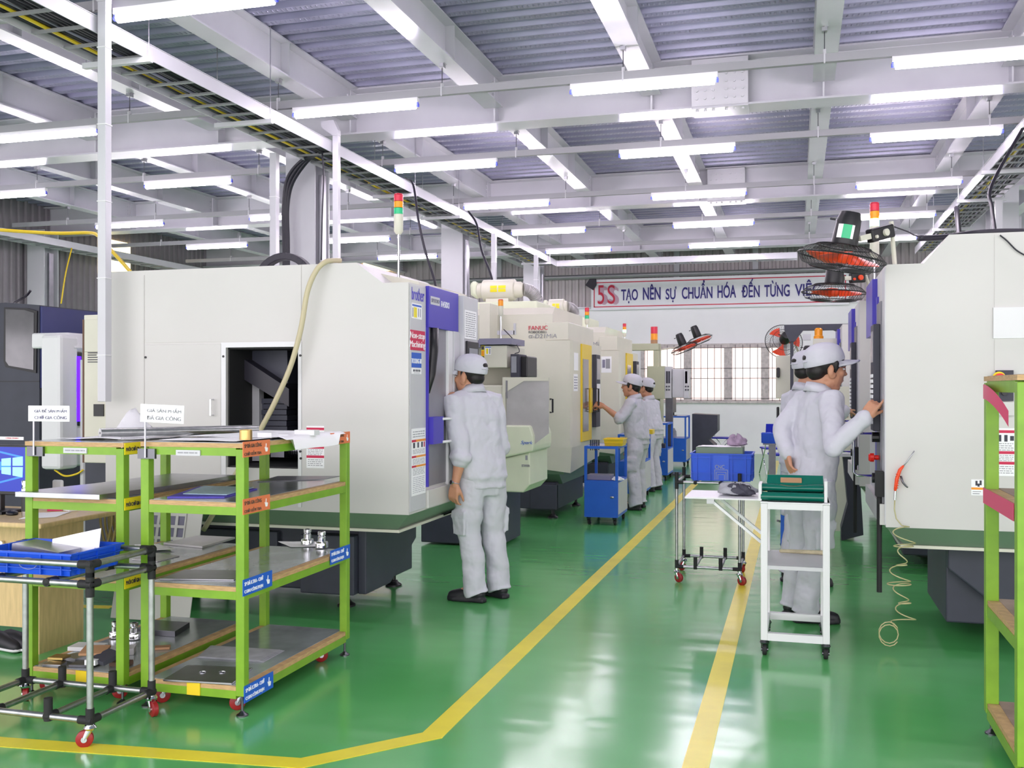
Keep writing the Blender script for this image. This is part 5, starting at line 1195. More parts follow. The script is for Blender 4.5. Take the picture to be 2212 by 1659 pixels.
scrap(230, 1430, .12, .1, .02, 'txt', 'dark rubber pad tilted in the pile', rot=-.4, z=z4b + .03, tilt=.25)
scrap(205, 1412, .12, .09, .012, 'cardb', 'brown cardboard envelope in the pile', rot=.3, z=z4b + .05, tilt=.2)
scrap(190, 1402, .16, .1, .02, 'white2', 'white notebook behind the cardboard', rot=.15, z=z4b)
scrap(198, 1436, .055, .03, .024, 'white2', 'small white block on top of the pile front', rot=.1, z=z4b + .03)
scrap(255, 1412, .16, .09, .03, 'hazy', 'grey folded cloth bundle behind the dark pad', rot=.5); scrap(262, 1437, .09, .06, .02, 'crimsonp', 'brown offcut at the right front of the pile', rot=.1)
scrap(345, 1402, .1, .05, .012, 'cardb', 'reddish cardboard piece behind the rack post', rot=.5)
# ---- pipe trolleys
def pipe_trolley(x0, x1, y0, y1, zl, zu, zb, label, wheel='wheel', stubs=True, zguard=True, rp=.014, topstub=False):
    r = root('pipe_trolley', ((x0 + x1) / 2, (y0 + y1) / 2, 0), label, 'trolley', 'pipe trolleys')
    def pipe(a, b): build(MB().cyl(a, b, rp, 14), 'pipe', 'galv', r, smooth=True)
    def joint(p, dirs, L=.05):
        m = MB(); p = Vector(p)
        for d in dirs: m.cyl(p - Vector(d) * rp, p + Vector(d) * L, rp * 1.28, 14)
        m.ell(p, rp * 1.4, nu=12, nv=8); build(m, 'joint', 'blackr', r, smooth=True)
    C = [(x0, y0), (x1, y0), (x1, y1), (x0, y1)]
    levels = [zb, zl] + ([zu] if zguard else [])
    for (x, y) in C:
        pipe((x, y, zb), (x, y, levels[-1]))
        sx, sy = (1 if x == x0 else -1), (1 if y == y0 else -1)
        for z in levels:
            joint((x, y, z), [(sx, 0, 0), (0, sy, 0), (0, 0, 1 if z == zb else -1)] + ([(0, 0, 1)] if z == zl and zguard else []))
        caster(r, x, y, zb - rp, .034, random.choice((.5, 2.6, -1)), wheel)
    for z in levels:
        pipe((x0 + .03, y0, z), (x1 - .03, y0, z)); pipe((x0 + .03, y1, z), (x1 - .03, y1, z)); pipe((x0, y0 + .03, z), (x0, y1 - .03, z)); pipe((x1, y0 + .03, z), (x1, y1 - .03, z))
    if topstub:
        for x, y in C: build(MB().cyl((x, y, zl), (x, y, zl + .075), rp * 1.3, 14), 'stub', 'blackr', r, smooth=True)
    for z in ([zb, zl]):
        for t_ in (.3, .7):
            x = x0 + (x1 - x0) * t_; pipe((x, y0 + .02, z), (x, y1 - .02, z))
            for y, s_ in ((y0, 1), (y1, -1)):
                joint((x, y, z), [(0, s_, 0)], .045)
                if z == zb and stubs: m = MB().cyl((x, y, z - rp * 1.3), (x, y, z + .075), rp * 1.3, 14); build(m, 'stub', 'blackr', r, smooth=True)
    return r
p0 = onZ(205, 1600, 0); 
TX0, TX1, TY0, TY1 = -3.42, -2.745, 3.40, 3.80
pipe_trolley(TX0, TX1, TY0, TY1, .655, .735, .105, 'grey pipe trolley with black joints carrying the blue crate, front left', rp=.0135)
pipe_trolley(-.86, -.40, 7.50, 8.0, .745, .745, .115, 'grey pipe trolley with black joints under the blue crate in the aisle', zguard=False, rp=.011, topstub=True)
def crate(x0, x1, y0, y1, z, h_, label, txt=None, flare=.012, emblem=False):
    r = root('plastic_crate', ((x0 + x1) / 2, (y0 + y1) / 2, z), label, 'crate', 'blue plastic crates')
    t = .004; z += .001; zb_, zt_ = z, z + h_; f = flare
    m = MB()
    def wall(a, b, c, d, n):   # a,b bottom corners, c,d top corners; n inward
        n = Vector(n) * t; P = [Vector(a), Vector(b), Vector(c), Vector(d)]; m.add(P + [p + n for p in P], [(0, 1, 2, 3), (7, 6, 5, 4), (3, 2, 6, 7), (0, 3, 7, 4), (1, 5, 6, 2), (0, 4, 5, 1)])
    wall((x0 + f, y0 + f, zb_), (x1 - f, y0 + f, zb_), (x1, y0, zt_), (x0, y0, zt_), (0, 1, 0)); wall((x1 - f, y1 - f, zb_), (x0 + f, y1 - f, zb_), (x0, y1, zt_), (x1, y1, zt_), (0, -1, 0))
    wall((x0 + f, y1 - f, zb_), (x0 + f, y0 + f, zb_), (x0, y0, zt_), (x0, y1, zt_), (1, 0, 0)); wall((x1 - f, y0 + f, zb_), (x1 - f, y1 - f, zb_), (x1, y1, zt_), (x1, y0, zt_), (-1, 0, 0))
    m.box(x0 + f, x1 - f, y0 + f, y1 - f, zb_, zb_ + .005)
    build(m, 'shell', 'crate', r)
    rb_ = MB(); e = .008
    for (za, zb2, ee) in ((zt_ - .008, zt_, e), (zt_ - .035, zt_ - .03, e * .7), (zb_ + h_ * .28, zb_ + h_ * .28 + .004, e * .35)):
        rb_.box(x0 - ee, x1 + ee, y0 - ee, y0 + .002, za, zb2).box(x0 - ee, x1 + ee, y1 - .002, y1 + ee, za, zb2).box(x0 - ee, x0 + .002, y0, y1, za, zb2).box(x1 - .002, x1 + ee, y0, y1, za, zb2)
    for t_ in (.1, .32, .68, .9): x = x0 + (x1 - x0) * t_; rb_.box(x - .0025, x + .0025, y0 - e * .6, y0 + f, zb_ + .004, zt_)
    for t_ in (.15, .5, .85): y = y0 + (y1 - y0) * t_; rb_.box(x1 - f, x1 + e * .6, y - .0025, y + .0025, zb_ + .004, zt_).box(x0 - e * .6, x0 + f, y - .0025, y + .0025, zb_ + .004, zt_)
    build(rb_, 'rib', 'crate', r)
    if txt:
        xm = (x0 + x1) / 2; w_ = (x1 - x0) * .26
        build(MB().box(xm - w_ / 2, xm + w_ / 2, y0 - e * .5, y0 + f, zb_ + .005, zt_ - .01), 'label_panel', 'crate', r)
        text(txt, (xm - .01, y0 - e * .5, zb_ + h_ * .52), w_ * .6, h_ * .14, '-Y', 'rag', r)
        q = MB()
        for k in range(3): a = w_ * (.42 - .1 * k); zz_ = zb_ + h_ * .42 - .017 * k; q.box(xm - a, xm + a, y0 - e * .5 - .001, y0 - e * .5, zz_ - .003, zz_).box(xm - a, xm - a + .003, y0 - e * .5 - .001, y0 - e * .5, zb_ + .012, zz_).box(xm + a - .003, xm + a, y0 - e * .5 - .001, y0 - e * .5, zb_ + .012, zz_)
        build(q, 'emblem', 'rag', r)
    if emblem:
        c_ = Vector(((x0 + x1) / 2 + .02, y0 - .002, zb_ + h_ * .5)); build(MB().tube([c_ + Vector((.045 * math.cos(q), 0, .024 * math.sin(q))) for q in [2 * PI * k / 28 for k in range(28)]], .0012, 5, closed=True), 'emblem', 'rag', r)
    return r
cz = .670
crate(-3.335, -2.87, 3.44, 3.76, cz, .095, 'blue plastic crate with white papers on the front left trolley', emblem=True)
build(MB().bx((-3.13, 3.60, cz + .078), (.24, .14, .035), Matrix.Rotation(.12, 3, 'Y')), 'metal_block', 'steel', label='grey metal block lying in the front left blue crate', cat='block')
build(MB().add([(-3.16, 3.66, cz + .03), (-2.94, 3.69, cz + .02), (-2.93, 3.70, cz + .165), (-3.15, 3.66, cz + .115), (-3.16, 3.662, cz + .03), (-2.94, 3.692, cz + .02), (-2.93, 3.702, cz + .165), (-3.15, 3.662, cz + .115)], [(0, 1, 2, 3), (7, 6, 5, 4), (0, 3, 7, 4), (1, 5, 6, 2), (3, 2, 6, 7), (0, 4, 5, 1)]), 'white_paper', 'paper', label='white sheet standing up in the front left blue crate', cat='paper')
cx0, cx1 = xat(1492, 7.5), xat(1624, 7.5)
crate(cx0, cx1, 7.52, 7.88, .757, .205, 'blue crate marked CNC on the aisle trolley, tray on top', txt='CNC')
zc_ = .757 + .16
build(MB().box(xat(1503, 7.56), xat(1605, 7.56), 7.56, 7.8, zc_, zc_ + .09), 'tool_tray', 'green_d', label='grey-green box sitting in the CNC blue crate', cat='box', bevel=.003)
sheet('white_paper', 'white sheet on the grey-green box in the aisle crate', [(xat(1505, 7.56), 7.57), (xat(1602, 7.56), 7.57), (xat(1598, 7.8), 7.79), (xat(1520, 7.8), 7.79)], zc_ + .09, .002, seed=11)
def rag(name, label, c, r, m, seed, flat=.45, amp=.35):
    rnd = random.Random(seed); ph = [rnd.random() * 7 for _ in range(8)]; vs = []; nu, nv = 40, 16
    for i in range(nv + 1):
        th = PI * (0.03 + .94 * i / nv) - PI / 2
        for j in range(nu):
            q = 2 * PI * j / nu
            d_ = 1 + amp * (math.sin(3 * q + ph[0] + 2 * th) * .4 + math.sin(5 * q + ph[1]) * math.sin(4 * th + ph[2]) * .5 + .3 * math.sin(9 * q + 6 * th + ph[3]))
            z = math.sin(th) * r[2] * (d_ if th > 0 else .3)
            vs.append((c[0] + r[0] * math.cos(th) * math.cos(q) * d_, c[1] + r[1] * math.cos(th) * math.sin(q) * d_, c[2] + max(z + r[2] * .3, .001)))
    fs = [(i * nu + j, i * nu + (j + 1) % nu, (i + 1) * nu + (j + 1) % nu, (i + 1) * nu + j) for i in range(nv) for j in range(nu)] + [tuple(range(nu - 1, -1, -1)), tuple(range(nv * nu, (nv + 1) * nu))]
    return build(MB().add(vs, fs), name, m, smooth='all', label=label, cat='cloth')
rag('rag', 'mauve crumpled rag at the right end of the aisle crate', (xat(1590, 7.7), 7.72, zc_ + .092), (.07, .06, .06), 'ragp', 3)
# ---- white trolley
wt = root('white_trolley', (0, 6.0, 0), 'white square-tube trolley with green vinyl holder, standing before the pointing worker', 'trolley')
ax0, ax1, ay0, ay1 = -.185, .172, 5.55, 6.10; Pq = .036; zt5 = .865
for x in (ax0, ax1 - Pq):
    for y in (ay0, ay1 - Pq): build(MB().box(x, x + Pq, y, y + Pq, .085, zt5 - .04 if y == ay0 else zt5 - .04), 'post', 'white2', wt, bevel=.003)
for z, zz_ in ((.085, .125), (zt5 - .07, zt5 - .03)):
    fr = MB()
    fr.box(ax0 + Pq, ax1 - Pq, ay0 + .001, ay0 + Pq - .001, z, zz_).box(ax0 + Pq, ax1 - Pq, ay1 - Pq + .001, ay1 - .001, z, zz_).box(ax0 + .001, ax0 + Pq - .001, ay0 + Pq, ay1 - Pq, z, zz_).box(ax1 - Pq + .001, ax1 - .001, ay0 + Pq, ay1 - Pq, z, zz_)
    build(fr, 'frame', 'white2', wt)
build(MB().box(ax0 - .002, ax1 + .002, ay0 - .002, ay1, zt5 - .039, zt5 - .03), 'top_board', 'white2', wt, bevel=.002)
build(MB().box(ax0 + .002, ax1 - .002, ay0 + .004, ay1 - .004, .482, .490).box(ax0 + Pq, ax1 - Pq, ay0 + .004, ay0 + .012, .470, .482), 'middle_shelf', 'lgrey', wt)
for x, y in ((ax0 + .02, ay0 + .03), (ax1 - .02, ay0 + .03), (ax0 + .02, ay1 - .04), (ax1 - .02, ay1 - .04)): caster(wt, x, y, .085, .03, PI / 2, 'blackr', 'steeld', off=.0)
zs_ = zt5 - .03
lf = MB(); l0 = onZ(1510, 1072, .84); l1 = onZ(1556, 1048, .84)
lf.prism([(-.60, 5.62), (ax0 - .002, 5.62), (ax0 - .002, 6.02), (-.60, 6.02)], 'Z', .832, .840); build(lf, 'side_leaf', 'white2', wt)
for y in (5.66, 5.96): build(MB().tube([Vector((-.46, y, .825)), Vector((ax0 - .001, y, .60))], .028, 4, sq=.35), 'leaf_brace', 'white2', wt)
build(MB().box(-.48, -.44, 5.63, 5.70, .805, .832), 'leaf_bracket', 'lgrey', wt)
# vinyl holder
vz = zt5 - .029
hold = root('vinyl_pouch', (0, 5.7, vz), 'dark green vinyl tool pouch rolled out on the white trolley top', 'pouch')
gx0, gx1 = ax0 + .0, ax1 - .03
def roll(yc, zc_, r_, dent, nm):
    N_ = 24; pts = []; 
    def fn(u_, v_):
        q = 2 * PI * v_; d_ = 1 - dent * math.exp(-((u_ - .5) / .22) ** 2) * max(0, math.cos(q - PI * .6))
        return (gx0 + (gx1 - gx0) * u_, yc + r_[0] * math.cos(q) * 1.0, zc_ + r_[1] * math.sin(q) * d_)
    m = MB().grid(fn, N_, 24); build(m, nm, 'teal', hold, smooth='all')
roll(5.60, vz + .024, (.035, .024), .0, 'lower_roll'); roll(5.66, vz + .068, (.04, .022), .5, 'upper_roll')
build(MB().box(gx0 + .03, gx1, 5.74, 5.75, vz + .001, vz + .13).prism([(5.66, vz + .07), (5.67, vz + .07), (5.745, vz + .125), (5.74, vz + .13)], 'X', gx0 + .03, gx1), 'back_panel', 'teal', hold)
build(MB().box(gx0 - .012, gx0 + .004, 5.57, 5.76, vz + .001, vz + .09), 'end_plate', 'white2', hold); build(MB().box(gx1 + .002, gx1 + .018, 5.57, 5.76, vz + .001, vz + .115), 'end_plate', 'white2', hold)
build(MB().box(xat(1686, 5.70), xat(1732, 5.70), 5.69, 5.72, vz + .085, vz + .118), 'wood_block', 'cardb', label='small brown block with two slots resting on the green pouch', cat='block', bevel=.003)
build(MB().limb([onZ(1687, 1190, .505), onZ(1783, 1194, .505)], [.011, .013], 10), 'wooden_stick', 'palewood', smooth=True, label='short rough pale stick on the white trolley middle shelf', cat='stick')
rag('rag', 'grey and black crumpled gloves on the white leaf shelf', (xat(1590, 5.82), 5.80, .842), (.10, .07, .05), 'rag', 8)
rag('rag', 'black cloth bunched against the grey gloves', (xat(1600, 5.8), 5.76, .842), (.075, .035, .045), 'txt', 9)
# ---- blue tool carts
def cart(x0, x1, y0, y1, zt_, zc_, label, handle=True):
    r = root('tool_cart', ((x0 + x1) / 2, (y0 + y1) / 2, 0), label, 'cart', 'blue tool carts')
    P = .028
    for x in (x0, x1 - P):
        for y in (y0, y1 - P): build(MB().box(x, x + P, y, y + P, zc_ + .001, zt_ - P), 'post', 'cart', r)
    build(MB().box(x0, x1, y0, y0 + P, zt_ - P, zt_).box(x0, x1, y1 - P, y1, zt_ - P, zt_).box(x0, x0 + P, y0 + P, y1 - P, zt_ - P, zt_).box(x1 - P, x1, y0 + P, y1 - P, zt_ - P, zt_), 'top_frame', 'cart', r)
    build(MB().box(x0 + P, x1 - P, y0 + P, y1 - P, zt_ - .006, zt_ - .002), 'top_tray', 'lgrey', r)
    build(MB().box(x0, x1, y0, y1, .085, zc_), 'cabinet', 'cart', r, bevel=.003)
    build(MB().box(x0 + .002, x1 - .002, y0 - .002, y0, .085, .115), 'plinth', 'cart', r)
    d = build(MB().box(x1, x1 + .006, y0 + .02, y1 - .02, .12, zc_ - .02), 'side_door', 'lgrey', r)
    if handle: build(MB().ell((x1 - .06, y0 - .004, .3), (.022, .006, .012)), 'latch', 'steel', r, smooth=True)
    for x in (x0 + .04, x1 - .04):
        for y in (y0 + .04, y1 - .04): caster(r, x, y, .085, .03, .3 + x, 'blackr', 'steeld')
    return r
cart(-2.16, -1.80, 10.35, 10.95, .835, .47, 'blue tool cart nearest the camera with yellow bin on top')
cart(-2.22, -1.90, 12.75, 13.5, .85, .50, 'blue tool cart second along the aisle, between two left workers')
cart(-2.35, -1.93, 15.6, 16.3, .90, .50, 'blue tool cart third along the aisle, past both left workers')
cart(-2.5, -1.95, 18.5, 19.2, .93, .52, 'blue tool cart farthest along the aisle before the back wall')
zt6 = .836
b0, b1 = xat(1304, 10.4), xat(1346, 10.4)
yb = MB(); yb.add([(b0 + .01, 10.42, zt6), (b1 - .01, 10.42, zt6), (b1 - .01, 10.62, zt6), (b0 + .01, 10.62, zt6), (b0, 10.40, zt6 + .075), (b1, 10.40, zt6 + .075), (b1, 10.64, zt6 + .075), (b0, 10.64, zt6 + .075)], [(3, 2, 1, 0), (0, 1, 5, 4), (1, 2, 6, 5), (2, 3, 7, 6), (3, 0, 4, 7)])
yb.box(b0 - .006, b1 + .006, 10.394, 10.402, zt6 + .066, zt6 + .078).box(b0 - .006, b1 + .006, 10.638, 10.646, zt6 + .066, zt6 + .078).box(b0 - .006, b0, 10.4, 10.64, zt6 + .066, zt6 + .078).box(b1, b1 + .006, 10.4, 10.64, zt6 + .066, zt6 + .078).box(b0, b1, 10.4, 10.64, zt6 + .03, zt6 + .034)
build(yb, 'parts_bin', 'yellow', label='yellow plastic parts bin on the nearest blue cart', cat='bin')
x = xat(1276, 10.42)
for k in range(8):
    xx = x + .022 * (k % 4) + (.01 if k > 3 else 0); yy = 10.42 + .06 * (k // 4)
    m = MB().lathe([(.006, zt6 - .05), (.008, zt6 - .01), (.008, zt6 + .05), (.0095, zt6 + .052), (.0095, zt6 + .06)], (xx, yy, 0), 8); build(m, 'tool_holder', 'steeld', smooth=True, label='dark steel tool holder standing in the nearest blue cart top', cat='tool', group='tool holders in the cart')
build(MB().box(xat(1270, 10.5), xat(1322, 10.5), 10.42, 10.62, .471, .525), 'tool_box', 'keyb', label='mauve-grey box inside the open bay of the nearest blue cart', cat='box', bevel=.004)
rag('rag', 'white cloth draped at the corner of the nearest blue cart', (xat(1330, 10.3), 10.42, .471), (.06, .05, .03), 'paper', 21)
build(MB().box(xat(1418, 12.9) - .25, xat(1418, 12.9) - .05, 12.9, 13.1, .851, .91), 'parts_bin', 'yellow', label='small yellow bin on the second blue cart', cat='bin', bevel=.004)
build(MB().box(-2.1, -1.95, 12.8, 12.85, .851, .98), 'paper_stack', 'paper', label='white folder standing on the second blue cart', cat='folder')
rag('rag', 'dark metal chips heaped in the second blue cart', (-2.05, 13.0, .501), (.1, .12, .06), 'steeld', 23)
build(MB().box(-2.2, -2.0, 15.8, 16.1, .501, .56), 'tool_box', 'txt', label='dark toolbox inside the third blue cart', cat='box')
build(MB().lathe([(.05, .521), (.055, .56), (.05, .64), (.025, .68), (.02, .70)], (-2.2, 18.7, 0), 14), 'bottle', 'rag', smooth=True, label='pale bottle standing in the farthest blue cart', cat='bottle')
mo = root('monitor', (-2.2, 18.9, .93), 'thin black monitor seen edge-on on the farthest blue cart', 'monitor'); build(MB().box(-2.24, -2.20, 18.65, 19.1, .99, 1.33), 'display', 'black', mo); build(MB().box(-2.28, -2.16, 18.8, 18.95, .931, .94).box(-2.23, -2.21, 18.85, 18.9, .94, 1.0), 'stand', 'black', mo)
ch = MB(); ch.prism([(-1.93, .0), (-1.55, .0), (-1.5, .35), (-1.62, .45), (-1.45, .62), (-1.45, .93), (-1.93, .95)], 'Y', 19.4, 20.0); build(ch, 'scrap_hopper', 'dark', label='dark grey hopper beside the farthest blue cart', cat='hopper')
# blue cart piece behind the white trolley
cart(-.13, .12, 8.9, 9.4, .86, .60, 'blue tool cart mostly hidden behind the pointing worker', False)
# ---- chairs
def chair(x, y, rz, label):
    r = root('folding_chair', (x, y, 0), label, 'chair', 'blue folding chairs', rz)
    B = lambda m, n, mm, **k: build(m, n, mm, r, local=True, **k)
    B(MB().box(-.2, .2, -.18, .2, .43, .46), 'seat', 'chair', bevel=.015)
    m = MB(); 
    def fn(u_, v_): q = (u_ - .5) * 1.1; return (.2 * math.sin(q) / math.sin(.55), -.27 - .03 * v_ + .05 * (1 - math.cos(q)), .72 + .14 * v_)
    top = MB().grid(fn, 10, 3); top2 = MB(); top2.add([(a, b - .0, c) for a, b, c in top.v] + [(a, b - .015, c) for a, b, c in top.v], top.f + [tuple(i + len(top.v) for i in reversed(f)) for f in top.f]); B(top2, 'backrest', 'chair', smooth='all')
    for s_ in (-1, 1):
        B(MB().tube([(s_ * .19, -.29, .85), (s_ * .19, -.2, .45), (s_ * .2, .2, .01)], .009, 8), 'leg', 'chrome', smooth='all'); B(MB().tube([(s_ * .17, .15, .43), (s_ * .18, -.25, .01)], .009, 8), 'leg', 'chrome', smooth='all')
    return r
chair(xat(1560, 20.5), 20.5, -1.75, 'blue folding chair seen side-on before the back wall')
chair(xat(1672, 17.2), 17.2, 0.25, 'blue folding chair facing the camera, left of the rear worker')
chair(xat(1690, 15.6), 15.6, 0.15, 'nearer blue folding chair half hidden behind the pointing worker')
crate(xat(1645, 14.6), xat(1690, 14.6), 14.6, 14.95, .66, .14, 'blue crate far behind the pointing worker on a stool')
build(MB().box(xat(1648, 14.6), xat(1690, 14.6), 14.6, 14.95, .0, .03).box(xat(1660, 14.6), xat(1675, 14.6), 14.7, 14.85, .03, .64).box(xat(1648, 14.6), xat(1690, 14.6), 14.6, 14.95, .64, .66), 'stool', 'steeld', label='dark stool carrying the far blue crate', cat='stool')
rt = build(MB().tube([onZ(1705, 1130, 0.012), onZ(1680, 1125, .09)], .012, 8), 'floor_rod', 'steeld', label='dark short strut near the floor beside the hidden blue cart', cat='rod')
# ---- desk
DX1, DY0, DY1 = -3.74, 4.26, 4.86
dk_ = root('desk', (-4.4, 4.5, 0), 'light oak desk behind the left green rack with monitor on it', 'desk')
build(MB().box(-5.3, DX1, DY0, DY1, .722, .75), 'desktop', 'desk', dk_, bevel=.008)
build(MB().box(DX1 - .24, DX1 - .22, DY0 + .24, DY1 - .01, 0, .722), 'side_panel', 'desk', dk_); build(MB().box(-5.3, DX1 - .24, DY0 + .24, DY0 + .262, .14, .722), 'front_panel', 'desk', dk_)
build(MB().lathe([(.012, -.02), (.014, -.01), (.01, 0)], (xat(5, 4.49), 4.498, zat(5, 1172, 4.5)), 14, 'Y'), 'lock', 'chrome', dk_)
for k, px in enumerate((8, 42)):
    p = onZ(px, 1405, 0)
    sh_ = MB(); d_ = Vector((.96, .1, 0)).normalized()
    s_ = root('sneaker', (p.x, p.y, 0), 'black sneaker with white sole under the desk, %s one' % ('left' if k == 0 else 'right'), 'shoe', 'sneakers under the desk')
    a, b = Vector((p.x - .10, p.y + .03, .035)), Vector((p.x + .10, p.y - .02, .03))
    build(MB().limb([a + Vector((0, 0, .02)), a.lerp(b, .35) + Vector((0, 0, .02)), b], [.05, .048, .034], 14), 'upper', 'shoe', s_, smooth=True); build(MB().limb([a - Vector((0, 0, .018)), b - Vector((0, 0, .014))], [.05, .04], 14, sq=.33, up=(0, 0, 1)), 'sole', 'white2', s_, smooth=True)
YM_ = 4.55
mn = root('monitor', (xat(20, YM_), YM_, .75), 'computer monitor showing blue wallpaper with a glowing window logo', 'monitor')
mx1 = xat(70, YM_); mz1, mz0 = zat(40, 962, YM_), zat(40, 1070, YM_)
build(MB().box(mx1 - .56, mx1, YM_, YM_ + .03, mz0, mz1), 'housing', 'black', mn, bevel=.004)
W_['scr'] = mat('screen_blue', (10, 34, 150), .3, emit=.15); W_['scrl'] = mat('screen_glow', (120, 200, 250), .3, emit=.3)
s_ = build(MB().box(mx1 - .55, mx1 - .01, YM_ - .002, YM_, mz0 + .02, mz1 - .01), 'screen', 'scr', mn)
lg = MB()
def SP(px, py): return (xat(px, YM_), zat(px, py, YM_))
for P in (((28, 989), (50, 986), (50, 1006), (28, 1006)), ((28, 1009), (50, 1009), (49, 1031), (28, 1027)), ((4, 991), (24, 989), (24, 1006), (4, 1006)), ((4, 1009), (24, 1009), (24, 1026), (4, 1023))):
    lg.prism([SP(*q) for q in P], 'Y', YM_ - .003, YM_ - .002)
build(lg, 'logo', 'scrl', s_)
bm = MB(); 
for P in (((50, 986), (0, 974), (0, 978), (50, 990)), ((50, 1027), (0, 1040), (0, 1044), (50, 1031)), ((24, 1000), (-20, 994), (-20, 1018), (24, 1013))): bm.prism([SP(*q) for q in P], 'Y', YM_ - .0026, YM_ - .002)
build(bm, 'light_beams', mat('screen_beam', (40, 110, 225), .3, emit=.22), s_)
build(MB().box(mx1 - .3, mx1 - .24, YM_ + .03, YM_ + .06, .76, mz0 + .1).box(mx1 - .38, mx1 - .16, YM_ - .05, YM_ + .12, .751, .765), 'stand', 'black', mn)
mt_ = build(MB().box(xat(-60, YM_), xat(52, YM_), YM_ - .006, YM_ - .002, zat(30, 951, YM_) + .002, zat(30, 945, YM_) + .004), 'name_strip', 'paper', mn)
text('CÔNG ĐOẠN', (xat(28, YM_), YM_ - .007, zat(28, 947.5, YM_) + .003), .085, .008, '-Y', 'inkred', mt_)
px_ = onZ(26, 1112, .75)
mo_ = build(MB().ell((px_.x, px_.y, .758), (.032, .05, .018), Matrix.Rotation(.9, 3, 'Z')), 'computer_mouse', 'black', smooth=True, label='black computer mouse on the desk front edge', cat='mouse')
px_ = onZ(57, 1116, .75)
th = root('thermos', (px_.x, px_.y, .75), 'steel and black thermos flask on the desk behind the green post', 'flask')
build(MB().lathe([(.024, .7505), (.025, .755), (.025, .90), (.023, .905)], (px_.x, px_.y, 0), 20), 'body', 'chrome', th, smooth=True); build(MB().lathe([(.0255, .78), (.0255, .88)], (px_.x, px_.y, 0), 20), 'sleeve', 'black', th, smooth=True); build(MB().lathe([(.023, .905), (.024, .91), (.024, .945), (.02, .95)], (px_.x, px_.y, 0), 20), 'lid', 'chrome', th, smooth=True)
sheet('white_paper', 'loose paper on the desk to the right of the thermos', [tuple(onZ(*p, .75).xy) for p in ((40, 1122), (120, 1118), (155, 1106), (85, 1108))], .7505, .001, seed=14)
cdp = MB(); q = onZ(118, 1104, .75)
cdp.M = Matrix.Translation((q.x, q.y, .751)) @ Matrix.Rotation(.5, 4, 'Z')
cdp.add([(-.04, 0, 0), (.04, 0, 0), (.04, .03, .055), (-.04, .03, .055), (-.04, .06, 0), (.04, .06, 0)], [(0, 1, 2, 3), (3, 2, 5, 4), (0, 3, 4), (1, 5, 2), (0, 4, 5, 1)])
build(cdp, 'desk_calendar', 'pink', label='small folded pink and white desk calendar', cat='calendar')
q = onZ(142, 1104, .75); cdp = MB(); cdp.M = Matrix.Translation((q.x, q.y, .751)) @ Matrix.Rotation(-.4, 4, 'Z')
cdp.add([(-.04, 0, 0), (.04, 0, 0), (.04, .03, .065), (-.04, .03, .065), (-.04, .06, 0), (.04, .06, 0)], [(0, 1, 2, 3), (3, 2, 5, 4), (0, 3, 4), (1, 5, 2), (0, 4, 5, 1)]); build(cdp, 'desk_calendar', 'paper', label='small folded white desk card right of the calendar', cat='calendar')
q = onY(128, 1060, 4.8); build(MB().box(q.x - .035, q.x + .035, 4.78, 4.8, .7505, zat(128, 1036, 4.8)), 'card_holder', 'white2', label='white rounded card holder standing at the back of the desk', cat='holder', bevel=.012)
# coiled rope / hoses between racks and leaning panel
for k in range(5):
    c_ = onY(232 + 4 * (k % 3), 1135, 4.985); pts = []
    for i in range(28):
        q = 2 * PI * i / 28; pts.append(c_ + Vector((.035 * math.cos(q) + .008 * k - .01, .012 * math.sin(2 * q) + .014 * k, .115 * math.sin(q) - .01 * (k % 2))))
    build(MB().tube(pts, .007, 6, closed=True), 'cord_loop', 'rope', smooth='all', label='tan cord loop hanging behind the left green rack', cat='cord', group='tan cord loops')
lp_ = root('vented_panel', (-3.95, 5.35, 0), 'loose white metal panel with rows of square vents leaning behind the racks', 'panel')
xa, xb = xat(243, 5.32), xat(412, 5.32)
M2 = Matrix.Translation((xa, 5.30, .012)) @ Matrix.Rotation(-.22, 4, 'X')
pm_ = MB(); pm_.M = M2; Wd, Hh = xb - xa, .76
hx0, hx1, hz0_, hz1_ = Wd * .33, Wd * .80, .36, .73; nx, nz = 4, 5; cw, chh = (hx1 - hx0) / nx, (hz1_ - hz0_) / nz
pm_.box(0, hx0, 0, .006, 0, Hh).box(hx1, Wd, 0, .006, 0, Hh).box(hx0, hx1, 0, .006, 0, hz0_).box(hx0, hx1, 0, .006, hz1_, Hh)
for i in range(nx + 1): x = hx0 + cw * i; pm_.box(x - .009, x + .009, 0, .006, hz0_, hz1_)
for j in range(nz + 1): z = hz0_ + chh * j; pm_.box(hx0, hx1, .0005, .0055, z - .009, z + .009)
build(pm_, 'plate', 'white', lp_)
bk = MB(); bk.M = M2; bk.box(hx0, hx1, .012, .014, hz0_, hz1_); build(bk, 'vent_backing', 'keyb', lp_)
# ---- right foreground green rack
GX0, GX1, GY0, GY1 = .762, 1.36, 3.93, 4.59
rr = rack(GX0, GX1, GY0, GY1, [.135, .565, 1.03, 1.50], 'worn lime green rack at the right edge with pink tape', P=.05, rail=.045, sheet='worn')
W_['wood'] = W_['wood']
for x in (GX0 + .025, GX1 - .025):
    for y in (GY0 + .025, GY1 - .025): levfoot(rr, x, y, .092)
build(MB().box(GX0 - .003, GX0 - .001, GY0 + .05, GY1 + .001, .965, 1.03).box(GX0 - .001, GX0 + .05, GY1 + .001, GY1 + .003, .965, 1.03), 'pink_tape', 'pink', rr)
tp = MB()
def fn(u_, v_): y = GY1 - .02 - .52 * u_; s_ = u_ ** 3; return (GX0 - .006 - .02 * math.sin(u_ * PI), y, 1.465 - .06 * v_ - s_ * .10)
build(tp.grid(fn, 12, 4), 'pink_tape', 'pink', rr, smooth='all')
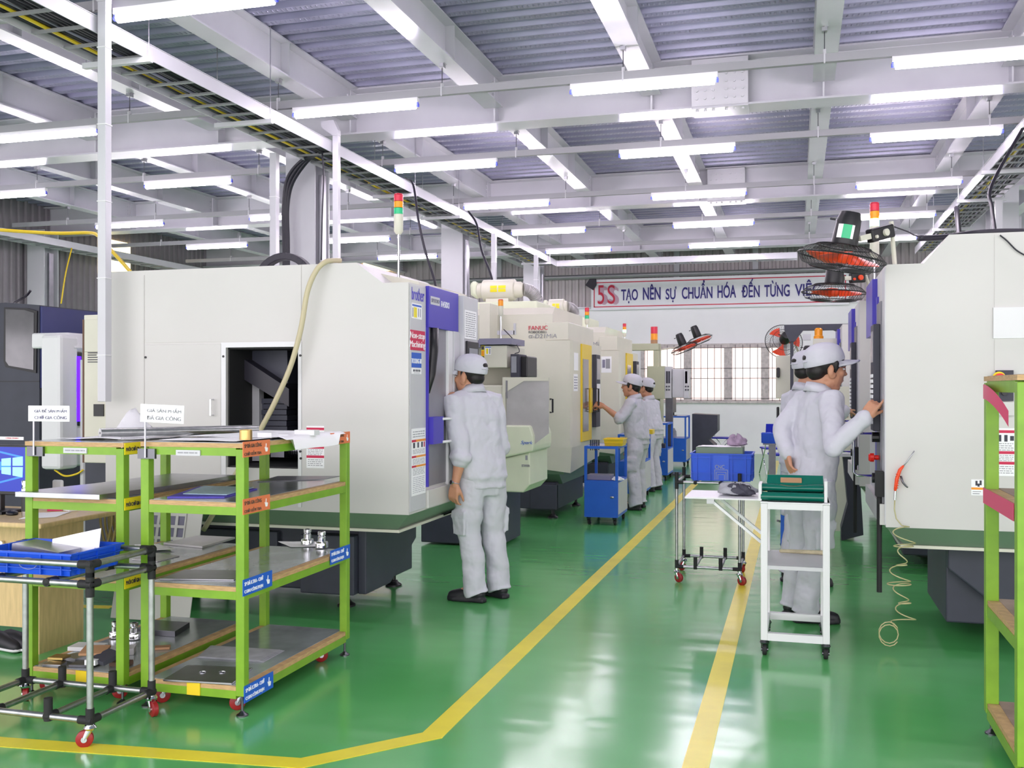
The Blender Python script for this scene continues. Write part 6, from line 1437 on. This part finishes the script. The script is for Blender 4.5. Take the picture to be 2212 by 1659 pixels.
sb = MB(); sb.box(GX0 + .16, GX0 + .19, GY0 + .2, GY0 + .5, .58, .61).box(GX0 + .16, GX0 + .19, GY0 + .2, GY0 + .23, .61, .84).box(GX0 + .16, GX0 + .19, GY0 + .2, GY0 + .5, .84, .87).box(GX0 + .16, GX0 + .19, GY0 + .47, GY0 + .5, .61, .84)
build(sb, 'inner_stand', 'green', rr)
# ======================= PEOPLE =======================
tx = bpy.data.textures.new('fold_noise', 'CLOUDS'); tx.noise_scale = 0.11; tx.noise_depth = 2
def remesh(o, vox, sm=4, disp=0.0):
    m = o.modifiers.new('remesh', 'REMESH'); m.mode = 'VOXEL'; m.voxel_size = vox; m.use_smooth_shade = True
    s_ = o.modifiers.new('smooth', 'SMOOTH'); s_.iterations = sm; s_.factor = .5
    if disp:
        d = o.modifiers.new('folds', 'DISPLACE'); d.texture = tx; d.strength = disp; d.mid_level = .5; d.texture_coords = 'LOCAL'
        s2 = o.modifiers.new('smooth2', 'SMOOTH'); s2.iterations = 2
def hand(mb, wrist, fdir, pnorm, thumb_side, curls, s=1.0, spread=.012, thumb=(.55, .5)):
    """fdir: finger direction, pnorm: out of the palm side (fingers curl towards it); thumb_side: +1/-1 along fdir x pnorm"""
    X = Vector(fdir).normalized(); P = Vector(pnorm); P = (P - X * P.dot(X)).normalized(); Y = P.cross(X) * thumb_side
    w = Vector(wrist); q = lambda a, b, c: w + (X * a + Y * b + P * c) * s
    for b in (-.026, -.009, .009, .026): mb.limb([q(.0, b * .7, 0), q(.045, b * 1.05, .0), q(.088, b * 1.12, .002)], [.015 * s, .0155 * s, .0115 * s], 10)
    mb.limb([q(.0, .012, .004), q(.04, .034, .01)], [.017 * s, .014 * s], 10)
    L = [.066, .077, .072, .056]
    for k, b in enumerate((.031, .0105, -.0105, -.031)):
        c = curls[k]; p = (.088, b * 1.05, .002); a = 0.0; pts = [q(*p)]; rs = [.0098 * s]
        fan = (1.5 - k) * .05
        for j, fr_ in enumerate((.44, .31, .25)):
            a += c * (.9 if j == 0 else 1.0); l = L[k] * fr_
            p = (p[0] + l * math.cos(a), p[1] + l * fan, p[2] + l * math.sin(a)); pts.append(q(*p)); rs.append((.0088, .0082, .0072)[j] * s)
        mb.limb(pts, rs, 10)
    t0 = (.018, .026, .006); a, c = thumb
    p1 = (t0[0] + .034 * math.cos(a), t0[1] + .034 * math.sin(a), t0[2] + .012); p2 = (p1[0] + .03 * math.cos(a * .6), p1[1] + .03 * math.sin(a * .6), p1[2] + .03 * c); p3 = (p2[0] + .024 * math.cos(a * .4), p2[1] + .02 * math.sin(a * .3), p2[2] + .024 * c)
    mb.limb([q(*t0), q(*p1), q(*p2), q(*p3)], [.0135 * s, .0115 * s, .0095 * s, .008 * s], 10)
def torso_rings(mb, spine, rings, fwd, left):
    """spine: function z-> Vector centre ; rings (z, rx, ry)"""
    n = 24; vs = []
    for z, rx, ry in rings:
        c = spine(z)
        for j in range(n):
            a = 2 * PI * j / n; ca, sa = math.cos(a), math.sin(a)
            ex = .8; f = lambda v: math.copysign(abs(v) ** ex, v)
            vs.append(c + fwd * (rx * f(ca)) + left * (ry * f(sa)))
    k = len(rings)
    fs = [(i * n + j, i * n + (j + 1) % n, (i + 1) * n + (j + 1) % n, (i + 1) * n + j) for i in range(k - 1) for j in range(n)] + [tuple(range(n - 1, -1, -1)), tuple(range((k - 1) * n, k * n))]
    mb.add(vs, fs)
def person(label, base, az, headaz, headpitch, Ht, feet, neck, headc, shL, elL, wrL, shR, elR, wrR, handL, handR, hipc, hairm='crop', rolled=(False, False), lean_hip=None, hs=1.10, ctilt=-.16, girth=1.0):
    """all positions in world space; feet: [(ankle xy, azimuth) left, right]"""
    r = root('person', (base[0], base[1], 0), label, 'person', 'workers in grey uniforms')
    fwd = Vector((math.cos(az), math.sin(az), 0)); left = Vector((-math.sin(az), math.cos(az), 0)); k = Ht / 1.70
    V = Vector; neck = V(neck); headc = V(headc); hipc = V(hipc)
    # ---- body: one continuous surface
    b = MB()
    def spine(z):
        t = (z - hipc.z) / (neck.z - hipc.z); return hipc.lerp(neck, t) + fwd * (.02 * math.sin(PI * min(max(t, 0), 1)))
    torso_rings(b, spine, [(hipc.z - .06, .07, .10), (hipc.z, .09, .14), (hipc.z + .12, .085, .125), (hipc.z + .3, .095, .15), (neck.z - .12, .085, .16), (neck.z - .04, .06, .10), (neck.z, .05, .055)], fwd, left)
    for sh, el, wr in ((shL, elL, wrL), (shR, elR, wrR)):
        sh, el, wr = V(sh), V(el), V(wr)
        b.limb([sh, sh.lerp(el, .5), el], [.05, .045, .038], 12); b.limb([el, el.lerp(wr, .3), el.lerp(wr, .75), wr], [.038, .040, .030, .026], 12)
    hand(b, wrL, **handL); hand(b, wrR, **handR)
    ank = []
    for i, ((fx_, fy_), fa) in enumerate(feet):
        sgn = 1 if i == 0 else -1; hip = hipc + left * (.09 * sgn) - V((0, 0, .02)); an = V((fx_, fy_, .10)); kn = hip.lerp(an, .5) + V((math.cos(fa), math.sin(fa), 0)) * .03; ank.append((an, fa, hip, kn))
        b.limb([hip, kn, an], [.07, .05, .035], 12); b.limb([an, an + V((math.cos(fa), math.sin(fa), 0)) * .12 - V((0, 0, .055))], [.035, .03], 10)
    b.limb([neck - V((0, 0, .05)), neck.lerp(headc, .4), headc - V((0, 0, .02))], [.062, .056, .054], 16)
    Mh = Matrix.Translation(headc) @ Matrix.Scale(hs, 4) @ Matrix.Rotation(headaz, 4, 'Z') @ Matrix.Rotation(headpitch, 4, 'Y')
    b.M = Mh
    E_ = b.ell
    E_((-.012, 0, .035), (.094, .075, .085)); E_((.028, 0, -.03), (.062, .060, .088)); E_((.044, 0, -.094), (.034, .036, .024)); E_((.01, 0, -.075), (.055, .056, .036))
    E_((.074, 0, .026), (.015, .046, .012)); E_((.088, 0, .002), (.010, .0085, .024)); E_((.095, 0, -.018), (.013, .014, .011)); E_((.080, 0, -.050), (.011, .022, .006)); E_((.078, 0, -.060), (.011, .020, .006)); E_((.072, 0, -.04), (.016, .03, .016))
    for s_ in (-1, 1):
        E_((.062, .036 * s_, -.018), (.022, .02, .022)); E_((-.002, .076 * s_, -.012), (.017, .009, .032), Matrix.Rotation(.35 * s_, 3, 'Z')); E_((.012, .067 * s_, -.035), (.02, .012, .02))
    b.M = None
    bo_ = build(b, 'body', 'skin', r, smooth='all'); remesh(bo_, .0052, 3)
    for s_ in (-1, 1):
        m = MB(); m.M = Mh; m.ell((.0765, .030 * s_, .006), (.008, .0125, .005)); build(m, 'eye', 'paper', r, smooth='all')
        m = MB(); m.M = Mh; m.ell((.0825, .030 * s_, .006), (.003, .005, .0045)); m.limb([(.088, .014 * s_, .023), (.085, .032 * s_, .026), (.074, .046 * s_, .021)], [.003, .0035, .002], 6); build(m, 'eyebrow_and_pupil', 'hair', r, smooth='all')
    m = MB(); m.M = Mh; m.limb([(.0885, .014, -.0555), (.0905, 0, -.055), (.0885, -.014, -.0555)], [.0016, .002, .0016], 6); build(m, 'mouth', mat('lip', (150, 84, 76), .5), r, smooth='all')
    # ---- hair
    h_ = MB(); h_.M = Mh
    if hairm == 'crop':
        h_.ell((-.026, 0, .028), (.086, .0775, .074)); h_.ell((-.05, 0, -.02), (.050, .062, .045))
        for s_ in (-1, 1): h_.limb([(.012, .069 * s_, .02), (.012, .07 * s_, -.01)], [.010, .007], 8)
    else:
        h_.ell((-.022, 0, .03), (.098, .0825, .078)); h_.ell((-.055, 0, -.02), (.052, .068, .052)); h_.ell((.046, 0, .036), (.043, .064, .034))
        for s_ in (-1, 1): h_.limb([(.022, .072 * s_, .03), (.026, .071 * s_, .0), (.024, .068 * s_, -.018)], [.016, .012, .006], 8)
    ho = build(h_, 'hair', 'hair', r, smooth='all'); remesh(ho, .006, 2)
    # ---- cap
    Mc = Mh @ Matrix.Rotation(ctilt, 4, 'Y')
    c_ = MB(); c_.M = Mc; n = 32; prof = [(1.0, .028), (1.02, .040), (1.01, .065), (.93, .095), (.80, .114), (.57, .129), (.30, .137), (.04, .140)]
    vs = []
    for (q, z) in prof:
        for j in range(n): a = 2 * PI * j / n; vs.append((-.012 + .106 * q * math.cos(a), .088 * q * math.sin(a), z + (.010 * math.cos(a) if z < .05 else 0) - (.0)))
    for (q, z) in reversed(prof[:-1]):
        for j in range(n): a = 2 * PI * j / n; vs.append((-.012 + .103 * q * math.cos(a), .085 * q * math.sin(a), z - .003 + (.010 * math.cos(a) if z < .05 else 0)))
    kk = len(prof) * 2 - 1
    c_.add(vs, [(i * n + j, i * n + (j + 1) % n, (i + 1) * n + (j + 1) % n, (i + 1) * n + j) for i in range(kk - 1) for j in range(n)])
    co = build(c_, 'cap', 'cloth', r, smooth='all')
    v_ = MB(); v_.M = Mc
    def fn(u_, w2):
        a = (w2 - .5) * 2; y = a * .074; xi = .094 * math.sqrt(max(0, 1 - (y / .0885) ** 2)) - .012; xo = xi + .090 * math.sqrt(max(0, 1 - a ** 4)) 
        x = xi + (xo - xi) * u_; return (x, y, .036 - .012 * u_ - .020 * a * a * (.3 + .7 * u_))
    v_.grid(fn, 8, 16, .0035); build(v_, 'cap_brim', 'cloth', co, smooth='all')
    o_ = MB(); o_.M = Mc; o_.ell((-.107, 0, .066), (.0125, .034, .022)); op = build(o_, 'cap_opening', 'hair', co, smooth='all')
    o_ = MB(); o_.M = Mc; o_.tube([(-.117 + .010 * (a * a), .04 * a, .048) for a in (-1, -.5, 0, .5, 1)], .008, 6, sq=.4); o_.bx((-.1205, .0, .048), (.006, .018, .013)); build(o_, 'cap_strap', 'cloth', co, smooth=True)
    # ---- trousers
    t_ = MB(); hz_ = hipc.z
    torso_rings(t_, spine, [(hz_ - .13, .10, .155), (hz_ - .04, .12, .172), (hz_ + .05, .11, .16), (hz_ + .11, .10, .15)], fwd, left)
    for i, (an, fa, hip, kn) in enumerate(ank):
        sgn = 1 if i == 0 else -1; fd = V((math.cos(fa), math.sin(fa), 0)); bt = V((an.x, an.y, .085)) + fd * .0
        t_.tube([hip + V((0, 0, .04)), hip.lerp(kn, .35) + left * .01 * sgn, hip.lerp(kn, .75), kn, kn.lerp(bt, .45) - fd * .012, kn.lerp(bt, .8) - fd * .008, bt, bt - V((0, 0, .035)) - fd * .012], [.10, .102, .086, .080, .079, .078, .08, .086], 20)
        th_ = hip.lerp(kn, .78) + left * (.088 * sgn)
        Rm = Matrix.Rotation(az, 3, 'Z'); t_.bx(th_ , (.13, .022, .17), Rm); t_.bx(th_ + V((0, 0, .055)) + left * .006 * sgn, (.137, .022, .045), Rm)
    to_ = build(t_, 'trousers', 'cloth', r, smooth='all'); remesh(to_, .0085, 3, .028)
    # ---- jacket
    j_ = MB(); hem = hz_ - .075
    torso_rings(j_, spine, [(a_, b_ * girth, c_ * girth) for a_, b_, c_ in [(hem, .128, .172), (hem + .05, .125, .168), (hem + .075, .140, .190), (hem + .2, .138, .19), (neck.z - .28, .132, .20), (neck.z - .16, .118, .208), (neck.z - .09, .10, .195), (neck.z - .045, .085, .14), (neck.z - .01, .072, .082)]], fwd, left)
    for i, (sh, el, wr) in enumerate(((shL, elL, wrL), (shR, elR, wrR))):
        sh, el, wr = V(sh), V(el), V(wr); e2 = wr if not rolled[i] else el.lerp(wr, .12)
        inn_ = sh.lerp(neck - V((0, 0, .10)), .35)
        P = [inn_, sh, sh.lerp(el, .5), el, el.lerp(e2, .5), e2]; R2 = [.078, .078, .066, .058, .054, .050] if not rolled[i] else [.078, .078, .068, .064, .066, .066]
        j_.limb(P[:4], R2[:4], 18); j_.limb(P[3:], R2[3:], 18)
        d = (e2 - el).normalized(); cu = [e2 - d * .045, e2 - d * .02, e2 + d * .008]
        j_.tube(cu, [.050, .054, .051] if not rolled[i] else [.072, .077, .073], 18)
    nk = neck + fwd * .008
    jo = build(j_, 'jacket', 'cloth', r, smooth='all'); remesh(jo, .0085, 3, .026)
    cl_ = MB(); nn = 28
    vs = []
    for (rx, ry, dz, tilt) in ((.074, .076, -.035, 0), (.069, .069, .020, .012), (.073, .073, .024, .012), (.090, .096, -.030, 0)):
        for jx in range(nn + 1):
            a = .35 + (2 * PI - .7) * jx / nn; pnt = nk + fwd * (rx * math.cos(a)) + left * (ry * math.sin(a)) + V((0, 0, dz - .018 * math.cos(a))); vs.append(pnt)
    cl_.add(vs, [(i * (nn + 1) + jx, i * (nn + 1) + jx + 1, (i + 1) * (nn + 1) + jx + 1, (i + 1) * (nn + 1) + jx) for i in range(3) for jx in range(nn)])
    cc_ = build(cl_, 'collar', 'cloth', jo, smooth='all'); sd = cc_.modifiers.new('thickness', 'SOLIDIFY'); sd.thickness = .004
    # ---- shoes
    for an, fa, hip, kn in ank:
        fd = V((math.cos(fa), math.sin(fa), 0)); g_ = V((an.x, an.y, 0)); s_ = MB()
        s_.limb([g_ - fd * .035 + V((0, 0, .055)), g_ + fd * .05 + V((0, 0, .055)), g_ + fd * .11 + V((0, 0, .042)), g_ + fd * .165 + V((0, 0, .036))], [.040, .043, .042, .034], 16)
        sid = V((-fd.y, fd.x, 0))
        P2 = [(-.085, .0), (-.07, .036), (.0, .036), (.08, .045), (.15, .045), (.195, .025), (.205, 0), (.195, -.025), (.15, -.045), (.08, -.042), (0, -.034), (-.07, -.036)]
        s_.prism([((g_ + fd * a + sid * c).x, (g_ + fd * a + sid * c).y) for a, c in P2], 'Z', .001, .028)
        so = build(s_, 'shoe', 'shoe', r, smooth='all'); remesh(so, .006, 2)
    return r, Mh
R_ = math.radians
def w(px, py, y): return tuple(onY(px, py, y))
# man 1, back to the camera at the left machine
az1 = R_(146); f1 = Vector((math.cos(az1), math.sin(az1), 0)); l1 = Vector((-math.sin(az1), math.cos(az1), 0))
hip1 = onY(1040, 1060, 6.50); nk1 = onY(1022, 842, 6.47) 
shL = Vector((nk1.x, nk1.y, 1.375)) + l1 * .17; shR = Vector((nk1.x, nk1.y, 1.375)) - l1 * .17
p1, M1 = person('worker in grey uniform and cap standing with back to camera beside the large beige machine', (-2.06, 6.46), az1, R_(170), .10, 1.67,
    [(tuple(onZ(1026, 1300, 0).xy), R_(176)), (tuple(onZ(1078, 1290, 0).xy), R_(150))], tuple(nk1), tuple(onY(1013, 812, 6.46)),
    tuple(shL), tuple(onY(996, 985, 6.28)), tuple(onY(983, 1047, 6.26)), tuple(shR), tuple(onY(1082, 960, 6.62)), tuple(onY(1040, 985, 6.80)),
    dict(fdir=(-.18, .02, -1), pnorm=(.35, .9, .1), thumb_side=-1, curls=(.5, .55, .6, .65)), dict(fdir=(-.8, .5, .3), pnorm=(0, 0, -1), thumb_side=1, curls=(.3, .3, .4, .4)),
    (hip1.x, hip1.y, .845), rolled=(True, True))
wp = onY(984, 1043, 6.26)
wt_ = MB(); ax = (onY(983, 1047, 6.26) - onY(996, 985, 6.28)).normalized()
c_ = onY(983, 1047, 6.26) - ax * .012
uu = Vector((ax.y, -ax.x, 0)).normalized(); vv = ax.cross(uu)
wt_.tube([c_ + (uu * math.cos(q) + vv * math.sin(q)) * .0285 for q in [2 * PI * k / 24 for k in range(24)]], .0075, 6, closed=True, sq=.45)
wo = build(wt_, 'wristwatch', 'steel', p1, smooth='all')
fd_ = (Vector((-.6, -.8, 0)) - ax * Vector((-.6, -.8, 0)).dot(ax)).normalized(); cf = c_ + fd_ * .031
build(MB().cyl(cf - fd_ * .004, cf + fd_ * .006, .017, 20), 'watch_case', 'chrome', wo, smooth=True); build(MB().cyl(cf + fd_ * .006, cf + fd_ * .007, .013, 20), 'watch_face', 'black', wo)
# man 3, pointing at the right machine
az3 = R_(29); l3 = Vector((-math.sin(az3), math.cos(az3), 0))
nk3 = onY(1766, 840, 6.42); hip3 = onY(1752, 1060, 6.42)
shL = Vector((nk3.x, nk3.y, nk3.z - .075)) + l3 * .165; shR = Vector((nk3.x, nk3.y, nk3.z - .07)) - l3 * .165
wrR = onY(1868, 902, 6.02); tip = Vector((.462, 6.0, 1.418))
person('worker in grey uniform pointing a finger at the right machine panel', (.1, 6.44), az3, R_(14), .12, 1.72,
    [(tuple(onZ(1716, 1330, 0).xy), R_(25)), (tuple(onZ(1742, 1345, 0).xy), R_(8))], tuple(nk3), tuple(onY(1787, 796, 6.42)),
    tuple(shL), tuple(onY(1688, 925, 6.50)), tuple(onY(1700, 978, 6.40)), tuple(shR), tuple(onY(1800, 968, 6.02)), tuple(wrR),
    dict(fdir=(.15, -.3, -1), pnorm=(.9, .3, .1), thumb_side=1, curls=(.4, .45, .5, .5)), dict(fdir=tuple(tip - wrR), pnorm=(.15, .65, -.6), thumb_side=1, curls=(.02, 1.0, 1.05, 1.1), thumb=(.25, 1.1)),
    (hip3.x, hip3.y, .875), hairm='full', hs=1.17, ctilt=-.25, girth=.9)
# man 4 behind man 3
nk4 = onY(1736, 838, 7.7); az4 = R_(35); l4 = Vector((-math.sin(az4), math.cos(az4), 0)); wr4 = onY(1822, 888, 7.55); tip4 = Vector((.462, 7.95, 1.30))
person('worker in grey uniform reaching toward the second right machine, mostly hidden behind the pointing worker', (0.02, 7.7), az4, R_(30), .1, 1.76,
    [((-.04, 7.75), R_(30)), ((.06, 7.6), R_(10))], tuple(nk4), tuple(onY(1748, 800, 7.7)),
    tuple(Vector((nk4.x, nk4.y, nk4.z - .075)) + l4 * .165), tuple(onY(1705, 925, 7.8)), tuple(onY(1715, 985, 7.85)), tuple(Vector((nk4.x, nk4.y, nk4.z - .07)) - l4 * .165), tuple(onY(1760, 930, 7.45)), tuple(wr4),
    dict(fdir=(.3, .3, -.6), pnorm=(.9, .3, .1), thumb_side=1, curls=(.4, .4, .5, .5)), dict(fdir=tuple(tip4 - wr4), pnorm=(.1, 0, -1), thumb_side=1, curls=(.05, .4, .5, .5)),
    (.04, 7.72, .89))
# man 2, reaching left
az2 = R_(172); l2 = Vector((-math.sin(az2), math.cos(az2), 0)); nk2 = onY(1372, 858, 11.9); wr2 = onY(1303, 877, 11.62)
person('worker in grey uniform pulling the yellow door handle of the nearer cream machine', (-1.9, 11.94), az2, R_(186), -.02, 1.66,
    [(tuple(onZ(1372, 1102, 0).xy), R_(170)), (tuple(onZ(1382, 1096, 0).xy), R_(160))], tuple(nk2), tuple(onY(1363, 834, 11.9)),
    tuple(Vector((nk2.x, nk2.y, nk2.z - .07)) + l2 * .165), tuple(onY(1340, 905, 11.66)), tuple(wr2), tuple(Vector((nk2.x, nk2.y, nk2.z - .07)) - l2 * .165), tuple(onY(1375, 935, 12.12)), tuple(onY(1372, 975, 12.1)),
    dict(fdir=(-1, .1, .25), pnorm=(0, .8, -.6), thumb_side=-1, curls=(.7, .75, .8, .8)), dict(fdir=(-1, 0, 0), pnorm=(0, 0, -1), thumb_side=1, curls=(.4, .4, .4, .4)),
    (nk2.x + .03, nk2.y + .02, .85), hairm='full', rolled=(True, False))
az5 = R_(160); l5 = Vector((-math.sin(az5), math.cos(az5), 0)); nk5 = onY(1402, 860, 14.2)
person('worker in grey uniform standing beyond the worker at the yellow door', (-2.0, 14.3), az5, R_(165), .05, 1.66,
    [(tuple(onZ(1403, 1062, 0).xy), R_(165)), (tuple(onZ(1418, 1058, 0).xy), R_(175))], tuple(nk5), tuple(onY(1395, 838, 14.2)),
    tuple(Vector((nk5.x, nk5.y, nk5.z - .07)) + l5 * .165), tuple(onY(1403, 925, 14.0)), tuple(onY(1385, 935, 13.9)), tuple(Vector((nk5.x, nk5.y, nk5.z - .07)) - l5 * .165), tuple(onY(1418, 925, 14.4)), tuple(onY(1412, 970, 14.4)),
    dict(fdir=(-1, .1, .0), pnorm=(0, 0, -1), thumb_side=-1, curls=(.5, .5, .5, .5)), dict(fdir=(-1, 0, 0), pnorm=(0, 0, -1), thumb_side=1, curls=(.4, .4, .4, .4)),
    (nk5.x + .05, nk5.y, .86))
